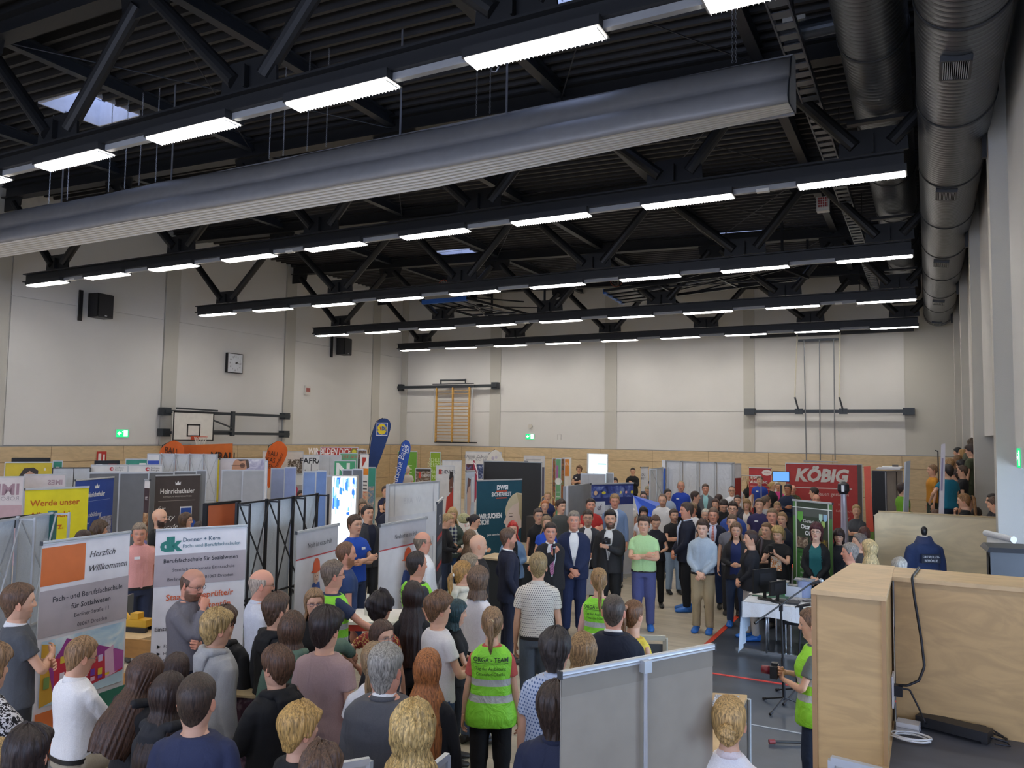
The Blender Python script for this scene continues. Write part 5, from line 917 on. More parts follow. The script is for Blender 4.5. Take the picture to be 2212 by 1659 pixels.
def person(px,py,H,face,sex,hair,hc,top,tc,bc,pose,label,group=None,skin='l',fat=1.,seed=None,x=None,zf=0.,nod=0.,turn=0.,beard=None,seat=False,dist=None,ho=None,in_c='ececec',tie=None,glasses=None,shoes='2a2826',pat=None,hs=1.07,scalp=None,expr=0,extra=(),shorts=False,badge=None,hkind=None):
 """px,py: where the top of the head shows; H: height above the floor (m); face: 0 away, 90 to the right, 180 towards the camera"""
 rng=np.random.RandomState((int(px*7+py*13)) if seed is None else seed);seed=int(px*7+py*13)%9973
 if dist is not None and px<1946:dist=None;H*=1.02
 if dist is None and PEOPLE:
  ob=np.array([q[0][:2] for q in PEOPLE]);best=None
  for mlt in(1.,.98,1.02,.96,1.04,.94,1.055):
   q=at(px,py,Z=zf+H*mlt*(.775 if seat else 1));dd=np.min(np.hypot(*(ob-q[:2]).T));sc_=min(dd,.46)-abs(mlt-1)*.8
   if best is None or sc_>best[0]:best=(sc_,mlt)
  H*=best[1]
 top_z=zf+(H if not seat else H*.775)
 W0=at(px,py,Z=top_z) if dist is None else at(px,py,Y=dist)
 if dist is not None:zf=float(W0[2])-(H if not seat else H*.775)
 d=np.hypot(W0[0],W0[1]);lod=0 if d<9.2 else(1 if d<17 else 2)
 vd=math.atan2(W0[1],W0[0]);ang=vd-math.radians(face)-PI/2
 s=H/1.75;fem=sex=='f';loc=(float(W0[0]),float(W0[1]),float(zf)-(0 if not seat else H*.225))
 PEOPLE.append((loc,label,d))
 sw=.168 if not fem else.142;zs=1.375 if not fem else 1.352;l1,l2=(.29,.265) if not fem else(.27,.25)
 zoff=0
 hd=(0,-.012,(1.75-.2385*hs))
 LT,RT_,hk=POSES[pose];hk=hkind or hk;arms=[];hands=[]
 for sd,T in((-1,LT),(1,RT_)):
  S=np.array((sd*sw,-.012,zs));j=rng.uniform(-.008,.008,3);T=np.array(T)+j*(0 if pose in('clasp','cross','phone','camera','mic','low','back') else 1)
  hint=(sd*1.0,-.6,-.3)
  if pose in('cross',):hint=(sd*.9,.15,-1.0)
  if pose in('phone','camera','low','mic','chin','hold'):hint=(sd*.7,-.1,-1.)
  if pose=='down':hint=(sd*.5,-1,0)
  if pose=='shoulder' and sd>0:hint=(.2,-.3,.5)
  if pose=='back':hint=(sd*1.,-.1,0)
  E,W=ik(S,T,l1,l2,hint);fd=(W-E)/np.linalg.norm(W-E)
  t=np.array([0,.25,.5,.75,.95,1.05,1.25,1.5,1.75,2.]);pts=np.array([S+(E-S)*min(q,1) if q<=1 else E+(W-E)*(q-1) for q in t]);pts[4]=pts[4]*.7+E*.2+.1*pts[5];pts[5]=pts[5]*.8+.2*pts[4]
  arms.append((sd,S,E,W,pts,t));hands.append((sd,W,fd))
 body=[]
 ar=np.array([.036,.040,.041,.038,.036,.036,.039,.035,.029,.0255])*(1.0 if not fem else.86)*(.86 if top in('shirt','suit','coat','hoodie','long','sweater','blouse','cardi','camo') else 1.)
 if top in('shirt','suit','coat','hoodie','long','sweater','blouse','cardi','camo'):ar[-2:]=(.027*(.9 if fem else 1),.025*(.9 if fem else 1))
 ar=ar*(1+.4*(fat-1))
 for sd,S,E,W,pts,t in arms:body.append(tube(pts,ar,ar*.92,14,(0,0,1) if abs(pts[1][2]-pts[0][2])<.1 else(0,1,0)))
 Q=torso_secs('m' if not fem else 'f',fat,-.026);body.append(loft(Q))
 body.append(tube([(0,-.014,1.40),(0,-.012,1.48),(0,-.008,1.52)],[.062,.056,.054] if not fem else[.052,.047,.046],None,18,(0,1,0)))
 hipz=.90
 if seat:
  legs=[[(sd*.09,0,.90),(sd*.10,.10,.885),(sd*.13,.40,.88),(sd*.135,.45,.86),(sd*.135,.46,.80),(sd*.13,.45,.62),(sd*.13,.44,.46)] for sd in(-1,1)]
 else:
  st=rng.uniform(-.03,.03);
  legs=[[(sd*.088,0,.90),(sd*.092,.005,.76),(sd*.096,.015+sd*st*.3,.52),(sd*.098,.012+sd*st*.4,.48),(sd*.10,-.004+sd*st*.8,.30),(sd*.104,-.012+sd*st,.085)] for sd in(-1,1)]
 for q in legs:body.append(tube(q,np.interp(np.linspace(0,1,len(q)),[0,.5,.7,1],[.078,.055,.052,.034]),None,14,(0,1,0)))
 V,F=cat_geo(body);V,F=remesh(V,F,(.013,.017,.024)[lod],1);c0=np.array(lin(SK[skin]));C=np.tile(c0,(len(V),1))
 Fs=[F];n=len(V);Vs=[V];Cs=[C]
 for sd,W,fd in hands:
  hv,hf=hand_geo(hk,lod)
  y=fd;
  if pose in('down','pocket','side','shoulder','bag','hold','table'):pn=np.array((-sd,0.,0.)) if not(pose=='table' and sd>0) else np.array((0,0,-1.))
  elif pose in('cross',):pn=np.array((0,-1.,-.2))
  elif pose in('clasp',):pn=np.array((0,-1.,-.4));
  elif pose=='back':pn=np.array((0,-1.,0))
  elif pose in('phone','camera','low'):pn=np.array((-sd,.1,.35))
  elif pose=='lap':pn=np.array((0,0,-1.))
  else:pn=np.array((-sd*.6,-.6,.2))
  if pose=='clasp':y=fd*.5+np.array((-sd*.7,.1,-.5));y/=np.linalg.norm(y)
  if pose in('camera','low'):y=fd*.6+np.array((-sd*.6,.4,.2));y/=np.linalg.norm(y)
  zl=-pn;zl=zl-(zl@y)*y;zl/=np.linalg.norm(zl);xl=np.cross(y,zl)
  h=hv.copy();h=h*(.93 if fem else 1.0)
  upv=np.array((0,.5,1.)) if pose not in('down','side','bag','pocket') else np.array((0,1.,.2))
  if(-xl)@upv<0:h[:,0]*=-1;hf=hf[:,::-1]
  h=h@np.stack([xl,y,zl],0)+W+fd*.012
  Vs.append(h);Fs.append(hf+n);n+=len(h);Cs.append(np.tile(c0*np.array((1.0,.93,.9)),(len(h),1)))
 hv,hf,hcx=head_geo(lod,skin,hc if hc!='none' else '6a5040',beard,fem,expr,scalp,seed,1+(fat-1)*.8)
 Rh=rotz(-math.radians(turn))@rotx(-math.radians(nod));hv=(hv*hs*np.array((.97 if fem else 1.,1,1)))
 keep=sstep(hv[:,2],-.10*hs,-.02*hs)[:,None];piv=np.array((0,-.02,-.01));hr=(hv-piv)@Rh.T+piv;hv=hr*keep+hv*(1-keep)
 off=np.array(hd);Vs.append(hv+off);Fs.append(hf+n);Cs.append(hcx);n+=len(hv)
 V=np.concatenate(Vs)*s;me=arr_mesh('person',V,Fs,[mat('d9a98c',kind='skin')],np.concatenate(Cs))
 root=put('person',me);root.location=loc;root.rotation_euler=(0,0,ang);tag(root,label,'person',group)
 toH=lambda v:(((v*hs*np.array((.97 if fem else 1.,1,1)))-piv)@Rh.T+piv+off)*s
 if hair!='none':
  v,f=hair_geo(hair,lod,seed,fem,ho);put('hair',arr_mesh('hair',toH(v),[f],[mat(hc,kind='hair')]),root)
 if hair=='pony' and lod<2:
  m=MB();v,f=tube([(0,-.108,(ho or{}).get('zt',.17)+.004),(0,-.132,(ho or{}).get('zt',.17)+.012)],.019,None,14,(0,0,1));m.add(toH(v),f,mat((ho or{}).get('tiec','2a2420'),.6));m.build('hair_tie',parent=root,smooth=True)
 if glasses:
  m=MB();g=mat(glasses,.3)
  for sd in(-1,1):
   q=[(sd*.033+.021*math.cos(a),.099-.012*abs(math.cos(a)*.3),.116+.015*math.sin(a)) for a in np.linspace(0,2*PI,15)]
   v,f=tube(q,.0017,None,5,(0,1,0),False);m.add(toH(v),f,g);v,f=tube([(sd*.053,.095,.119),(sd*.080,.06,.120),(sd*.083,.0,.116)],.0017,None,5,(0,0,1));m.add(toH(v),f,g)
  v,f=tube([(-.012,.103,.119),(.012,.103,.119)],.0017,None,5,(0,0,1));m.add(toH(v),f,g);m.build('glasses',parent=root)
 skirt=top=='dress'
 def pants(col,r0=1.0):
  parts=[]
  for q in legs:
   qq=q if not shorts else q[:3];rr=np.interp(np.linspace(0,1,len(qq)),[0,.35,.7,1],[.102,.088,.072,.063])*r0*(1+.5*(fat-1));parts.append(tube(qq,rr,rr*1.02,16,(0,1,0)))
  if not seat:parts.append(loft(torso_secs('f' if fem else 'm',fat,.004,.82,1.0)))
  else:parts.append(loft(torso_secs('f' if fem else 'm',fat,.006,.84,1.0)))
  v,f=cat_geo(parts);v,f=remesh(v,f,(.013,.018,.026)[lod],1)
  v=v+np.stack([wav(v,38,seed,5),wav(v,38,seed+1,5),v[:,2]*0],1)*.003;return v,f
 v,f=pants(bc,.92 if fem else 1.0);put('trousers' if not shorts else 'shorts',arr_mesh('trousers',v*s,[f],[mat(bc,.8,kind='cloth')]),root)
 if top not in('dress','hoodie','vest','sweater') and lod<2 and not seat:
  pass
 for q in legs:
  e=np.array(q[-1]);fx=e[0]*1.0;
  if shoes=='cover':cc,rr,nm='2f72c8',1.22,'shoe_cover'
  else:cc,rr,nm=shoes,1.,'shoe'
  zb=e[2]-.085;pth=[(fx,e[1]-.075,zb+.045),(fx,e[1]-.03,zb+.052),(fx*1.03,e[1]+.05,zb+.045),(fx*1.08,e[1]+.12,zb+.034),(fx*1.10,e[1]+.175,zb+.026),(fx*1.10,e[1]+.195,zb+.024)]
  v1,f1=tube(pth,np.array([.03,.037,.043,.047,.038,.018])*rr,np.array([.040,.050,.042,.032,.024,.014])*rr,16,(0,0,1));v2,f2=tube([(fx,e[1]-.02,zb+.05),(fx,e[1]-.02,zb+.11)],[.042*rr,.038*rr],None,14,(0,1,0))
  v,f=cat_geo([(v1,f1),(v2,f2)]);v[:,2]=np.maximum(v[:,2],zb+.002)
  if shoes=='cover':v=v+.004*wav(v,120,3,5)[:,None]*np.array((1,1,.6));v[:,2]=np.maximum(v[:,2],zb+.002)
  m=MB();m.add(v*s,f,mat(cc,.45 if nm=='shoe' else.35));m.build(nm,parent=root,smooth=True)
 def garment(inf,sl,z0,z1,hem=0.,srad=1.,nm='shirt',col=None,pt=None,fold=.0035,collar=False,kindm='cloth',cuff=False,zk=None):
  Qg=torso_secs('f' if fem else 'm',fat,inf,z0,z1,hem);parts=[loft(Qg)]
  if sl>0:
   for sd,S,E,W,pts,t in arms:
    tt=np.linspace(0,sl,12);pp=np.stack([np.interp(tt,t,pts[:,i]) for i in range(3)],1);pp[0]+=(S*np.array((.72,1,1.008))-pp[0])*.9
    rr=np.interp(tt,[0,.3,1,1.3,2],[.055,.057,.050,.049,.037])*srad*(1. if not fem else.88)*(1+.4*(fat-1))
    if sl<1.2:rr=np.interp(tt,[0,.3,max(sl,.31)],[.055,.058,.060])*srad*(1. if not fem else.88)
    parts.append(tube(pp,rr,rr*.96,16,(0,0,1) if abs(pp[1][2]-pp[0][2])<.03 else(0,1,0)))
  elif sl<0:
   for sd in(-1,1):parts.append(tube([(sd*.06,-.015,1.36),(sd*.10,-.015,1.375),(sd*.13,-.015,1.36)],[.050,.050,.042],None,14,(0,1,0)))
  v,f=cat_geo(parts);v,f=remesh(v,f,(.011,.016,.023)[lod],2)
  w2=np.abs(wav(v*np.array((1,1,1.8)),30,seed+4,4))-.3;v=v+np.stack([wav(v,26,seed+2,5),w2,v[:,2]*0],1)*fold
  mm=mat(col or tc,.85,kind=kindm,**(pt or{})) if kindm=='cloth' else mat(col or tc,.6,kind='hivis',z1=1.03*s,z2=1.16*s,h=.055)
  put(nm,arr_mesh(nm,v*s,[f],[mm]),root)
  return v,f,loft(Qg)
 def decal(rows,col,nm,side=1,nc=8,off=.012,inf=0.,lab=None,hem=0.):
  Qg=torso_secs('f' if fem else 'm',fat,inf,.78,1.5,hem);m=MB();V=[]
  rows2=np.array(rows);zz=np.linspace(rows2[0,0],rows2[-1,0],max(3,int(abs(rows2[-1,0]-rows2[0,0])/.03)));o_=np.argsort(rows2[:,0])
  for z in zz:
   a,b,yc,xl,xr=[np.interp(z,Qg[:,0],Qg[:,i]) for i in(1,2,3)]+[np.interp(z,rows2[o_,0],rows2[o_,i]) for i in(1,2)]
   xs=np.linspace(xl,xr,nc);yy=yc+side*(b*(np.clip(1-(np.abs(xs)/a)**2.5,0,1))**(1/2.5)+off);V.append(np.stack([xs,yy,np.full(nc,z)],1))
  V=np.concatenate(V);m.add(V*s,grid_faces(len(zz),nc,False),col);ob=m.build(nm,parent=root,smooth=True)
  return ob
 def textd(txt,z,size,col,side,nm,inf,x0=0.,**kw):
  V,F=text_geo(txt,size,**kw);Qg=torso_secs('f' if fem else 'm',fat,inf,.78,1.5)
  out=[]
  for u,vv in V:
   xx=(u+x0)*(1 if side<0 else -1);zz=z+vv;a,b,yc=[np.interp(zz,Qg[:,0],Qg[:,i]) for i in(1,2,3)]
   out.append((xx,yc+side*(b*max(1-(abs(xx)/a)**2.5,0)**(1/2.5)+.009),zz))
  m=MB();m.add(np.array(out)*s,F,mat(col,.6));m.build(nm,parent=root)
 def collar(col,r=.060,h=.035,op=.5,nm='collar',z=1.442,y=-.014):
  a=np.linspace(op,2*PI-op,22);k=1. if not fem else.86;V=[]
  for rr,zz,yy in((r*k,z+h,0),(r*k+.007,z+h+.002,0),(r*k+.020,z-.006,.0),(r*k+.012,z-.010,0)):V+=[(rr*math.sin(t),y+rr*math.cos(t)*1.05,zz-.014*math.cos(t)) for t in a]
  m=MB();n_=22;m.add(np.array(V)*s,[(i*n_+j,i*n_+j+1,(i+1)*n_+j+1,(i+1)*n_+j) for i in range(3) for j in range(n_-1)],mat(col,.8,kind='cloth'));m.build(nm,parent=root,smooth=True)
 z0=.84;dk={'fold':.004}
 if top in('tee','polo'):
  garment(.012,.52,.86,1.455,.006,1.06,'tee_shirt' if top=='tee' else 'polo_shirt',pt=pat)
  if top=='polo':collar(in_c if in_c!='ececec' else tc,.062,.030,.45)
 elif top in('shirt','sshirt'):
  garment(.012,1.93 if top=='shirt' else.6,.90,1.46,.0,1.04,'shirt',pt=pat);collar(tc,.061,.036,.40)
  decal([(1.42,-.012,.012),(.92,-.012,.012)],mat(tc,.8,kind='cloth',**(pat or{})),'placket',inf=.012,off=.008,nc=3)
  m=MB();Qb=torso_secs('f' if fem else 'm',fat,.014,.90,.94);v,f=loft([tuple(Qb[0]),(.935,Qb[0][1],Qb[0][2],Qb[0][3])]);m.add(v*s,f[:-2],mat('1f1c1b',.5));m.build('belt',parent=root,smooth=True)
 elif top in('long','sweater','blouse'):
  garment(.014,1.95,.84,1.46,.006,1.08,'top' if top!='sweater' else 'sweater',pt=pat)
 elif top=='sleeveless':
  garment(.010,-1,.84,1.42,.004,1.,'top',pt=pat)
 elif top=='hoodie':
  garment(.026,1.97,.84,1.465,.006,1.28,'hoodie',fold=.006)
  parts=[tube([(x_,y_,z_) for x_,y_,z_ in((.085,.06,1.425),(.105,.0,1.455),(.09,-.075,1.46),(.0,-.115,1.455),(-.09,-.075,1.46),(-.105,0,1.455),(-.085,.06,1.425))],[.020,.030,.036,.040,.036,.030,.020],None,12,(0,0,1)),tube([(0,-.10,1.47),(0,-.135,1.42),(0,-.14,1.34),(0,-.125,1.28)],[.075,.095,.075,.02],[.03,.035,.03,.01],16,(0,1,0))]
  v,f=cat_geo(parts);v,f=remesh(v,f,(.010,.015,.02)[lod],3);put('hood',arr_mesh('hood',v*s,[f],[mat(tc,.9,kind='cloth')]),root)
 elif top in('suit','coat'):
  garment(.024,1.93,.78,1.455,.012,1.16,'jacket',fold=.004)
  if top=='suit':
   sh=mat(in_c,.8,kind='cloth');decal([(1.455,-.05,.05),(1.38,-.075,.075),(1.25,-.062,.062),(1.10,-.028,.028),(1.0,-.010,.010)],sh,'shirt_front',inf=.024,off=.006)
   collar(in_c,.061,.040,.42)
   for sd in(-1,1):
    R=[(1.452,.045,.072),(1.38,.070,.108),(1.28,.062,.110),(1.20,.046,.075),(1.02,.008,.022)];R=[(z,sd*a,sd*b) if sd>0 else(z,-b,-a) for z,a,b in R]
    decal(R,mat(tc,.7,kind='cloth'),'lapel',inf=.024,off=.011,nc=5)
   if tie:decal([(1.44,-.014,.014),(1.40,-.012,.012),(1.16,-.028,.028),(1.06 if pose=='mic' else 1.11,-.03,.03),(1.02 if pose=='mic' else 1.10,-.004,.004)],tie,'tie',inf=.024,off=.013,nc=5)
   decal([(1.12,-.003,.003),(.80,-.006,.004)],mat('101014',.7),'front_edge',inf=.024,off=.010,nc=2,hem=.012)
   if not tie or pose=='mic':pass
  collar(tc,.072,.018,1.0,'jacket_collar',1.448)
 elif top=='cardi':
  garment(.024,1.93 if not pat else 1.93,.74,1.44,.02,1.10,'cardigan',fold=.005)
  ip={} if pat is None else pat;decal([(1.44,-.055,.055),(1.36,-.085,.085),(1.2,-.085,.085),(1.0,-.095,.095),(.86,-.10,.10)],mat(in_c,.8,kind='cloth',**ip),'blouse_front',inf=.024,off=.008)
  decal([(1.452,-.05,.05),(1.41,-.045,.045),(1.385,-.01,.01)],mat(SK[skin],.6),'neckline',inf=.024,off=.0115)
 elif top=='vest':
  tl=extra[0] if extra else '2a3148';sl=extra[1] if len(extra)>1 else.55
  garment(.010,sl,.84,1.45,.0,1.02,'tee_shirt',col=tl)
  v,f,lf=garment(.030,0,.80,1.44,.010,1.,'safety_vest',kindm='hivis',fold=.004)
  parts=[tube([(sd*.075,y_,z_) for y_,z_ in((.105,1.31),(.07,1.385),(0,1.415),(-.07,1.39),(-.115,1.31))],[.055,.05,.048,.05,.055],[.016]*5,12,(0,1,.2)) for sd in(-1,1)]
  v,f=cat_geo(parts);v,f=remesh(v,f,(.010,.014,.02)[lod],2);put('vest_shoulders',arr_mesh('vest_shoulders',v*s,[f],[mat(tc,.6,kind='hivis',z1=1.03*s,z2=1.16*s,h=.055)]),root)
  if lod<2:
   tb=extra[2] if len(extra)>2 else 1
   if tb:
    textd('ORGA - TEAM',1.335,.052,'16181a',-1,'vest_lettering',.034,bold=.01,sx=.9);textd('Tag der Ausbildung',1.27,.036,'16181a',-1,'vest_lettering',.034,sx=.9);textd('Ottendorf-Okrilla',1.225,.036,'16181a',-1,'vest_lettering',.034,sx=.9)
    decal([(1.327,-.145,.145),(1.323,-.145,.145)],mat('16181a',.6),'underline',-1,inf=.034,off=.014)
   decal([(1.44,-.006,.006),(.81,-.006,.006)],mat('2a6a20',.6),'zip_seam',1,inf=.034,off=.008,nc=3)
 elif top=='dress':
  garment(.012,.12 if len(extra)==0 else extra[0],.52,1.40,.05,1.,'dress',pt=pat)
 elif top=='camo':
  garment(.018,1.9,.84,1.46,.006,1.12,'field_jacket',pt={'c2':'3a3d2a','pt':'blot','s':16.,'r':.5});collar(tc,.064,.03,.5)
 elif top=='police':
  garment(.012,.55,.90,1.46,.0,1.06,'shirt');collar(tc,.062,.03,.45);garment(.032,0,.98,1.40,.0,1.,'protective_vest',col='1e232e',fold=.002)
  decal([(1.30,-.06,.06),(1.27,-.06,.06)],mat('b8bcc4',.6),'chest_patch',inf=.034,off=.008)
 if badge:decal([(1.33,badge-.035,badge+.035),(1.295,badge-.035,badge+.035)],mat('e8eaec',.5),'name_badge',inf=.026 if top in('suit','coat') else.014,off=.014)
 for e in extra:
  if isinstance(e,tuple) and e[0]=='print':decal(e[1],mat(e[2],.7,**(e[3] if len(e)>3 else{})),'shirt_print',e[4] if len(e)>4 else 1,inf=.014,off=.009)
  if isinstance(e,tuple) and e[0]=='ptext':textd(e[2],e[1],e[3],e[4],e[5],'shirt_lettering',.014,sx=.9,x0=e[6] if len(e)>6 else 0)
 root['_s']=s
 P=P_();P.o=root;P.s=s;P.R=rotz(ang);P.loc=np.array(loc);P.d=d
 P.w=lambda v:P.loc+P.R@(np.array(v,float)*s);P.hands=[h[1] for h in hands];P.ang=ang
 return P
 # ================== THE CROWD
BK,DG,NV,JN,WH='17181b','2c2d30','1b2338','2f4058','e6e6e6'
BR,DB,LB,BL,BK_,GY='5d4330','3c2a20','8a6a48','c2a26c','1f1816','9a9590'
mt=lambda c:mat(c,.6)
ppl={}
def A(k,*a,**kw):ppl[k]=person(*a,**kw)
A('polo_l',45,1263,1.85,80,'m','short',BR,'polo','4a4d52',DG,'cross','man in grey polo with white collar edge, arms crossed, at the left picture edge',in_c='dcdcdc',seed=3,beard=('6a5038',.35),hs=1.1)
A('patt',-18,1402,1.72,60,'f','curly',LB,'tee','e4e4e6',DG,'down','person in black and white patterned top cut off by the left picture edge',fat=1.5,pat={'c2':'1b1b20','pt':'blot','s':26.,'r':.5})
A('dark_bl',62,1572,1.70,20,'f','mop','2a1d18','tee',DG,DG,'down','smooth dark brown head at the bottom left corner',ho={'nape':-.02,'side':.02,'tt':.026})
A('blond_bl',-8,1598,1.62,10,'f','long','a88a58','tee','6a6258',DG,'down','blond hair cut off at the bottom left edge')
A('seated',170,1378,1.84,62,'m','short',LB,'shirt','eeeeee','b8ac94','lap','man with glasses in white shirt and beige trousers seated before the drawing',seat=True,nod=14,glasses='8a8478',zf=.07)
A('girl1',300,1413,1.68,55,'f','long','4a3224','hoodie','1c1c1f',BK,'low','girl with long brown hair and glasses looking down, black jacket',nod=26,glasses='9a9aa0',ho={'len':.34})
A('girl2',362,1455,1.64,35,'f','long','33241d','hoodie','25272c',BK,'low','girl with long dark hair and black hoodie behind the navy shirt boy',nod=10,ho={'len':.26})
A('girl3',383,1412,1.62,15,'f','long','3a2a24','tee',DG,BK,'down','dark brown head between the two long-haired girls in black')
A('navyT',428,1457,1.79,18,'m','buzz','3a2c22','tee','2c3350',JN,'down','young man with short cropped dark hair in navy T-shirt, seen from behind',ho={'tt':.012},scalp=('4a382c',.8),hs=1.12)
A('greyhood',472,1320,1.80,62,'m','mop','a68a58','hoodie','a2a3a3',DG,'down','blond tousled boy in light grey hoodie',hs=1.1)
A('blackhood0',487,1313,1.74,30,'m','mop','4a3426','hoodie','1a1a1c',BK,'down','brown-haired youth in black hoodie hidden behind the blond boy',dist=None)
A('thinker',412,1226,1.84,128,'m','bald','5a4334','shirt','6c6a70','2a3550','chin','balding bearded man with glasses in grey shirt holding his chin',beard=('5a4230',.85),glasses='202022',nod=16,fat=1.25,scalp=('5a4334',.3),skin='r')
A('elder',565,1230,1.82,82,'m','bald','a89888','shirt','cfd3dc',DG,'down','bald elderly man with glasses in pale blue striped shirt',glasses='3a3230',skin='r',fat=1.2,nod=6)
A('bh1',600,1285,1.78,52,'m','quiff','4f3a2c','hoodie','191a1c',BK,'down','boy with brown quiff and black hoodie beside the elderly man')
A('bh2',598,1400,1.66,-38,'m','mop','5a3f2c','hoodie','161719',BK,'low','boy with brown bowl hair and black hoodie looking left')
A('green',632,1322,1.68,12,'f','long','4f3828','hoodie','59705f',DG,'shoulder','girl with long brown hair in sage green hoodie, arm on a friend',ho={'len':.14})
A('curlyboy',706,1316,1.76,32,'m','mop','2a1e1a','tee','a48a88','8a7a5a','down','boy with dark wavy hair in dusty pink T-shirt',hs=1.1)
A('glgirl',680,1273,1.66,172,'f','long','8a6c4c','tee',BK,BK,'down','girl with purple glasses and light brown hair facing the camera',glasses='3a2a50')
A('vestman',722,1212,1.86,70,'m','short','6a5a4c','vest','8fe23a',JN,'table','grey-haired man with glasses in bright green safety vest leaning on the table',glasses='3a3a3e',extra=('2a3654',.6,0),skin='r')
A('bluebeard',750,1171,1.84,78,'m','thin','6a4a34','tee','2d4472',NV,'down','balding man with reddish beard in dark blue T-shirt',beard=('8a5c3c',.85),skin='r',scalp=('6a4a34',.5),ho={'zf':.21})
A('blueT',768,1113,1.90,138,'m','short','4a3628','tee','1f50b8','243250','cross','tall young man in royal blue T-shirt with arms crossed',badge=-.04)
A('darksuit',797,1093,1.88,150,'m','short','2a2220','suit','3a3c42','2a2c30','down','man in dark grey jacket looking up behind the blue T-shirt man',in_c='20263a',nod=-10)
A('greybob',783,1079,1.72,165,'f','bob','7a6654','cardi','232738',DG,'down','woman with grey-brown bob behind the man in dark jacket',in_c='d8d8dc',dist=11.6)
A('navyyoung',747,1037,1.86,82,'m','short','33261f','tee','1b2236','a7a9ac','down','young man with glasses in navy T-shirt before the glowing display',glasses='55504c',fat=1.1,dist=10.6,zf=0)
A('navydress',833,1050,1.74,160,'f','bun','3a2a28','polo','1d2240',NV,'chin','woman in navy polo holding a hand to her mouth',fat=1.35,dist=12.6)
A('bald_w',915,1149,1.83,72,'m','bald','7a6a58','shirt','ececec',BK,'down','bald man with glasses in white shirt by the partition',glasses='5a4a38',skin='r',fat=1.2)
A('vestman2',903,1193,1.82,62,'m','short','2e2420','vest','8fe23a',DG,'down','dark-haired man with receding hair in green safety vest',extra=('3a3c42',.55,1),skin='r',ho={'zf':.205},scalp=('2e2420',.5))
A('longdark',893,1257,1.74,5,'f','long','2a1c19','long','17171a',BK,'down','woman with very long straight dark hair in black top',ho={'len':.46})
A('reddress',825,1281,1.68,30,'f','curly','231a1a','dress','8a2f28','8a2f28','side','woman with short dark hair and red gold-patterned dress',glasses='4a4a50',pat={'c2':'c8a860','pt':'blot','s':20.,'r':.56},ho={'nape':.01,'side':.10,'tt':.03},extra=(.45,))
A('whiteT',950,1283,1.74,62,'m','mop','6a4c34','tee','e4e2e2','3a5070','low','boy with brown fringe in white T-shirt',ho={'tt':.028,'nape':.02,'side':.10})
A('teal',986,1297,1.55,82,'f','bob','1d3a40','tee','1c1d20',BK,'low','girl with dark teal hair in black next to the white T-shirt boy',nod=4,ho={'len':.05})
A('eyes',828,1342,1.62,140,'f','long','4c372b','tee','3a3a40',DG,'down','girl with glasses peeking between the red dress and the grey-haired man',glasses='6a6a70',turn=0)
A('ponyw',808,1388,1.66,10,'f','pony','8a7050','tee','dcdcde',DG,'down','girl with low light brown ponytail in white, behind the grey-haired man',ho={'zt':.09,'len':.26,'tiec':'c8b088'})
A('greysuit',835,1395,1.80,22,'m','short','8f8a80','suit','54555a','45474d','down','grey-haired man in grey suit jacket seen from behind',fat=1.45,skin='r',ho={'tt':.022,'nape':.0},hs=1.12)
A('ginger',925,1404,1.70,8,'f','long','a5683a','long','1a1b1f',BK,'down','girl with long straight ginger hair in black jacket',ho={'len':.42})
A('curlyblond',893,1520,1.70,8,'f','curlylong','c2a468','tee','e6e6e6',DG,'down','woman with curly blond hair and white top at the bottom edge',ho={'len':.10},hs=1.14)
A('blondboy',652,1525,1.62,58,'m','mop','b08c50','tee','1b1c1e',BK,'down','blond boy with straight fringe in black shirt at the bottom edge',hs=1.1)
A('brownbottom',694,1612,1.60,10,'m','curly','5a4230','tee',DG,DG,'down','curly brown head rising from the bottom edge beside the blond boy',ho={'tt':.03})
A('orga1',1064,1312,1.70,4,'f','pony','8a6c4c','vest','8fe23a','121214','down','woman with ponytail in ORGA TEAM safety vest and black trousers',extra=('c25a52',.6,1),ho={'zt':.15,'len':.14,'tiec':'d8c8a0'},shoes='cover')
A('whitebob',1035,1225,1.76,40,'f','bob','6b5340','shirt','e8e2e4','5a6a80','down','person with brown bob and white blouse seen from behind',ho={'len':.05})
A('creamhood',1001,1212,1.72,55,'f','pony','a57c44','hoodie','dcd9c8',DG,'down','woman with golden ponytail in cream hoodie',ho={'zt':.10,'len':.16,'tiec':'e8e4dc'})
A('greyblond',1017,1197,1.70,75,'f','long','8a7a64','tee','272f55',JN,'down','woman with greyish blond hair in navy beside the bald man',ho={'len':.08})
A('bald_b',1035,1155,1.82,72,'m','none','c8a890','long','1c1c1f',BK,'down','completely bald man in black facing right',ho={'zf':.6},skin='l',scalp=('9a8070',.15))
A('brownlong',1016,1145,1.72,20,'f','long','6c543c','long','1a1a1c',BK,'down','woman with long light brown hair behind the bald man')
A('darkbun',1024,1111,1.66,100,'f','bun','221a1c','long','e4e0da','1a1a1c','low','woman with dark pinned hair, black waistcoat over white sleeves',nod=10,extra=(('print',[(1.34,-.12,.12),(.9,-.15,.15)],'17171a'),))
A('plaid',978,1097,1.72,175,'f','bob','b49868','cardi','39463f','2c4a70','low','blond woman in green plaid shirt with lanyard',pat={'c2':'b8c0b4','pt':'plaid','s':14.},in_c='20284a')
A('blondblk',963,1108,1.66,110,'f','short','a58a5c','long','19191c','2a3448','low','short-haired blond woman in black looking down beside the plaid shirt',nod=20)
A('dotted',1163,1196,1.84,2,'m','short','8c7650','sshirt','d9d3c8','5a6470','down','man in beige dotted short-sleeved shirt seen from behind',pat={'c2':'5a5458','pt':'dots','s':46.,'r':.05},ho={'tt':.018},seed=4)
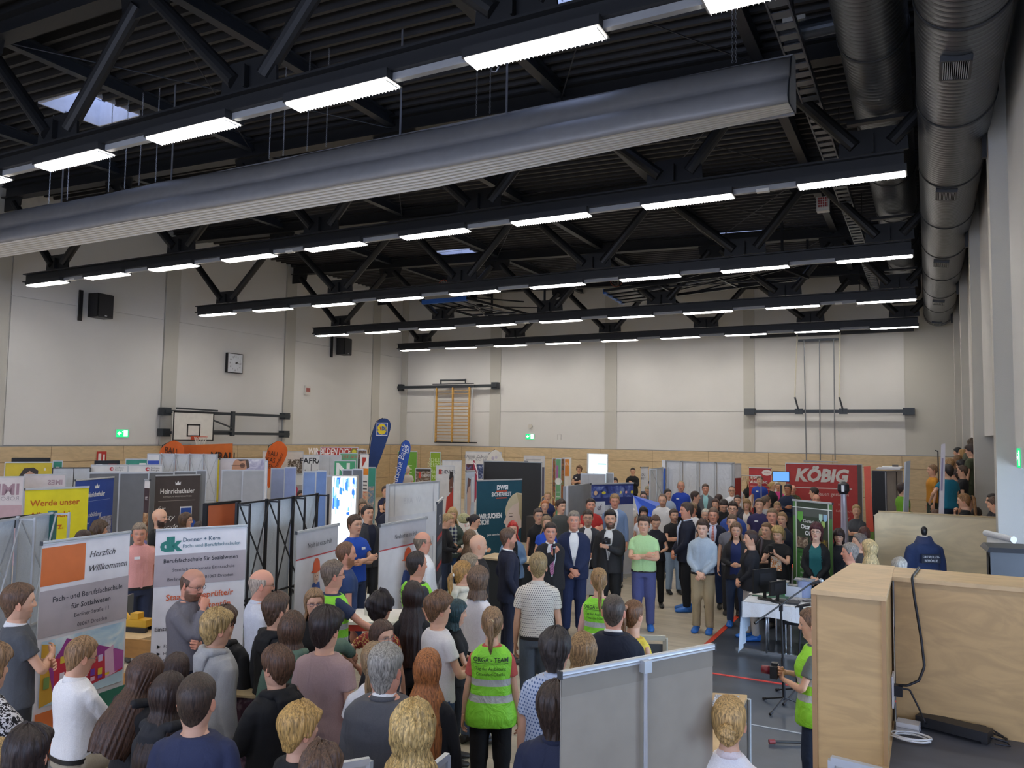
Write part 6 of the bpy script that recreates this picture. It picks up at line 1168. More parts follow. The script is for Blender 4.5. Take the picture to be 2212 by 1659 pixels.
A('orga2',1296,1228,1.70,15,'f','pony','8f6f48','vest','8fe23a','15151a','down','woman with long ponytail in ORGA TEAM vest beside the bald man in navy',extra=('d6a8a0',1.2,1),ho={'zt':.17,'len':.26},turn=-20)
A('baldnavy',1326,1284,1.82,8,'m','buzz','4a4038','suit','161b2c',NV,'down','man with shaved head in navy suit jacket, seen from behind',scalp=('5c4c40',.75),skin='r',fat=1.15,ho={'zf':.20},in_c='e8e4e0')
A('yellow',1370,1297,1.66,35,'f','pony','6f4c30','sleeveless','e4cc4e',DG,'down','girl with brown ponytail in yellow sleeveless top',ho={'zt':.19,'len':.16,'tiec':'c08a6a'})
A('bluepatt',1201,1360,1.80,10,'m','mop','38322f','sshirt','b9c6dc','3a4660','down','man with longish dark hair in light blue patterned shirt',pat={'c2':'4f6796','pt':'dots','s':44.,'r':.07},ho={'nape':-.03,'tt':.024},fat=1.2)
A('lightbrown',1261,1369,1.68,28,'f','bob','9a7b54','tee','e0dcc8',DG,'down','woman with smooth light brown hair and glasses above the grey banner',glasses='6a5a50',ho={'len':.06})
A('navypolo',1203,1477,1.74,12,'m','mop','362820','polo','232a44',DG,'down','dark-haired person in navy polo half hidden by the grey banner',ho={'nape':-.02,'tt':.024},in_c='232a44',hs=1.15)
A('whitepolo',1575,1505,1.72,6,'f','bun','b8945c','polo','ece8e6',DG,'down','woman with blond bun in white polo at the bottom edge',ho={'bz':.10,'bs':.045},in_c='e8d8d4')
A('photog',1757,1314,1.70,-82,'f','bun','6a4e38','vest','96dc34','263248','camera','young woman in green safety vest holding a camera by the plywood box',extra=('5f6460',.6,0),ho={'bz':.16,'bs':.03,'by':-.10},nod=8)
A('pink',304,1129,1.84,160,'m','short','8a7a68','sshirt','dfa09a','232c44','down','man with cropped grey hair in pink shirt between two school banners',ho={'tt':.012},skin='r',turn=20,badge=.07,nod=8)
A('baldbeard',347,1099,1.86,115,'m','none','c09a80','tee','16181a',BK,'down','bald man with full dark beard in black shirt',beard=('33241c',1.),ho={'zf':.6},fat=1.15)
A('brownglass',403,1108,1.72,105,'f','long','55402e','tee','2a2a2e',DG,'down','woman with glasses and brown hair before the brown cheese banner',glasses='6a6a6a')
A('smalldark',432,1127,1.64,20,'f','short','2a1e20','tee','3a3a3e',DG,'down','dark hair just visible between the brown banner and orange panel')
A('hw1',182,1146,1.64,60,'f','long','3a2a24','tee','3a3a44',DG,'down','dark-haired head peeking over the Herzlich Willkommen banner, left one')
A('hw2',217,1128,1.72,75,'m','curly','4f3c2c','tee','3a3a44',DG,'down','tousled brown head peeking over the Herzlich Willkommen banner, right one',ho={'tt':.028})
A('overpop',651,1060,1.7,160,'m','short','3c2c24','tee','3a3a44',DG,'down','brown hair just showing above the black-framed pop-up wall',dist=10.2)
A('speaker',1190,1130,1.80,172,'m','short','33261f','suit','222327','1c1d20','mic','man in dark suit speaking into a microphone, purple striped tie',tie=mat('8a3f6a',.6,kind='cloth',c2='c090b0',pt='stripe',s=40.),in_c='e6ecf0',expr=1,skin='r',turn=5,fat=1.1)
A('minister',1100,1142,1.82,78,'m','short','5a4434','suit','1a2036','1a2036','pocket','man with short beard in dark navy suit and black tie, in profile',tie=mt('15161c'),beard=('7a5638',.6),skin='r')
A('hands',1240,1105,1.92,178,'m','short','7d7468','suit','1e2a4c','1f2c52','clasp','tall man in navy suit and open white shirt, hands clasped',skin='r',fat=1.15,ho={'tt':.012},shoes='26262a')
A('bagman',1270,1103,1.76,178,'m','short','3f3026','suit','34373f','2a2c33','bag','young man with glasses and stubble in dark grey suit holding a tote bag',glasses='4a4a50',beard=('4a382c',.45),dist=14.35)
A('redhair',1108,1127,1.68,178,'f','long','b3281f','cardi','6f8db0',BK,'low','woman with bright red hair in denim jacket',ho={'len':.12},in_c='17171a')
A('girlblk',1163,1099,1.74,165,'f','bun','3c2c26','polo','18191c',BK,'down','young woman with glasses and black shirt left of the speaker',glasses='7a7a80',ho={'bz':.18,'bs':.03})
A('bluetop',1181,1114,1.68,175,'f','long','8a7258','tee','234fc0',DG,'down','girl with long light brown hair in royal blue behind the speaker',ho={'len':.16},nod=4)
A('redhd',1178,1081,1.70,160,'f','bun','b0693a','tee','2b3030',DG,'down','red-blond young woman with hair tied up',ho={'bz':.18,'bs':.03},turn=15)
A('navyemb',1183,1062,1.70,178,'f','pony','a08458','tee','222f5e',DG,'down','blond woman in navy T-shirt with white emblem',extra=(('print',[(1.24,.03,.09),(1.19,.03,.09)],'b8c4dc'),))
A('greyT',1212,1080,1.80,140,'m','quiff','3c2c24','tee','4b4e4c',DG,'down','young man in dark grey T-shirt half hidden by the end-on partition')
A('dkred',1236,1073,1.70,178,'f','short','5c2a26','tee','3a3236',DG,'down','woman with short dark red hair and glasses',glasses='7a4a48')
A('lilac',1248,1063,1.74,0,'m','short','2f2a28','shirt','aab2d0',DG,'down','dark-haired man in lilac shirt turned away')
A('redpolo',1276,1077,1.84,170,'m','short','2a201d','polo','b02a28',DG,'cross','man in red polo with arms crossed',in_c='b02a28',fat=1.2,beard=('3a2a24',.45),skin='r')
A('blazer',1328,1067,1.92,178,'m','short','9a7a54','suit','7d97bf','3a4660','down','tall fair-haired man in light blue blazer',skin='r',nod=8,in_c='e8ecf4')
A('greybeard',1352,1065,1.82,178,'m','short','55504c','tee','e8e6e4',JN,'down','man with grey beard in white T-shirt beside the light blue blazer',beard=('8a8480',.8),skin='r',fat=1.1)
A('darkcoat',1318,1103,1.88,190,'m','quiff','1f1816','suit','2c2d30','1d1e20','hold','man with dark hair and beard in black jacket gripping a camera lens',beard=('231a16',.85),in_c='e0e0dc',turn=-10)
A('mint',1391,1116,1.82,180,'m','quiff','3a2b22','sshirt','b4dca0','50588c','cross','man in mint green short-sleeved shirt and purple-blue trousers',fat=1.1,shoes='cover',turn=4)
A('fringe',1390,1095,1.66,178,'f','bob','1c1719','tee','e6e4e4',DG,'down','woman with black fringe and white T-shirt',ho={'zf':.15,'len':.10})
A('tablet',1416,1110,1.70,175,'f','bun','4f382c','tee','1b1d26','17181b','low','woman in black T-shirt looking down at a device',nod=24,ho={'bz':.2,'bs':.025,'by':-.08},extra=(('ptext',1.27,'DRONE',.03,'d8dce4',1),))
A('baldwhite',1432,1066,1.86,190,'m','short','6a5344','sshirt','e2e0df','6a8098','down','man with receding hair in white shirt looking down',beard=('6a4a38',.5),ho={'zf':.21,'ts':.004,'tt':.006},scalp=('6a5344',.4),nod=12)
A('lightblue',1443,1057,1.74,150,'m','short','2d2522','shirt','a9bcd6',DG,'down','dark-haired man in light blue shirt partly behind the white shirt',dist=16.6)
A('blackpolo',1456,1100,1.68,160,'m','short','4a3a32','polo','1b1c1f','8fa6c0','cross','bearded man in black polo and light jeans behind the tall navy suit',beard=('5a3c2c',.7),in_c='1b1c1f',shoes='1c1c1e')
A('navytall',1482,1086,1.94,-105,'m','short','3f3026','suit','161c30','10131c','clasp','tall man in navy jacket turning his head left, light blue shirt',in_c='bccbe6',skin='r',shoes='cover')
A('chino',1518,1122,1.80,190,'m','quiff','3f2c22','shirt','a9b8c6','ae9f80','clasp','young man in light blue shirt and beige chinos with blue shoe covers',skin='p',nod=8,shoes='cover')
A('redtie',1541,1098,1.82,185,'m','short','6a5140','suit','1a2138','20345c','down','man in dark suit with red and white tie',tie=mat('c05048',.6,kind='cloth',c2='e8d0c8',pt='plaid',s=36.),in_c='cdd2ea',skin='r',badge=.09)
A('whiteboy',1496,1089,1.66,185,'m','mop','7c6244','sshirt','e6e6ea',DG,'down','boy with light brown hair in white shirt between two suits',skin='r',dist=14.4,ho={'tt':.026,'side':.1,'nape':.02})
A('darkright',1503,1062,1.82,90,'m','short','3a2a20','tee','1a1d28',DG,'down','man with dark hair looking right in black T-shirt with gold stripe',extra=(('print',[(1.2,-.12,.12),(1.185,-.12,.12)],'b89a48'),))
A('whitehair',1524,1100,1.60,185,'f','short','c8c0ae','tee','4a4a55',DG,'down','white-haired woman with glasses behind the chino trousers man',glasses='6a6a6a',dist=15.4)
A('bluepolo',1471,1039,1.93,180,'m','thin','b09a7c','polo','2146b0',DG,'down','balding man in royal blue polo',in_c='2146b0',skin='r',fat=1.2,badge=.08,ho={'zf':.215})
A('blacksw',1527,1026,1.90,180,'m','short','2c221e','sweater','1b1c20',BK,'down','broad man in black sweater, tallest head in the back centre',fat=1.25,beard=('4a3830',.5))
A('greyjk',1524,1046,1.84,180,'m','short','5a463a','suit','66666a','45464a','down','man in grey jacket and pale turquoise shirt',in_c='9cd0d4',skin='r')
A('farblack',1367,1011,1.86,185,'m','short','30251f','coat','1b1c1f',BK,'hold','man in black zip jacket standing before the plywood wall',dist=24.)
A('farblk2',1414,1017,1.84,200,'m','short','241d1b','tee','1b1b1e',BK,'chin','dark-haired bearded man behind the slim navy banner',beard=('2a201c',.7),dist=22.5)
A('farold',1400,1049,1.66,200,'f','short','9a927a','tee','5a6a78',DG,'down','person with grey hair and glasses bending behind the pop-up frame',glasses='4a4a4e',nod=20,dist=18.5)
A('glwoman',1390,1063,1.68,180,'f','bun','2c2220','tee','5a5a66',DG,'down','woman with dark glasses in front of the man in black zip jacket',glasses='28282c',dist=17.2)
A('fardark',1251,1007,1.88,195,'m','curly','6a4c34','polo','35343c',BK,'cross','young man with glasses in dark polo smiling before the plywood wall',glasses='202022',in_c='35343c',badge=.07,dist=24.,ho={'tt':.03})
A('farblond',1228,1014,1.74,50,'f','long','c0a878','dress','1c2138','1c2138','low','blond woman in navy dress turned to the right',dist=22.)
A('tuft',1270,1018,1.7,180,'m','short','6a5040','tee','5a5a60',DG,'down','head just visible above the grey partition left of the lit screen',dist=21.5)
A('tuft2',1329,1032,1.68,180,'f','bob','2c211d','tee','5a5a60',DG,'down','dark-haired head with glasses above the blue ef banner',glasses='303034',dist=20.5)
A('polka',1590,1128,1.72,182,'f','long','6a4f38','cardi','26262a','33435e','low','woman with long brown hair, polka dot blouse and dark blazer',pat=None,in_c='1d2a58',ho={'len':.18},shoes='cover',nod=5,extra=(('print',[(1.36,-.08,.08),(.86,-.1,.1)],'1d2a58',{'kind':'cloth','c2':'e8e8f0','pt':'dots','s':30.,'r':.07}),))
A('cardi',1621,1146,1.68,-110,'f','pony','3a2822','cardi','1a1d26','b9b3ac','clasp','woman in black cardigan and pale trousers with ponytail',in_c='131316',ho={'zt':.13,'len':.16},shoes='cover',turn=10)
A('bluesw',1583,1085,1.84,185,'m','quiff','33261f','sweater','33509c',DG,'down','man with glasses in bright blue sweater',glasses='202024',fat=1.3,ho={'tt':.022})
A('youth',1581,1113,1.68,182,'m','short','5a4432','tee','6a6a72',DG,'down','tanned young man behind the polka dot blouse',dist=13.95)
A('purple',1640,1078,1.84,180,'m','short','55402f','polo','35305a',DG,'down','man in dark purple polo with name tag',badge=.06,in_c='4a4470',nod=-4)
A('rightgrey',1656,1072,1.78,70,'m','short','5a4633','tee','9a9ca0',DG,'down','man turned away to the right beside the purple polo')
A('blondbob',1613,1078,1.70,182,'f','bob','8a6c44','cardi','33333c',DG,'down','woman with golden fringe bob',ho={'zf':.155,'len':.02},in_c='d8d0c8')
A('whitegirl',1593,1070,1.68,180,'f','bun','2c201e','tee','3a3a44',DG,'down','dark-haired young woman with hair pulled back, in front of the blue arc',dist=17.6)
A('glwhite',1581,1050,1.80,182,'m','thin','3c2f28','sshirt','e4e4e8',DG,'down','man with glasses and high forehead in white shirt',glasses='303034',ho={'zf':.21})
A('headdown',1562,1075,1.82,170,'m','short','2c211d','long','17181a',DG,'down','man in black bowing his head',nod=32)
A('womanb',1546,1078,1.68,190,'f','long','4a2f26','tee','2a2a30',DG,'down','brown-haired woman left of the man bowing his head',ho={'len':.05})
A('backhead',1553,1068,1.74,20,'m','short','3a2620','tee','3a3a44',DG,'down','reddish dark hair behind the man bowing his head',dist=18.4)
A('bluewhite',1591,1036,1.78,190,'f','bun','c0a478','tee','e0e0e8','2a50a8','down','blond woman in white and blue sportswear',fat=1.2,extra=(('print',[(1.30,-.06,.14),(1.1,-.14,.14),(.9,-.14,.14)],'2c58b8'),),dist=20.)
A('longblond',1619,1033,1.76,182,'f','long','b8985c','tee','17181b',BK,'side','woman with long blond hair in black before the red poster',dist=21.)
A('blue2',1641,1029,1.88,182,'m','short','6a5242','polo','2a48a4',NV,'down','slim man in blue polo with white tag before the red poster',in_c='2a48a4',badge=.07,dist=20.)
A('whitesh',1671,1021,1.88,190,'m','short','8a8078','sshirt','dedfe4',DG,'down','grey-haired man in white shirt, tallest beside the red poster',skin='r',dist=22.)
A('blondcop',1669,1041,1.74,105,'f','bun','b89a64','coat','16181d',DG,'down','blond woman in black uniform jacket looking right',dist=18.)
A('pinksh',1681,1043,1.66,180,'f','short','8a7a6a','tee','d0488c',DG,'down','person in bright pink shirt behind the blond woman in uniform',dist=19.2)
A('navysh',1702,1046,1.86,200,'m','short','3a3430','shirt','1c2740',DG,'cross','tanned man in dark navy shirt with arms crossed',skin='t',dist=16.6)
A('camo1',1713,1048,1.72,180,'m','none','a08a7c','camo','5a5e42','4a4e3a','down','bald person in camouflage behind the navy shirt',ho={'zf':.5},skin='r',dist=18.)
A('beige',1668,1099,1.82,185,'m','short','7a6248','tee','7a6e54',DG,'chin','man with fair cropped hair touching his mouth',ho={'tt':.012},skin='r',dist=14.9)
A('bunblond',1689,1107,1.74,195,'f','bun','8a6a48','coat','1c2232',BK,'down','woman with blond swept-up hair in dark uniform',ho={'bz':.21,'bs':.04,'by':-.06},dist=14.3)
A('smallgirl',1679,1083,1.60,180,'f','bun','9a7e58','tee','5a5a64',DG,'down','fair young woman looking down beside the navy shirt',nod=12,dist=15.9)
A('smileboy',1655,1130,1.66,215,'m','short','6e5236','tee','1c1d20',BK,'low','smiling boy with light brown hair looking left',turn=-10)
A('phoneboy',1681,1137,1.58,200,'m','mop','a68a54','tee','151618',BK,'phone','blond boy in black T-shirt with orange print holding up a phone',extra=(('print',[(1.24,-.09,.09),(1.0,-.10,.10)],'d88a48',{'kind':'cloth','c2':'f0e4d0','pt':'blot','s':22.,'r':.5}),),nod=10)
A('gi',1736,1027,1.78,180,'m','short','2a2220','suit','dededc','d4d4d2','low','man in white martial arts jacket before the red banner',nod=22,in_c='dededc',dist=21.5)
A('camo2',1765,1038,1.84,182,'m','short','241e1c','camo','5a5e42','4a4e3a','chin','dark-haired soldier in camouflage before the red banner',dist=20.)
A('headR',1757,1053,1.82,-80,'m','short','2f2520','long','22242c',DG,'down','dark-haired man in profile above the green banner',dist=16.5)
A('bald3',1763,1068,1.74,180,'m','bald','5a4638','long','2a2c34',DG,'down','bald forehead rising above the green municipal banner',skin='r',dist=15.6)
A('teal_d',1763,1130,1.80,188,'f','bob','43161f','cardi','121316','1c4a50','clasp','woman with dark red hair, glasses, teal dress and black cardigan',glasses='202022',in_c='1c6062',ho={'len':.02},skin='p',shoes='cover',extra=(('print',[(1.36,-.09,.09),(.80,-.13,.13)],'1c6062',{'kind':'cloth','c2':'b8ccc8','pt':'blot','s':30.,'r':.66}),))
A('fringe2',1812,1141,1.66,185,'f','long','2a1a1a','long','1a1a1e',BK,'down','woman with black fringe peeking out right of the green banner',ho={'zf':.15,'len':.1},nod=10)
A('police',1842,1035,1.86,-120,'m','short','3f342c','police','9db2dc','1a1d26','cross','policeman in light blue shirt and dark vest with arms crossed',beard=('4a3a30',.8),glasses='3a3a3e',dist=17.4,fat=1.1)
A('shortbl',1850,1091,1.70,178,'f','short','a08658','tee','44474e',DG,'cross','smiling woman with short blond hair and grey T-shirt, arms crossed',dist=14.9,fat=1.25)
A('redbrown',1867,1139,1.66,10,'f','bob','4a241c','tee','3a3a40',DG,'down','woman with reddish brown hair seen from behind near the plywood barrier',dist=12.8)
A('maskw',1855,1153,1.66,-100,'f','bun','6a605a','tee','3a3a40',DG,'down','woman with tied grey hair beside the reddish brown head',dist=11.9)
A('blondlong',1876,1166,1.66,-60,'f','long','c8b080','tee','1f2026',DG,'down','woman with smooth blond hair behind the plywood box',ho={'len':.14},dist=11.0)
A('sung',1834,1174,1.66,-88,'f','short','8a837c','tee','2a2a30',DG,'down','older woman in profile with sunglasses on her grey hair',skin='r',dist=10.9)
A('greyp',1943,1205,1.62,20,'m','short','9c968c','tee','5a5a60',DG,'down','grey hair just visible over the plywood parapet',dist=8.9)
kw=dict(group=None)
A('orangeT',2013,1004,1.62,-105,'m','short','8a6a4c','tee','cc8a28','3c463c','down','boy in orange T-shirt left of the lavender banner',dist=19.5)
A('tealT',2047,1004,1.68,-40,'m','short','2c211c','tee','14708a','1c2c48','side','boy in teal T-shirt with white lettering right of the lavender banner',dist=17.6,extra=(('ptext',1.20,'SPLASH',.07,'d4dce0',1),))
A('oliveT',2097,961,1.74,-70,'m','mop','33241e','tee','454b34','474d38','down','boy with glasses in olive T-shirt and shorts on the stairs',glasses='303034',shorts=True,dist=20.,ho={'tt':.024,'side':.1,'nape':.02},nod=5)
A('rest',2083,1066,1.66,-80,'f','pony','8a643c','tee','17181b',DG,'chin','girl with ponytail and black T-shirt resting her chin on her hand',seat=True,dist=15.9,nod=8)
A('stand1',2099,950,1.70,-30,'m','curly','4a3a2a','tee','5a5a4a',DG,'down','topmost curly head on the stairs behind the olive T-shirt',dist=22.,ho={'tt':.03})
for k_,(x_,y_,hr,cc,tc_,dd,lb) in enumerate(((2068,968,'mop','1c1c20','3a4a6a',25.,'dark-capped pupil high on the stairs'),(2078,971,'long','a5804c','5a4a4a',24.,'blond girl beside the dark-capped pupil'),(2067,984,'short','7a5c3c','6a5a5a',23.,'fair-haired pupil below the dark-capped one'),(2061,991,'long','8a6444','b8b0b0',22.,'smiling pupil in the middle of the stair group'),(2049,991,'long','a07c50','4a4440',21.,'blond girl just right of the lavender banner top'),(2075,995,'mop','1f1c20','4a6a9a',20.8,'pupil with black fringe in the stair group'),(2078,1006,'short','4a3626','1c1d22',18.8,'boy in black looking left beside the teal T-shirt'),(2061,1014,'short','3a2a22','6a5050',19.4,'head half hidden behind the teal T-shirt boy'))):
 A('st%d'%k_,x_,y_,1.62,-85+10*k_%30,'f' if hr=='long' else 'm',hr,cc,'tee',tc_,DG,'down',lb,dist=dd,ho={'tt':.024} if hr=='mop' else None)
A('lowdark',2110,1097,1.6,20,'f','short','241b19','tee',DG,DG,'down','dark hair below the girl resting her chin',seat=True,dist=16.4)
A('edge1',2143,1067,1.64,-85,'f','bun','2a201f','tee','26262c',DG,'low','girl with black hair at the pillar, left of a brown-haired one',seat=True,dist=15.6)
A('edge2',2152,1073,1.62,-75,'f','short','5c4434','tee','2a2a30',DG,'low','brown-haired girl half hidden by the pale blue pillar',seat=True,dist=15.3,nod=15)
A('low2',2022,1101,1.6,10,'m','short','5c4030','tee',DG,DG,'down','brown hair at the foot of the lavender banner',seat=True,dist=16.6)
A('bean',1950,1044,1.60,60,'m','short','3a2c28','tee','6fa82c',DG,'down','person in lime green behind the grey edge-on banner',seat=True,dist=18.2)
A('farbrown',894,1002,1.72,-90,'f','long','4a3026','long','1c1b1e',BK,'down','woman in black before the green poster at the back',dist=25.)
A('farwhite',881,1008,1.82,20,'m','short','c8b8a8','tee','c8c0b8','4a4640','down','person in pale shirt beside the blue feather flag',dist=24.)
A('behindwall',838,1078,1.74,175,'f','short','3a2c28','tee','1c2136',NV,'down','person in navy partly hidden behind the white partition',fat=1.4,dist=12.0)
# ================== PROPS
def obj_at(name,mb_parts,loc,label,cat,rz=0.,group=None):
 t=empty(name,tuple(loc),rz,label,cat,group)
 for n_,m_ in mb_parts:m_.build(n_,parent=t)
 return t
blkm=mat('18181b',.45)
p=ppl['speaker'];h=p.hands[1];a=p.w(h+np.array((-.02,.05,-.06)));b=p.w(h+np.array((-.01,.045,.14)));d=(b-a)/np.linalg.norm(b-a)
t=empty('microphone',tuple(a),0,'black handheld microphone with silver collar at the speaker\'s mouth','microphone');m=MB();m.tube([(0,0,0),tuple((b-a)*.75)],[.013,.018],blkm,12);m.build('handle',parent=t)
m=MB();m.tube([tuple((b-a)*.72),tuple((b-a)*.78)],.025,mat('b8bcc0',.3,.8),14);m.build('collar',parent=t);m=MB();q=(b-a);m.tube([tuple(q*.78),tuple(q*.86),tuple(q*.97),tuple(q*1.03)],[.024,.029,.024,.008],mat('1a1c2a',.6),14);m.build('grille',parent=t,smooth=True)
p=ppl['phoneboy'];c=p.w((p.hands[0]+p.hands[1])/2+np.array((0,.07,.07)));m=MB();R=rotz(p.ang)@rotx(-.2);m.box((0,0,0),(.075,.009,.155),blkm,R);t=empty('mobile_phone',tuple(c),0,'black smartphone held up by the blond boy','phone');m.build('case',parent=t);m=MB();m.box(R@np.array((0,-.0055,0)),(.068,.002,.145),mat('3a4250',.2),R);m.build('screen',parent=t)
for k,nm,lab,sc in(('photog','camera','black and red camera in the vest woman\'s hands',1.1),('tablet','camera','small black device held by the woman in black T-shirt',.9),('darkcoat','camera_lens','black camera lens held against the chest',1.)):
 p=ppl[k];c=p.w(((p.hands[0]+p.hands[1])/2 if k!='darkcoat' else p.hands[0])+np.array((0,.08,.03 if k!='darkcoat' else.10)));R=rotz(p.ang);t=empty(nm,tuple(c),0,lab,'camera')
 m=MB();m.box((0,0,0),(.13*sc,.06,.09*sc),blkm,R);m.box(R@np.array((0,0,.05*sc)),(.05,.05,.03),blkm,R);m.build('body',parent=t)
 m=MB();q0,q1=R@np.array((0,.03,0)),R@np.array((0,.11,0));m.tube([tuple(q0),tuple(q1)],[.036,.034],mat('202024',.3) if k!='photog' else mat('7a2430',.3),16);m.build('lens',parent=t,smooth=True)
p=ppl['bagman'];c=p.w(p.hands[0]+np.array((0,.05,-.05)));t=empty('tote_bag',tuple(c),p.ang,'white tote bag with green print held by the man in dark grey suit','bag');m=MB()
V=[(-.20,0,-.20),(.20,0,-.20),(.22,.03,-.62),(-.22,.03,-.62),(-.20,.07,-.20),(.20,.07,-.20),(.22,.09,-.62),(-.22,.09,-.62)];m.add(V,[(0,1,2,3),(7,6,5,4),(0,3,7,4),(1,5,6,2),(2,6,7,3)],mat('dde3ea',.7,kind='cloth'));m.build('bag_body',parent=t)
m=MB();m.add([(-.17,.076,-.22),(.05,.076,-.22),(.0,.092,-.42),(-.15,.094,-.45)],[(0,1,2,3)],mat('7ab04c',.6));m.add([(-.15,.097,-.34),(-.05,.094,-.34),(-.08,.10,-.52),(-.14,.10,-.52)],[(0,1,2,3)],mat('b04a5c',.6));m.build('bag_print',parent=t)
for y in(.0,.07):
 m=MB();m.tube([(-.10,y,-.2),(-.07,y,-.02),(0,y*.5+.02,.05),(.07,y,-.02),(.10,y,-.2)],[.016]*5,mat('e4e4e6',.7),6,rb=.004);m.build('handle',parent=t)
ply=mat('c2a06c',.45,kind='wood',m=(1,1,2.6),s=2.2,d=.9);ply2=mat('d0b080',.45,kind='wood',m=(1,2.5,1),s=2.2,d=.92);edge=mat('a98458',.5)
m=MB();m.add([(-.56,4.67,0),(-.22,4.67,0),(-.22,5.80,0),(-.445,5.80,0),(-.56,4.67,2.26),(-.22,4.67,2.26),(-.22,5.8,2.26),(-.445,5.8,2.26)],[(0,1,5,4),(1,2,6,5),(2,3,7,6),(3,0,4,7)],ply)
m.bb((-.585,4.66,0),(-.56,4.69,2.27),edge);m.bb((-.235,4.655,0),(-.215,4.70,2.27),edge)
t=empty('plywood_box',(0,0,0),label='tall birch plywood box column at the end of the parapet',cat='box');m.build('sides',parent=t)
m=MB();m.add([(-.585,4.65,2.26),(-.21,4.65,2.26),(-.21,5.82,2.26),(-.465,5.82,2.26),(-.585,4.65,2.285),(-.21,4.65,2.285),(-.21,5.82,2.285),(-.465,5.82,2.285)],[(4,5,6,7),(0,1,5,4),(1,2,6,5),(2,3,7,6),(3,0,4,7)],ply2);m.build('top',parent=t)
t=empty('plywood_parapet',(0,0,0),label='long birch plywood parapet in front of the gallery floor at the right',cat='parapet');m=MB();m.bb((-.20,5.42,0),(1.08,5.78,2.255),ply);m.build('panel',parent=t)
m=MB();m.bb((-.21,5.39,2.255),(1.08,5.82,2.28),ply2);m.build('top_board',parent=t)
m=MB();m.bb((-.21,1.0,1.22),(2.9,5.42,1.41),mat('55565a',.55,kind='vinyl'));m.bb((-.26,1.0,0),(-.21,5.42,1.41),mat('c9ab7e',.45,kind='wood'));g=m.build('floor_gallery');struct(g)
m=MB();m.bb((1.3,-7.9,1.22),(2.9,1.0,1.41),mat('55565a',.55,kind='vinyl'));m.bb((-.21,-7.9,1.22),(1.3,1.0,1.41),mat('55565a',.55,kind='vinyl'));struct(m.build('floor_landing'))
P=at(2060,1580,Z=1.43);a_=-.32
t=empty('power_adapter',(float(P[0]),float(P[1]),1.41),a_,'large black power adapter box on the gallery floor','adapter');m=MB();m.bb((-.19,-.055,.02),(.19,.055,.075),mat('1d1d1f',.45));m.bb((-.20,-.03,.0),(-.16,.03,.03),blkm);m.bb((.15,-.03,0),(.18,.03,.03),blkm);m.build('case',parent=t)
m=MB();m.tube([(.19,.0,.04),(.26,.05,.02),(.24,.12,.015),(.12,.14,.03),(.05,.12,.05),(.10,.09,.012)],.006,blkm,6);m.tube([(.10,.06,.07),(.14,.14,.05),(.22,.13,.02),(.28,.02,.012),(.22,-.03,.02)],.005,blkm,6);m.build('loose_cable',parent=t)
P=at(1962,1578,Z=1.41);t=empty('white_box',(float(P[0]),float(P[1]),1.41),-.1,'small white box beside the black adapter','box');m=MB();m.bb((-.06,-.04,0),(.06,.05,.05),mat('dcdad4',.4));m.build('case',parent=t);m=MB();m.bb((-.061,-.041,.02),(.061,.051,.024),mat('aaa8a4',.5));m.build('seam',parent=t)
P=at(1967,1600,Z=1.41);m=MB();q=[]
for i in range(100):a=i*2*PI/22;r=.085+.012*math.sin(i*.37);q.append((P[0]+r*1.15*math.cos(a)+.01*math.sin(i*.21),P[1]+r*.75*math.sin(a),1.418+.010*(i%22)/22+.0045*(i//22)))
m.tube(q,.0042,mat('e4e2dc',.4),6,cap=True);tag(m.build('cable_coil',smooth=True),'coil of thin white cable on the gallery floor','cable')
S0=at(1941,1480,Y=5.40);m=MB();m.bb((-.215,5.22,S0[2]-.09),(-.205,5.36,S0[2]+.09),mat('e2e0dc',.4));m.bb((-.205,5.26,S0[2]-.03),(-.16,5.32,S0[2]+.03),blkm);tag(m.build('wall_socket'),'white socket plate with black plug on the plywood box side','socket')
m=MB();pts=[at(1985,1226,Y=5.80),at(1970,1238,Y=5.42)+np.array((0,-.05,0)),at(1975,1290,Y=5.36),at(1990,1380,Y=5.36),at(1997,1440,Y=5.34),at(1985,1470,Y=5.3),at(1960,1481,Y=5.26),at(1942,1480,Y=5.28)]
pts[0][2]=2.29;pts[1][2]=2.29;t_=np.linspace(0,7,40);pp=np.stack([np.interp(t_,range(8),[q[i] for q in pts]) for i in range(3)],1);m.tube(pp,.0075,blkm,8);tag(m.build('power_cable',smooth=True),'black cable hanging over the plywood parapet to the socket','cable')
m=MB();pts=[at(1942,1486,Y=5.28),at(1965,1490,Y=5.3),at(1985,1530,Y=5.3),at(1998,1560,Y=5.25),at(2003,1566,Z=1.42)];t_=np.linspace(0,4,24);pp=np.stack([np.interp(t_,range(5),[q[i] for q in pts]) for i in range(3)],1);m.tube(pp,.0055,blkm,8);tag(m.build('adapter_cable',smooth=True),'thin black cable from the socket down to the adapter','cable')
pl3=mat('ddcda8',.5,kind='wood',m=(1,1,3),s=.9,d=.92)
m=MB();m.add([(-.84,15.0,0),(1.3,15.0,0),(1.3,15.0,1.90),(-.76,15.,1.90),(-.84,15.0,1.84),(-.84,15.08,0),(1.3,15.08,0),(1.3,15.08,1.90),(-.76,15.08,1.90),(-.84,15.08,1.84)],[(0,1,2,3,4),(9,8,7,6,5),(2,7,8,3),(3,8,9,4),(0,4,9,5),(1,6,7,2)],pl3);m.bb((-.78,14.99,1.895),(1.3,15.09,1.915),mat('bfa67c',.5));tag(m.build('plywood_barrier'),'pale plywood barrier behind the navy jacket on the dummy','barrier')
m=MB();g_=mat('a8a29a',.6)
m.bb((-.6,15.1,0),(.84,18.8,.93),g_);m.bb((-.30,18.8,0),(.84,21.0,.93),g_)
for i in range(6):m.bb((.05,21+.9*i,0),(.84,21.9+.9*i,1.05+.13*i),g_)
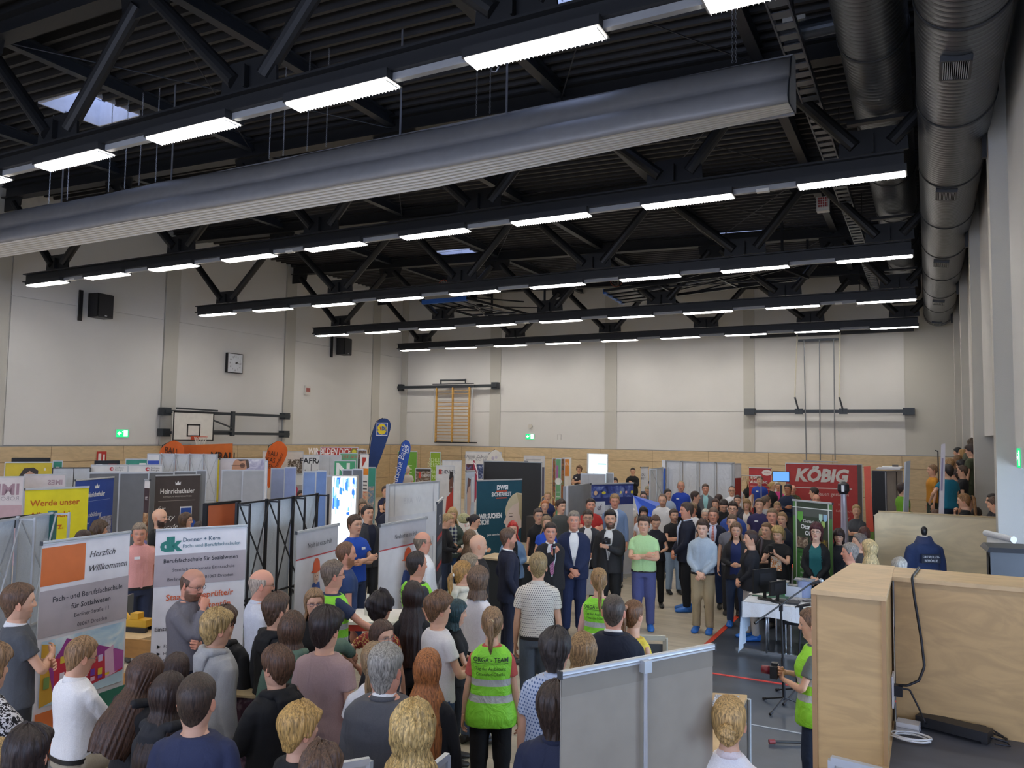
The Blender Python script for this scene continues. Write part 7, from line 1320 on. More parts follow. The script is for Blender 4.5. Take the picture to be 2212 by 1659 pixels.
tag(m.build('spectator_stand'),'raised stand with steps along the right wall carrying the pupils','stand')
m=MB();m.tube([(-.2,18.6,1.15)]+[(-.2+.0*i,18.6,1.15+.02*i) for i in range(1,3)],.3,mat('1f7a4a',.6),16);c=at(1960,1080,Y=18.0);bm_=MB()
u,v=np.meshgrid(np.linspace(0,2*PI,17)[:-1],np.linspace(-PI/2,PI/2,9));B=np.stack([.42*np.cos(v)*np.cos(u),.4*np.cos(v)*np.sin(u),.30*np.sin(v)+.12*np.cos(u)*np.sin(v)],-1).reshape(-1,3);bm_.add(B,grid_faces(9,16),mat('1f7a4a',.6));o=bm_.build('bean_bag',smooth=True);o.location=(float(c[0])+.05,18.1,1.27);tag(o,'green bean bag behind the pale plywood barrier','seat')
Q=torso_secs('m',1.25,.03,.80,1.47,.05);c=at(1998,1232,Y=14.3)
t=empty('jacket_dummy',(float(c[0]),14.3,0),.5,'navy police jacket hanging on a tailor\'s dummy','dummy')
parts=[loft(Q)]
for sd in(-1,1):parts.append(tube([(sd*.14,0,1.38),(sd*.21,0,1.34),(sd*.26,.01,1.12),(sd*.28,.03,.84)],[.07,.085,.085,.075],None,16,(0,1,0)))
v,f=cat_geo(parts);v,f=remesh(v,f,.016,2);v=v+.008*wav(v,20,5,5)[:,None]*np.array((1,1,0));v[:,2]+=.06;put('jacket',arr_mesh('jacket',v,[f],[mat('26375e',.75,kind='cloth')]),t)
m=MB();a=np.linspace(.7,2*PI-.7,20);V=[]
for rr,zz in((.085,1.60),(.10,1.61),(.15,1.50)):V+=[(rr*math.sin(x),rr*math.cos(x),zz) for x in a]
m.add(V,[(i*20+j,i*20+j+1,(i+1)*20+j+1,(i+1)*20+j) for i in range(2) for j in range(19)],mat('22325a',.7));m.build('collar',parent=t,smooth=True)
m=MB();m.tube([(0,0,.1),(0,0,1.62)],.05,mat('d8d2c8',.6),12);m.tube([(0,0,1.62),(0,0,1.66),(0,0,1.72),(0,0,1.76)],[.03,.045,.05,.02],mat('1c1c1f',.4),14);m.tube([(0,0,0),(0,0,.1)],[.2,.05],mat('1c1c1f',.4),14);m.build('stand',parent=t,smooth=True)
m=MB();m.box((0,-.185,1.28),(.30,.012,.14),mat('1b2438',.6));V,F=text_geo('ORTSPOLIZEI-',.05,bold=.01,sx=.85);m.add([(x,-.195,1.29+z) for x,z in V],F,mat('dfe3ea',.6));V,F=text_geo('BEH\u00d6RDE',.055,bold=.01,sx=.85);m.add([(x,-.195,1.23+z) for x,z in V],F,mat('dfe3ea',.6));m.build('back_patch',parent=t)
A0,A1=at(2131,1155,Y=12.2),at(2188,1168,Y=11.6);t=empty('sign_stand',(float(A0[0]),12.2,0),math.atan2(A1[1]-A0[1],A1[0]-A0[0]),'white sign with yellow notice on a tilted stand by the blue-lit pillar','sign');W=float(np.linalg.norm((A1-A0)[:2]));H=float(A0[2])
m=MB();m.add([(0,0,.9),(W,0,.9),(W,0,H),(0,0,H),(0,.03,.9),(W,.03,.9),(W,.03,H),(0,.03,H)],[(0,1,2,3),(7,6,5,4),(0,3,7,4),(1,5,6,2),(3,2,6,7)],mat('e6e6e2',.5));m.tube([(-.02,.0,H+.02),(W+.02,0,H+.02)],.04,mat('cfd2d4',.4),14);m.build('sheet',parent=t)
m=MB();m.quad((W*.30,-.004,H-.36),(W*.88,-.004,H-.36),(W*.88,-.004,H-.12),(W*.30,-.004,H-.12),mat('e8c82a',.5));m.quad((W*.36,-.008,H-.21),(W*.7,-.008,H-.21),(W*.7,-.008,H-.18),(W*.36,-.008,H-.18),mat('5a5030',.5));m.quad((W*.36,-.008,H-.29),(W*.6,-.008,H-.29),(W*.6,-.008,H-.26),(W*.36,-.008,H-.26),mat('5a5030',.5));m.quad((W*.06,-.004,H-.4),(W*.14,-.004,H-.4),(W*.14,-.004,H-.12),(W*.06,-.004,H-.12),mat('d890a8',.5));m.build('notice',parent=t)
m=MB();m.bar((0,.05,0),(0.02,.03,.95),.03,.03,alu);m.bar((W,.05,0),(W-.02,.03,.95),.03,.03,alu);m.bar((W/2,.5,0),(W/2,.04,1.2),.03,.03,alu);m.build('legs',parent=t)
c=at(2165,1240,Y=7.6);t=empty('loudspeaker',(float(c[0])+.03,7.6,0),.25,'grey loudspeaker on a stand beside the blue-lit pillar','loudspeaker');zt=float(at(2160,1188,Y=7.6)[2])
m=MB();m.add([(-.16,-.14,zt-.5),(.2,-.14,zt-.5),(.2,.2,zt-.5),(-.08,.2,zt-.5),(-.16,-.14,zt),(.2,-.14,zt),(.2,.2,zt),(-.08,.2,zt)],[(0,1,5,4),(1,2,6,5),(2,3,7,6),(3,0,4,7),(4,5,6,7),(3,2,1,0)],mat('3c4048',.45));m.add([(-.19,-.17,zt),(.23,-.17,zt),(.23,.23,zt),(-.12,.23,zt),(-.17,-.15,zt+.035),(.21,-.15,zt+.035),(.21,.21,zt+.035),(-.10,.21,zt+.035)],[(0,1,5,4),(1,2,6,5),(2,3,7,6),(3,0,4,7),(4,5,6,7)],mat('2c2f36',.4));m.build('cabinet',parent=t)
m=MB();m.add([(-.165,-.12,zt-.47),(-.087,.18,zt-.47),(-.087,.18,zt-.04),(-.165,-.12,zt-.04)],[(0,1,2,3)],mat('121214',.7));m.build('grille',parent=t);m=MB();m.tube([(0,0,0),(0,0,zt-.5)],.018,blkm,10)
for a in(0,2.1,4.2):m.bar((.4*math.cos(a),.4*math.sin(a),.02),(0,0,.5),.02,.02,blkm)
m.build('stand',parent=t)
TA=np.array((-2.42,11.80));TB=np.array((-.95,13.1));tz=.76
t=empty('exhibition_table',(0,0,0),label='folding table with chrome legs under white and green cloths',cat='table');m=MB();m.bb((-2.36,11.85,tz-.03),(-.6,12.95,tz-.005),mat('8a8680',.5));m.build('table_top',parent=t)
for x in(-2.12,-.9):
 for y in(11.98,12.14):
  m=MB();m.tube([(x,y,.03),(x,y,tz-.03)],.014,mat('c9cdd2',.25,.9),10);m.build('leg',parent=t,smooth=True)
 m=MB();m.bb((x-.45 if x<-2 else x-.3,12.03,.0),(x+.42,12.09,.035),mat('c9cdd2',.25,.9));m.build('foot_rail',parent=t)
for x in(-2.12,-.9):
 m=MB();m.tube([(x,12.8,.03),(x,12.8,tz-.03)],.014,mat('c9cdd2',.25,.9),10);m.build('leg',parent=t)
m=MB();x0,x1,y0,y1=-2.42,-.55,11.80,12.3;n=40
V=[(x0,y1,tz+.004),(x1,y1,tz+.004),(x1,y0,tz+.004),(x0,y0,tz+.004)];m.add(V,[(0,1,2,3)][::-1],mat('e0e4ea',.8,kind='cloth'))
xs=np.linspace(x0,x1,n);V=[];F=[]
for i,x in enumerate(xs):
 q=(x-x0)/(x1-x0);dr=.20+.02*math.sin(x*7)
 for j in range(6):zz=tz+.004-dr*j/5;V.append((x,y0-.015-.012*math.sin(x*28)*j/5-.01*j/5,zz))
for i in range(n-1):
 for j in range(5):F.append((i*6+j,i*6+j+1,(i+1)*6+j+1,(i+1)*6+j))
m.add(V,F,mat('e0e4ea',.8,kind='cloth'));V=[];F=[];ys=np.linspace(y0-.02,y1+.1,26)
for i,y in enumerate(ys):
 q=(y-(y0-.02))/(y1+.12-y0);dr=.74-.34*q+.03*math.sin(y*20)
 for j in range(8):V.append((x0-.01-.030*math.sin(y*38)*j/7-.02*j/7,y,tz+.004-dr*j/7))
for i in range(25):
 for j in range(7):F.append((i*8+j,i*8+j+1,(i+1)*8+j+1,(i+1)*8+j))
m.add(V,F,mat('d8e4f2',.8,kind='cloth'));o=m.build('tablecloth',smooth=True);tag(o,'white tablecloth with a long hanging corner on the exhibition table','tablecloth')  # hanging side of the white cloth has bluish window daylight mixed into its colour
m=MB();m.bb((-2.38,12.28,tz+.002),(-.58,13.0,tz+.010),mat('3f6a58',.8,kind='cloth'));tag(m.build('tablecloth'),'dark green cloth covering the rear of the exhibition table','tablecloth')
def monitor(px,py,Y,w_,h_,rz,lab,tilt=0.):
 c=at(px,py,Y=Y);t=empty('monitor',(float(c[0]),Y,tz+.012),rz,lab,'monitor');R=rotx(tilt)
 m=MB();m.box((0,0,h_/2+.10),(w_,.03,h_),mat('1a1a1c',.4));m.build('housing',parent=t);m=MB();m.box((0,.017,h_/2+.10),(w_-.03,.004,h_-.03),mat('0c0d10',.2));m.box((0,-.018,h_/2+.12),(w_*.5,.012,h_*.5),mat('222226',.5));m.build('screen',parent=t)
 m=MB();m.tube([(0,0,0),(0,0,.015)],[.12,.11],mat('141416',.35),20,rb=[.09,.08]);m.bar((0,0,.01),(0,0,.14),.04,.03,mat('141416',.35));m.build('foot',parent=t);return t
monitor(1652,1290,12.12,.50,.34,1.05,'large black monitor at the left end of the table, turned sideways')
monitor(1680,1300,12.0,.36,.20,1.1,'smaller black screen tilted beside the large monitor')
def box_at(px,py,Y,dims,col,lab,name,rz=0.,cat=None,kind='',z=None,**k):
 c=at(px,py,Y=Y);zz=tz+.012 if z is None else z;m=MB();m.bb((-dims[0]/2,-dims[1]/2,0),(dims[0]/2,dims[1]/2,dims[2]),mat(col,.5,kind=kind,**k));o=m.build(name);o.location=(float(c[0]),Y,zz);o.rotation_euler=(0,0,rz);return tag(o,lab,cat or name.split('_')[-1])
box_at(1690,1262,12.75,(.16,.12,.16),'d8e4f4','clear white bucket topped by leaflets on the table','bucket',cat='bucket');box_at(1690,1250,12.75,(.20,.15,.02),'b8bfae','photo leaflets on top of the clear bucket','leaflet_stack',kind='photo',z=tz+.175)
box_at(1708,1268,12.85,(.17,.12,.10),'b89a68','wicker basket with leaflets behind the green cloth','basket',cat='basket');box_at(1706,1262,12.85,(.24,.16,.015),'cfd6e2','leaflets on the wicker basket','leaflet_stack',kind='photo',z=tz+.115)
c=at(1738,1262,Y=12.6);m=MB();m.tube([(0,0,0),(0,0,.24)],[.085,.105],mat('a9b8e0',.4),24);m.tube([(0,0,.235),(0,0,.245)],.112,mat('a9b8e0',.4),24);o=m.build('bucket',smooth=False);o.location=(float(c[0]),12.6,tz+.012);tag(o,'pale blue plastic bucket topped by a photo leaflet','bucket')
box_at(1738,1250,12.6,(.28,.20,.012),'5f86b0','blue and yellow photo leaflets on the pale blue bucket','leaflet_stack',kind='photo',z=tz+.262)
box_at(1714,1276,12.5,(.24,.03,.15),'d4dcec','white folded paper sign on the table','paper_sign',cat='sign');box_at(1742,1292,12.35,(.50,.22,.01),'d8d4dc','spread-out printed leaflets on the green cloth','leaflets',kind='photo',z=tz+.012)
box_at(1640,1290,12.45,(.28,.18,.004),'e8e4e0','white sheet of paper left of the large monitor','paper_sheet',cat='paper');box_at(1684,1300,12.2,(.16,.12,.004),'e4e0e4','small flyer beside the tilted screen','flyer',cat='paper',z=tz+.014)
box_at(1700,1308,12.05,(.34,.24,.02),'2a2a2e','closed dark laptop lying on the table','laptop',cat='laptop');box_at(1680,1272,12.65,(.05,.05,.07),'e8ece8','small white cup with green beside the bucket','cup',cat='cup')
box_at(1700,1275,12.55,(.09,.07,.05),'3fae4a','small bright green packet on the table','packet',cat='packet')
c=at(1725,1300,Y=12.1);m=MB()
for k in range(3):m.tube([(.09*math.cos(a)*(1+.3*k)+.14*k-.1,.05*math.sin(a),.006+.002*k) for a in np.linspace(0,5.6,18)],.004,blkm,5)
o=m.build('cable_bundle');o.location=(float(c[0]),12.22,tz+.014);tag(o,'tangled black cables with yellow plug on the green cloth','cables')
m=MB();q=at(1740,1400,Y=12.6);m.bb((q[0]-.25,12.2,.42),(q[0]+.25,12.7,.47),mat('26282c',.6));m.bb((q[0]-.25,12.66,.47),(q[0]+.25,12.72,.70),mat('26282c',.6))
for x in(-.22,.22):
 for y in(12.22,12.68):m.tube([(q[0]+x,y,0),(q[0]+x,y,.43)],.012,mat('c9cdd2',.25,.9),8)
tag(m.build('chair'),'black chair with chrome legs under the exhibition table','chair')
def micstand(bx,by,hx,hy,top,e0,e1,lab,tip):
 t=empty('microphone_stand',(bx,by,0),0,lab,'microphone stand');m=MB();m.tube([(0,0,.10),(hx-bx,hy-by,top)],.013,blkm,10);m.tube([(0,0,.10),((hx-bx)*.5,(hy-by)*.5,top*.5)],.018,blkm,10);m.build('pole',parent=t)
 for a in(.4,2.5,4.4):
  m=MB();m.tube([(0,0,.13),(.32*math.cos(a),.32*math.sin(a),.02)],.010,blkm,8);m.tube([(.29*math.cos(a),.29*math.sin(a),.028),(.34*math.cos(a),.34*math.sin(a),.015)],.016,blkm,8);m.build('leg',parent=t)
 b=np.array((bx,by,0));m=MB();m.tube([tuple(e0-b),tuple(e1-b)],.010,blkm,8);m.tube([tuple(e0-b),tuple(e0-b+(e1-e0)*.05)],.020,blkm,10);m.box((hx-bx,hy-by,top),(.04,.04,.09),blkm);m.build('boom',parent=t)
 d=tip-e1;m=MB();m.tube([tuple(e1-b),tuple(e1-b+d*.7)],[.014,.020],blkm,10);m.build('microphone_body',parent=t);m=MB();m.tube([tuple(e1-b+d*.7),tuple(e1-b+d*.85),tuple(e1-b+d)],[.022,.029,.018],mat('b4b8be',.35,.7),14);m.build('microphone_grille',parent=t,smooth=True)
P=at(1694,1512,Z=.1);hd_=at(1692,1312,Y=9.9);
micstand(float(P[0]),float(P[1]),float(hd_[0]),float(P[1]),float(at(1692,1312,Y=float(P[1]))[2]),at(1630,1346,Y=P[1]-.35),at(1750,1262,Y=P[1]+.25),'tall black microphone stand with long slanted boom',at(1778,1253,Y=P[1]+.3))
P=at(1717,1500,Z=.1);Y2=float(P[1])+.15
micstand(float(P[0]),Y2,float(at(1731,1316,Y=Y2)[0]),Y2,float(at(1731,1316,Y=Y2)[2]),at(1718,1311,Y=Y2),at(1722,1310,Y=Y2),'second microphone stand with silver-headed microphone lying flat',at(1763,1303,Y=Y2))
m=MB();P=at(1700,1600,Z=.02);m.tube([at(1661,1602,Z=.03),at(1765,1604,Z=.03)],.015,blkm,8);m.tube([at(1661,1602,Z=.03),at(1674,1602,Z=.03)],.022,mat('8a2f34',.5),8);m.tube([at(1755,1625,Z=.03),at(1775,1650,Z=.1)],.012,blkm,8);tag(m.build('tripod_leg'),'black tripod leg with red band lying on the dark floor','tripod')
m=MB();P=at(1762,1596,Z=.01);m.box((P[0],P[1],.01),(.16,.12,.012),mat('dcdce0',.5),rotz(.3));tag(m.build('paper_sheet'),'white paper on the floor behind the vest woman','paper')
P=at(1590,1530,Z=.78);t=empty('flyer_table',(0,0,0),label='light wooden table with flyers behind the blond bun',cat='table');m=MB();Q=[at(1540,1496,Z=.78),at(1614,1501,Z=.78),at(1560,1640,Z=.78),at(1500,1640,Z=.78)];V=[tuple(q) for q in Q]+[(q[0],q[1],.745) for q in Q];m.add(V,[(3,2,1,0),(4,5,6,7),(0,1,5,4),(1,2,6,5),(2,3,7,6),(3,0,4,7)],mat('c9a878',.5,kind='wood'));m.build('table_top',parent=t)
for q in Q:
 m=MB();m.tube([(q[0]*.99,q[1],0),(q[0]*.99,q[1],.745)],.02,alu,8);m.build('leg',parent=t)
m=MB();Q=[at(1545,1500,Z=.785),at(1598,1503,Z=.785),at(1590,1522,Z=.785),at(1535,1528,Z=.785)];m.add([tuple(q) for q in Q],[(3,2,1,0)],mat('3a3f52',.5,kind='photo',c2='9aa2b4',c3='f0f0f4',s=22.));tag(m.build('flyers'),'dark blue flyers spread on the light wooden table','flyers')
P=at(292,1352,Z=.80);t=empty('demo_table',(float(P[0]),float(P[1]),0),label='light wooden table with a yellow model between the school banners',cat='table');m=MB();m.bb((-.45,-.4,.74),(.5,.35,.78),mat('d2b58a',.5,kind='wood'));m.build('table_top',parent=t)
for x in(-.4,.45):
 for y in(-.35,.3):m=MB();m.tube([(x,y,0),(x,y,.74)],.018,alu,8);m.build('leg',parent=t)
t=empty('toy_excavator',(float(P[0])+.05,float(P[1])-.05,.78),.3,'yellow and black model excavator on the light table','toy');ye=mat('d8a82a',.4);m=MB();m.bb((-.05,-.10,.05),(.22,.05,.13),ye);m.bb((.0,-.08,.13),(.10,.03,.2),ye);m.build('body',parent=t);m=MB();m.bb((-.08,-.14,0),(.24,-.09,.05),blkm);m.bb((-.08,.04,0),(.24,.09,.05),blkm);m.build('tracks',parent=t);m=MB();m.bar((-.03,-.02,.10),(-.16,-.02,.24),.03,.03,ye);m.bar((-.16,-.02,.24),(-.22,-.02,.08),.025,.025,blkm);m.build('arm',parent=t);m=MB();m.bb((-.27,-.06,.0),(-.18,.02,.07),blkm);m.build('bucket',parent=t)
m=MB();q=at(275,1310,Z=1.0);m.box((q[0],q[1],.95),(.03,.25,.36),mat('2a2b2f',.4),rotz(.5));m.box((q[0],q[1],.785),(.12,.2,.01),mat('2a2b2f',.4),rotz(.5));tag(m.build('monitor'),'dark thin screen standing edge-on beside the yellow model','monitor')
P=at(295,1385,Z=.8);t=empty('wooden_chair',(float(P[0]),float(P[1]),0),.3,'wooden school chair back below the demo table','chair');m=MB();m.box((0,.0,.72),(.40,.015,.2),mat('b88648',.5,kind='wood'));m.build('backrest',parent=t);m=MB();m.box((0,-.22,.45),(.40,.40,.015),mat('b88648',.5,kind='wood'));m.build('seat',parent=t)
for x in(-.18,.18):
 m=MB();m.tube([(x,.02,.8),(x,0,.42),(x,.05,0)],.012,mat('6a3030',.4),8);m.build('leg',parent=t);m=MB();m.tube([(x,-.38,.44),(x,-.40,0)],.012,mat('6a3030',.4),8);m.build('leg',parent=t)
p=ppl['seated'];c=p.w((0,-.05,.0));t=empty('stool',(float(c[0]),float(c[1]),0),0,'dark stool under the man seated in white shirt','stool');sz=max(.3,float(p.w((0,0,.80))[2])-.02);m=MB();m.bb((-.22,-.22,sz-.04),(.22,.22,sz),blkm);m.build('seat',parent=t)
for x in(-.19,.19):
 for y in(-.19,.19):m=MB();m.tube([(x,y,0),(x,y,sz-.04)],.014,alu,8);m.build('leg',parent=t)
P=at(805,1330,Z=1.08);t=empty('bar_table',(float(P[0]),float(P[1]),0),label='white square standing table with red edge beside the vest man',cat='table');m=MB();m.box((0,0,1.07),(.66,.66,.03),mat('e8e4dc',.5),rotz(.5));m.build('table_top',parent=t);m=MB();m.box((0,0,1.02),(.62,.62,.07),mat('b83a34',.5),rotz(.5));m.build('red_apron',parent=t);m=MB();m.tube([(0,0,.02),(0,0,1.0)],.035,alu,12);m.tube([(0,0,0),(0,0,.03)],.26,alu,20);m.build('pedestal',parent=t)
c=at(794,1325,Z=1.1);m=MB();m.tube([(0,0,0),(0,0,.14),(0,0,.17),(0,0,.20),(0,0,.23)],[.034,.034,.018,.014,.014],mat('dcdcd4',.2),14);o=m.build('bottle',smooth=True);o.location=(float(c[0]),float(c[1]),1.085);tag(o,'clear bottle with white cap on the standing table','bottle')
P=at(503,1415,Z=1.05);t=empty('leaflet_stand',(float(P[0]),float(P[1]),0),.2,'small stand of white, orange and blue leaflets beside the grey hoodie','leaflet stand');m=MB();m.bb((-.18,0,0),(.18,.02,1.06),alu);m.bb((-.2,-.15,0),(.2,.17,.02),alu);m.build('board',parent=t)
for k,(cc,z) in enumerate((('e8eaee',.84),('d98a5a',.80),('e8eaee',.64),('7a9ac0',.60))):
 m=MB();m.bb((-.16+.16*(k%2),-.04-.01*k,z),(-.02+.17*(k%2),-.02-.01*k,z+.22),mat(cc,.5));m.build('leaflet',parent=t)
P=at(523,1500,Z=1.0);t=empty('promotion_counter',(float(P[0]),float(P[1]),0),.35,'dark printed counter front half hidden between the hoodies','counter');m=MB();m.bb((-.2,0,0),(.3,.4,.98),mat('2a2430',.5,kind='photo',c2='5a3a4a',c3='8a7a80',s=9.));m.build('front',parent=t);m=MB();m.bb((-.22,-.02,.98),(.32,.42,1.0),mat('c9b48c',.5,kind='wood'));m.build('top',parent=t)
for k,(a_,b_,z,lab) in enumerate((((688,1662),(798,1643),1.35,'aluminium top rail of a low board at the bottom edge, left one'),((918,1672),(966,1633),1.35,'aluminium top rail of a low board at the bottom edge, right one'),((1796,1641),(1905,1668),1.62,'aluminium top rail of a low board in front of the plywood box'))):
 A_,B_=at(*a_,Z=z),at(*b_,Z=z);t=empty('framed_board',(0,0,0),label=lab,cat='board',group=None);m=MB();m.bar(A_,B_,.03,.035,alu);m.bar(B_-np.array((0,0,z)),B_,.03,.03,alu);m.bar(A_-np.array((0,0,z)),A_,.03,.03,alu);m.build('frame',parent=t);m=MB();d=np.array((0,0,-.02));e=np.array((0,0,.1-z));m.add([A_+d,B_+d,B_+e,A_+e],[(0,1,2,3)],mat('b8b8b4',.6));m.build('panel',parent=t)
Q=[at(1278,1374,Z=1.15),at(1437,1378,Z=1.15)];t=empty('framed_board',(0,0,0),label='grey framed low stand behind the girl in the yellow top',cat='board');m=MB();m.bar(Q[0],Q[1],.04,.045,mat('b5b3a6',.5));
for q in Q:m.bar(q-np.array((0,0,1.13)),q,.04,.04,mat('b5b3a6',.5))
m.build('frame',parent=t);m=MB();m.add([Q[0]-np.array((0,0,.06)),Q[1]-np.array((0,0,.06)),Q[1]-np.array((0,0,.9)),Q[0]-np.array((0,0,.9))],[(0,1,2,3)],mat('4a5058',.4));m.build('panel',parent=t)
P=ppl['speaker'].loc+np.array((-1.1,1.2,0));m=MB();m.bb((P[0]-.9,P[1]+.2,0),(P[0]+.1,P[1]+.7,.92),mat('20262a',.6));m.bb((P[0]-.95,P[1]+.15,.92),(P[0]+.15,P[1]+.75,.95),mat('cbb48c',.5,kind='wood'));tag(m.build('counter_table'),'dark counter with light wooden top behind the speaker','counter')
P=at(1000,1110,Y=17.0);m=MB();m.bb((P[0]-.5,16.9,0),(P[0]+.6,17.5,.9),mat('dcdad8',.7,kind='cloth',c2='c8989c',pt='blot',s=9.,r=.62));tag(m.build('cloth_covered_table'),'white cloth-covered table printed with small red logos','table')
c=at(1000,1098,Y=17.1);bm_=MB();u,v=np.meshgrid(np.linspace(0,2*PI,17)[:-1],np.linspace(-PI/2,PI/2,9));B=np.stack([.17*np.cos(v)*np.cos(u),.15*np.cos(v)*np.sin(u),.13*np.sin(v)],-1).reshape(-1,3);bm_.add(B,grid_faces(9,16),mat('8a8050',.5,kind='photo',c2='b8b890',c3='5a6a4a',s=20.));o=bm_.build('gift_basket',smooth=True);o.location=(float(c[0]),17.15,1.02);tag(o,'round olive gift basket on the white cloth-covered table','basket')
c=at(1184,1055,Y=19.6);m=MB();m.tube([(0,0,0),(0,0,.25)],[.20,.26],mat('cdb27a',.6),18);m.tube([(-.25,0,.24),(-.18,0,.5),(0,0,.58),(.18,0,.5),(.25,0,.24)],.012,mat('cdb27a',.6),8);o=m.build('wicker_basket');o.location=(float(c[0]),19.6,.95);tag(o,'pale wicker basket with handle right of the black board','basket');m=MB();m.bb((c[0]-.5,19.3,0),(c[0]+1.2,19.9,.94),mat('3a3634',.6));tag(m.build('counter_table'),'dark counter under the wicker basket','counter')
for px,py,Y,lab in((848,1085,14.2,'lime green plastic chair with round hole, right one'),(805,1085,14.4,'lime green plastic chair partly hidden by the flag pole')):
 c=at(px,py,Y=Y);t=empty('plastic_chair',(float(c[0]),Y,0),.2,lab,'chair');lm=mat('9ad02c',.4);m=MB();m.box((0,.2,.74),(.42,.03,.42),lm);m.build('backrest',parent=t);m=MB();m.tube([(0,.18,.82),(0,.175,.82)],.06,blkm,14);m.build('hole',parent=t) if False else None
 m=MB();m.box((0,0,.46),(.42,.42,.03),lm);m.build('seat',parent=t)
 for x in(-.18,.18):
  for y in(-.18,.18):m=MB();m.tube([(x,y,0),(x,y,.45)],.012,alu,8);m.build('leg',parent=t)
c=at(1866,1095,Y=16.3);m=MB();m.bb((c[0]-1.1,16.3,0),(c[0]-.2,17.0,.80),mat('2c3a9a',.5));tag(m.build('cloth_covered_table'),'table under a shiny royal blue cloth beside the green banner','table')
c=at(1822,1060,Y=16.4);t=empty('wrapped_figure',(float(c[0]),16.4,0),0,'clear plastic wrapped post with black and white cap beside the policeman','display');m=MB();zt=float(at(1820,1040,Y=16.4)[2]);m.tube([(0,0,.0),(0,0,.9),(.01,0,1.3),(0,0,zt-.24)],[.11,.09,.07,.05],mat('b9b4c8',.15,trans=.3),12);m.build('wrapping',parent=t);m=MB();m.tube([(0,0,zt-.24),(0,0,zt-.17),(0,0,zt-.05),(0,0,zt)],[.07,.11,.10,.03],mat('1e1e24',.4),16);m.box((0,-.10,zt-.13),(.05,.02,.12),mat('e8e8ea',.4));m.build('cap',parent=t)
c=at(1687,1030,Y=23.5);t=empty('television',(float(c[0]),23.5,0),0,'blue lit television screen behind the audience at the right','television');zt=float(at(1687,1018,Y=23.5)[2]);m=MB();m.bb((-.24,0,zt-.30),(.24,.05,zt),blkm);m.build('housing',parent=t);m=MB();m.quad((-.22,-.003,zt-.28),(.22,-.003,zt-.28),(.22,-.003,zt-.02),(-.22,-.003,zt-.02),emis('5a8ad8',.9,'tv_screen'));m.build('screen',parent=t);m=MB();m.bar((0,.03,0),(0,.03,zt-.4),.06,.05,blkm);m.box((0,.03,.02),(.6,.4,.03),blkm);m.build('stand',parent=t)
c=at(1610,1030,Y=23.8);t=empty('coat_rack',(float(c[0]),23.8,0),0,'rack of empty hangers left of the red poster','rack');zt=float(at(1610,1027,Y=23.8)[2]);m=MB();m.tube([(-.45,0,zt),(.45,0,zt)],.014,alu,8);m.tube([(-.45,0,0),(-.45,0,zt)],.014,alu,8);m.tube([(.45,0,0),(.45,0,zt)],.014,alu,8);m.bar((-.45,-.25,.02),(-.45,.25,.02),.03,.03,alu);m.bar((.45,-.25,.02),(.45,.25,.02),.03,.03,alu);m.build('frame',parent=t)
for i in range(8):
 x=-.3+.075*i;m=MB();m.tube([(x,-.2,zt-.16),(x,0,zt-.05),(x,.2,zt-.16),(x,-.2,zt-.16)],.008,mat('b89a78',.5),6);m.build('hanger',parent=t)
 # ================== GYM EQUIPMENT ON THE WALLS
stl=mat('3a3f44',.45,.3)
def yz(px,py,X=XL):q=at(px,py,X=X);return float(q[1]),float(q[2])
X1=XL+.35;t=empty('basketball_backboard',(0,0,0),label='white basketball backboard folded against the left wall on steel rails',cat='backboard')
ya,za=yz(357,888,X1);yb,zb=yz(626,900,X1);z_up=(za+zb)/2;yc_,zc_=yz(626,938,X1)
for zz in(z_up,zc_):
 m=MB();m.bb((X1-.05,ya,zz-.055),(X1+.03,yb,zz+.055),stl);
 for y in(ya+.12,yb-.12):m.bb((XL+.05,y-.18,zz-.14),(X1,y+.14,zz+.14),stl)
 m.build('wall_rail',parent=t)
X2=XL+.75;b0,bz0=yz(372,952,X2);b1,bz1=yz(464,895,X2)
b1=b0+1.8;bz1=bz0+1.05
m=MB();m.bb((X2-.04,b0,bz0),(X2,b1,bz1),mat('dcd9d0',.4));m.build('board',parent=t)
m=MB();w_=.05
for lo,hi in(((b0,bz0),(b1,bz0+w_)),((b0,bz1-w_),(b1,bz1)),((b0,bz0),(b0+w_,bz1)),((b1-w_,bz0),(b1,bz1)),((b0+.6,bz0+.15),(b0+.65,bz0+.60)),((b0+1.14,bz0+.15),(b0+1.19,bz0+.60)),((b0+.6,bz0+.55),(b0+1.19,bz0+.60)),((b0+.6,bz0+.15),(b0+1.19,bz0+.20))):m.bb((X2+.001,lo[0],lo[1]),(X2+.008,hi[0],hi[1]),blkm)
m.build('board_lines',parent=t)
m=MB();hy=b0+.9;hz=bz0+.15;m.tube([(X2+.38+.225*math.cos(a),hy+.225*math.sin(a),hz) for a in np.linspace(0,2*PI,25)],.012,mat('c8502c',.4),8,cap=False);m.bb((X2,hy-.12,hz-.12),(X2+.16,hy+.12,hz+.02),mat('c8502c',.4));m.build('rim',parent=t)
m=MB()
for i in range(12):
 a=i*PI/6
 for sg in(-1,1):m.tube([(X2+.38+r*math.cos(a+sg*da),hy+r*math.sin(a+sg*da),hz-z) for r,da,z in((.225,0,0),(.19,.26,.12),(.15,.52,.24),(.12,.78,.36),(.13,.95,.42))],.006,mat('e6e2d8',.6),4)
m.build('net',parent=t)
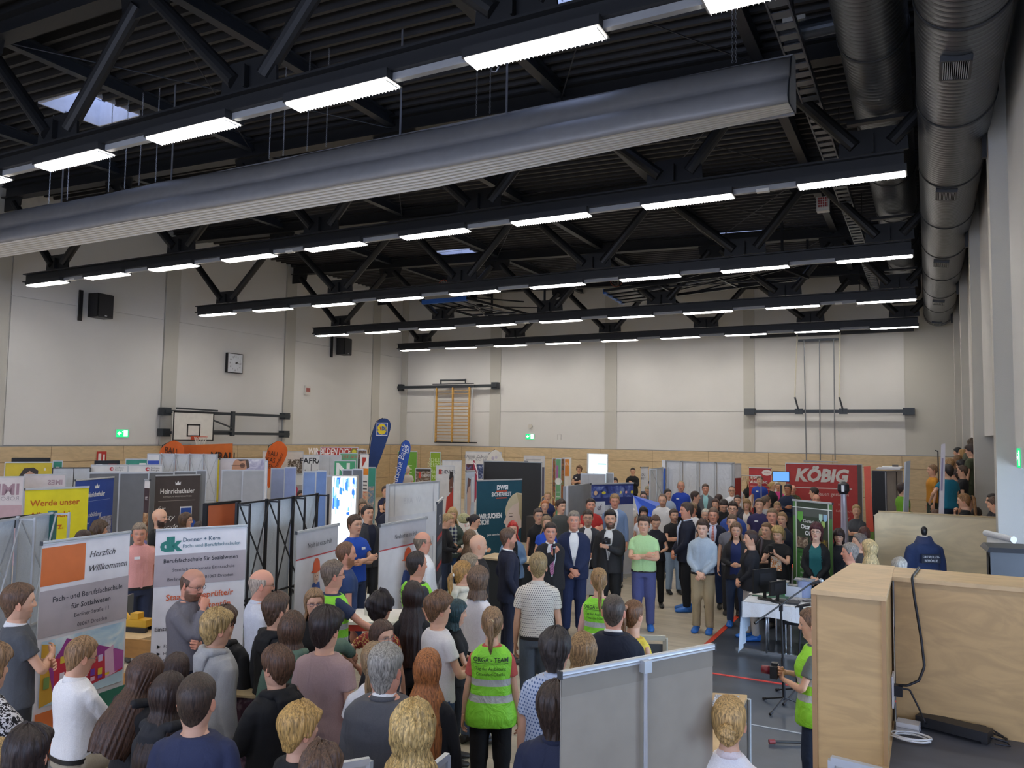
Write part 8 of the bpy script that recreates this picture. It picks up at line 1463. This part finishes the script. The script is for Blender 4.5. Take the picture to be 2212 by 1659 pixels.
ym,_=yz(500,915,X1);m=MB();m.bb((X1,ym-.07,zc_-.1),(X1+.12,ym+.07,z_up+.1),stl);m.bar((X2-.06,b1-.1,bz1-.25),(X1+.1,ym,zc_+.2),.05,.05,stl);m.bar((X2-.06,b1-.1,zc_+.08),(X1+.1,ym,zc_+.08),.05,.06,stl);m.bar((X2-.1,b0+.2,z_up+.12),(X1,b0+2.3,z_up+.10),.05,.06,stl);m.bar((X2-.06,b0+.3,bz1-.1),(X2-.06,b1-.3,bz1-.1),.05,.05,stl);m.bar((X1,b0+.5,z_up),(X2-.06,b0+.5,bz1-.1),.05,.05,stl);m.bar((X1,b1-.4,zc_),(X2-.05,b1-.4,zc_),.05,.05,stl);m.build('swing_arm',parent=t)
def xz(px,py,Y=YB):q=at(px,py,Y=Y);return float(q[0]),float(q[2])
Y1=YB-.35;t=empty('wall_bars',(0,0,0),label='wooden climbing wall bars hanging from a steel rail on the back wall',cat='wall bars')
x0,z0=xz(858,836,Y1);x1,z1=xz(1073,833,Y1);m=MB();m.bb((x0,Y1-.05,z1-.07),(x1,Y1+.05,z1+.07),stl)
for x in(x0+.1,x1-.15):m.bb((x-.16,Y1,z1-.17),(x+.16,YB-.07,z1+.17),stl)
m.build('wall_rail',parent=t);a0,zt=xz(934,838,Y1-.1);a1,zb=xz(1024,956,Y1-.1);c0,_=xz(944,838,Y1-.1);c1,_=xz(1015,838,Y1-.1)
m=MB();m.bb((a0,Y1-.16,zt-.02),(a1,Y1-.06,zt+.10),stl);m.bb((a0+.05,Y1-.18,zt+.16),(a1-.05,Y1-.12,zt+.20),stl);m.tube([(a0+.5,Y1-.15,zt+.36),(a1-.5,Y1-.15,zt+.36)],.05,stl,10);m.bb((a0+.5,Y1-.16,zt+.2),(a0+.56,Y1-.12,zt+.4),stl);m.bb((a1-.56,Y1-.16,zt+.2),(a1-.50,Y1-.12,zt+.42),stl);m.bb((c0-.05,Y1-.16,zb-.04),(a1+.15,Y1-.08,zb+.02),blkm);m.build('carriage',parent=t)
wd=mat('c89a50',.5,kind='wood');m=MB()
for x in(c0,(c0+c1)/2,c1):m.bb((x-.035,Y1-.17,zb),(x+.035,Y1-.08,zt),wd)
m.build('side_rails',parent=t);m=MB()
for z in[zt-.16,zt-.32,zt-.75]+list(np.arange(zt-.95,zb+.05,-.155)):m.tube([(c0,Y1-.13,z),(c1,Y1-.13,z)],.017,wd,8)
m.build('bars',parent=t);m=MB();m.tube([(a0+.12,Y1-.12,zb),(a0+.12,Y1-.12,zt)],.014,alu,8);m.build('guide_rod',parent=t);m=MB();m.tube([(a1-.14,Y1-.12,zb),(a1-.14,Y1-.12,zt)],.014,alu,8);m.build('guide_rod',parent=t);m=MB();m.bb((a0+.2,Y1-.12,zb+.1),(a0+.26,Y1-.10,zb+1.2),mat('d8d8d8',.4));m.build('side_plate',parent=t)
t=empty('horizontal_bar_rig',(0,0,0),label='steel rail with hanging poles on the right part of the back wall',cat='gym rig')
x0,z0=xz(1611,889,Y1);x1,_=xz(1976,889,Y1);m=MB();m.bb((x0,Y1-.04,z0-.06),(x1,Y1+.04,z0+.06),stl)
for x in(x0+.15,x1-.2):m.bb((x-.2,Y1-.06,z0-.13),(x+.2,YB-.05,z0+.13),stl)
m.build('lower_rail',parent=t);_,z9=xz(1765,722,Y1);xa,_=xz(1620,722,Y1);xb,_=xz(1975,722,Y1);m=MB();m.bb((xa,Y1-.04,z9-.05),(xb,Y1+.04,z9+.08),blk2);m.build('upper_rail',parent=t)
_,z8=xz(1765,735,Y1);p0,_=xz(1722,735,Y1);p1,_=xz(1815,735,Y1);m=MB();m.bb((p0+.05,Y1-.12,z8-.05),(p1-.05,Y1-.04,z8+.05),stl);m.build('cross_bar',parent=t)
for pt_,pb_ in((1737,1742),(1770,1772),(1801,1804)):
 xa,_=xz(pt_,740,Y1-.1);xb,zb=xz(pb_,994,Y1-.1);m=MB();m.tube([(xa,Y1-.12,z8),(xb,Y1-.12,zb)],.022,mat('8a8e92',.35,.5),8);m.build('hanging_pole',parent=t)
xa,zb=xz(1736,996,Y1-.1);xb,_=xz(1810,996,Y1-.1);m=MB();m.bb((xa,Y1-.14,zb-.02),(xb,Y1-.10,zb+.02),mat('8a8e92',.35,.5));m.build('bottom_bar',parent=t)
for ptx,pbx in((1722,1717),(1815,1813)):
 xa,za=xz(ptx,740,Y1-.1);xb,zb=xz(pbx,858,Y1-.1);xc,_=xz(pbx+9,889,Y1);m=MB();m.tube([(xa,Y1-.1,z9),(xb,Y1-.12,zb)],.024,mat('d2cdb8',.4),8);m.bar((xb,Y1-.12,zb),(xc,Y1-.06,z0),.07,.05,stl);m.box((xc,Y1-.05,z0),(.3,.1,.22),stl);m.build('swing_strut',parent=t)
for px,py,lab in((201,665,'black loudspeaker high on the left wall, nearer one'),(729,751,'black loudspeaker high on the left wall, farther one')):
 y,z=yz(px,py);t=empty('wall_loudspeaker',(XL+.05,y,z),0,lab,'loudspeaker');m=MB();m.bb((0,-.55,-.5),(.06,-.43,.5),blkm);m.build('bracket',parent=t);m=MB();m.box((.32,.02,.03),(.42,.62,.78),blkm,rotz(.12));m.build('cabinet',parent=t);m=MB();m.box((.55,.05,.03),(.02,.56,.72),mat('232326',.7),rotz(.12));m.box((.56,.05,-.30),(.02,.08,.03),mat('b8b8bc',.4),rotz(.12));m.build('grille',parent=t)
y,z=yz(502,785);t=empty('wall_clock',(XL+.04,y,z),0,'square black-framed wall clock on the left wall','clock');s_=.36;m=MB();m.bb((0,-s_-.03,-s_-.03),(.12,s_+.03,s_+.03),blkm);m.build('frame',parent=t);m=MB();m.bb((.12,-s_,-s_),(.125,s_,s_),mat('d2d6dc',.15));m.build('dial',parent=t);m=MB()
for i in range(12):
 a=PI/2-i*PI/6;V,F=text_geo(str(i or 12),.11);m.add([(.128,(.27*math.cos(a)+q[0]),.27*math.sin(a)-.04+q[1]) for q in V],F,mat('3a3a3e',.5))
m.build('numerals',parent=t);m=MB();m.bar((.132,0,0),(.132,.24,-.02),.01,.025,blkm);m.bar((.134,0,0),(.134,.13,.05),.01,.035,blkm);m.build('hands',parent=t)
for k,(loc,rz,lab) in enumerate((((XL+.06,*yz(262,936)),PI/2,'green lit emergency exit sign on the left wall'),((xz(1146,943)[0],YB-.06,xz(1146,943)[1]),0,'green lit emergency exit sign on the back wall'),((1.08,12.6,float(at(2206,990,X=1.08)[2])),-PI/2,'green lit emergency exit sign at the right picture edge'))):
 t=empty('exit_sign',tuple(float(q) for q in loc),rz,lab,'exit sign');m=MB();m.bb((-.24,0,-.14),(.24,.04,.14),mat('d8dcd8',.5));m.build('case',parent=t);m=MB();m.quad((-.23,-.006,-.13),(.23,-.006,-.13),(.23,-.006,.13),(-.23,-.006,.13),emis('1fae66',1.1,'exit_green'));m.build('lit_face',parent=t)
 m=MB();wg=emis('e8fff0',1.4,'exit_white');m.quad((.04,-.010,-.10),(.19,-.010,-.10),(.19,-.010,.10),(.04,-.010,.10),wg);m.add([(-.20,-.01,.0),(-.12,-.01,.07),(-.12,-.01,.02),(-.04,-.01,.02),(-.04,-.01,-.02),(-.12,-.01,-.02),(-.12,-.01,-.07)],[(0,6,5,4,3,2,1)],wg)
 m.tube([(.0,-.012,.06),(.0,-.011,.061)],.018,wg,8);m.build('pictogram',parent=t)
y,z=yz(214,988);t=empty('fire_hose_sign',(XL+.13,y,z),PI/2,'red and white fire equipment sign on the plywood wall','sign');m=MB();m.bb((-.17,0,-.2),(.17,.01,.2),mat('b8342c',.5));m.build('plate',parent=t);m=MB();m.bb((-.12,-.008,-.13),(-.02,-.002,.13),mat('e8e0dc',.5));m.bb((.05,-.008,-.13),(.11,-.002,.1),mat('e8e0dc',.5));m.build('symbols',parent=t)
y,z=yz(661,843);t=empty('alarm_sounder',(XL+.04,y,z),0,'small red and white alarm box on the left wall','alarm');m=MB();m.bb((0,-.16,-.2),(.08,.16,.2),mat('d8d4cc',.5));m.build('case',parent=t);m=MB();m.bb((.08,-.12,-.08),(.10,.12,.1),mat('a8605a',.5));m.build('red_cover',parent=t)
x,z=xz(1147,921);m=MB();m.tube([(x,YB-.02,z),(x,YB-.14,z)],.10,mat('cfcabf',.5),16);tag(m.build('wall_sounder'),'small round white device above the exit sign on the back wall','alarm')
x,z=xz(1209,944);m=MB()
for lo,hi in(((x-.09,z-.12),(x-.085,z+.12)),((x+.085,z-.12),(x+.09,z+.12)),((x-.09,z+.115),(x+.09,z+.12))):m.bb((lo[0],YB-.045,lo[1]),(hi[0],YB-.03,hi[1]),mat('b0aca4',.6))
tag(m.build('wall_hatch'),'faint square hatch in the back wall','hatch')
def hoop(pts,z,zb,lab,blue_to,rimpx,fl):
 """pts: four pixel corners of the folded frame in the plane of height z"""
 P=[at(*p,Z=z) for p in pts];c=sum(P)/4;t=empty('folded_basketball_hoop',tuple(c),0,lab,'basketball hoop');P=[p-c for p in P];bm=mat('1c1f24',.4)
 m=MB()
 for i in range(4):m.bar(P[i],P[(i+1)%4],.09,.09,bm)
 for q in(.33,.66):m.bar(P[0]*(1-q)+P[3]*q,P[1]*(1-q)+P[2]*q,.06,.06,bm)
 m.build('main_frame',parent=t);m=MB();up=np.array((0,0,.45))
 for a,b in((0,3),(1,2)):m.bar(P[a]*.9+P[b]*.1+up*.2,P[a]*.3+P[b]*.7+up,.05,.05,bm);m.bar(P[a]*.6+P[b]*.4,P[b]+up,.04,.04,bm)
 m.bar(P[0],P[2],.045,.045,bm);m.bar(P[1],P[3],.045,.045,bm);m.bar(P[0]*.5+P[1]*.5,P[2]*.5+P[3]*.5+up*.5,.05,.05,mat('8a8e94',.4,.5));m.build('folding_struts',parent=t)
 for a in(2,3):m=MB();m.bar(P[a]+np.array((0,0,.0)),P[a]+np.array((0,0,CEIL(c[0])-z-.3)),.07,.07,bm);m.build('hanger',parent=t)
 e0,e1=P[0],P[1];dv=(P[3]-P[0]);dv/=np.linalg.norm(dv);m=MB();m.add([e0+np.array((0,0,-.05)),e1+np.array((0,0,-.05)),e1+dv*1.05+np.array((0,0,-.03)),e0+dv*1.05+np.array((0,0,-.03)),e0+np.array((0,0,.0)),e1,e1+dv*1.05,e0+dv*1.05],[(3,2,1,0),(4,5,6,7),(0,1,5,4),(2,3,7,6)],mat('9a9ea2',.3));
 for q in(.12,.37,.63,.88):m.bar(e0*(1-q)+e1*q+np.array((0,0,-.09)),e0*(1-q)+e1*q+dv*1.3+np.array((0,0,-.09)),.04,.04,bm);m.build('backboard',parent=t)
 m=MB();m.bar(e0+np.array((0,0,-.02)),e1+np.array((0,0,-.02)),.12,.16,mat('2a62b8',.5));m.build('blue_padding',parent=t)
 r=at(*rimpx,Z=z+.5)-c;m=MB();q=[(r[0]+.23*math.cos(a),r[1]+.1*math.sin(a)*0,r[2]+.23*math.sin(a)+.0) for a in np.linspace(0,2*PI,25)];m.tube(q,.012,mat('b05034',.4),8,cap=False);m.build('rim',parent=t)
 m=MB()
 for i in range(12):
  a=i*PI/6;m.tube([(r[0]+.23*math.cos(a),r[1],r[2]+.23*math.sin(a)),(r[0]+.1*math.cos(a+.5),r[1]+.2,r[2]+.1*math.sin(a+.5)-.1),(r[0]+.12*math.cos(a+.9),r[1]+.35,r[2]-.22)],.005,mat('c8b8a8',.6),4)
 m.build('net',parent=t)
hoop([(913,652),(1008,644),(1176,688),(1062,694)],8.0,8,'folded basketball hoop under the roof, left one with long blue pad',0,(958,618),1)
hoop([(1306,628),(1346,652),(1745,600),(1690,578)],8.1,8,'folded basketball hoop under the roof, right one',0,(1332,605),1)
P0=at(805,440,Z=8.4)
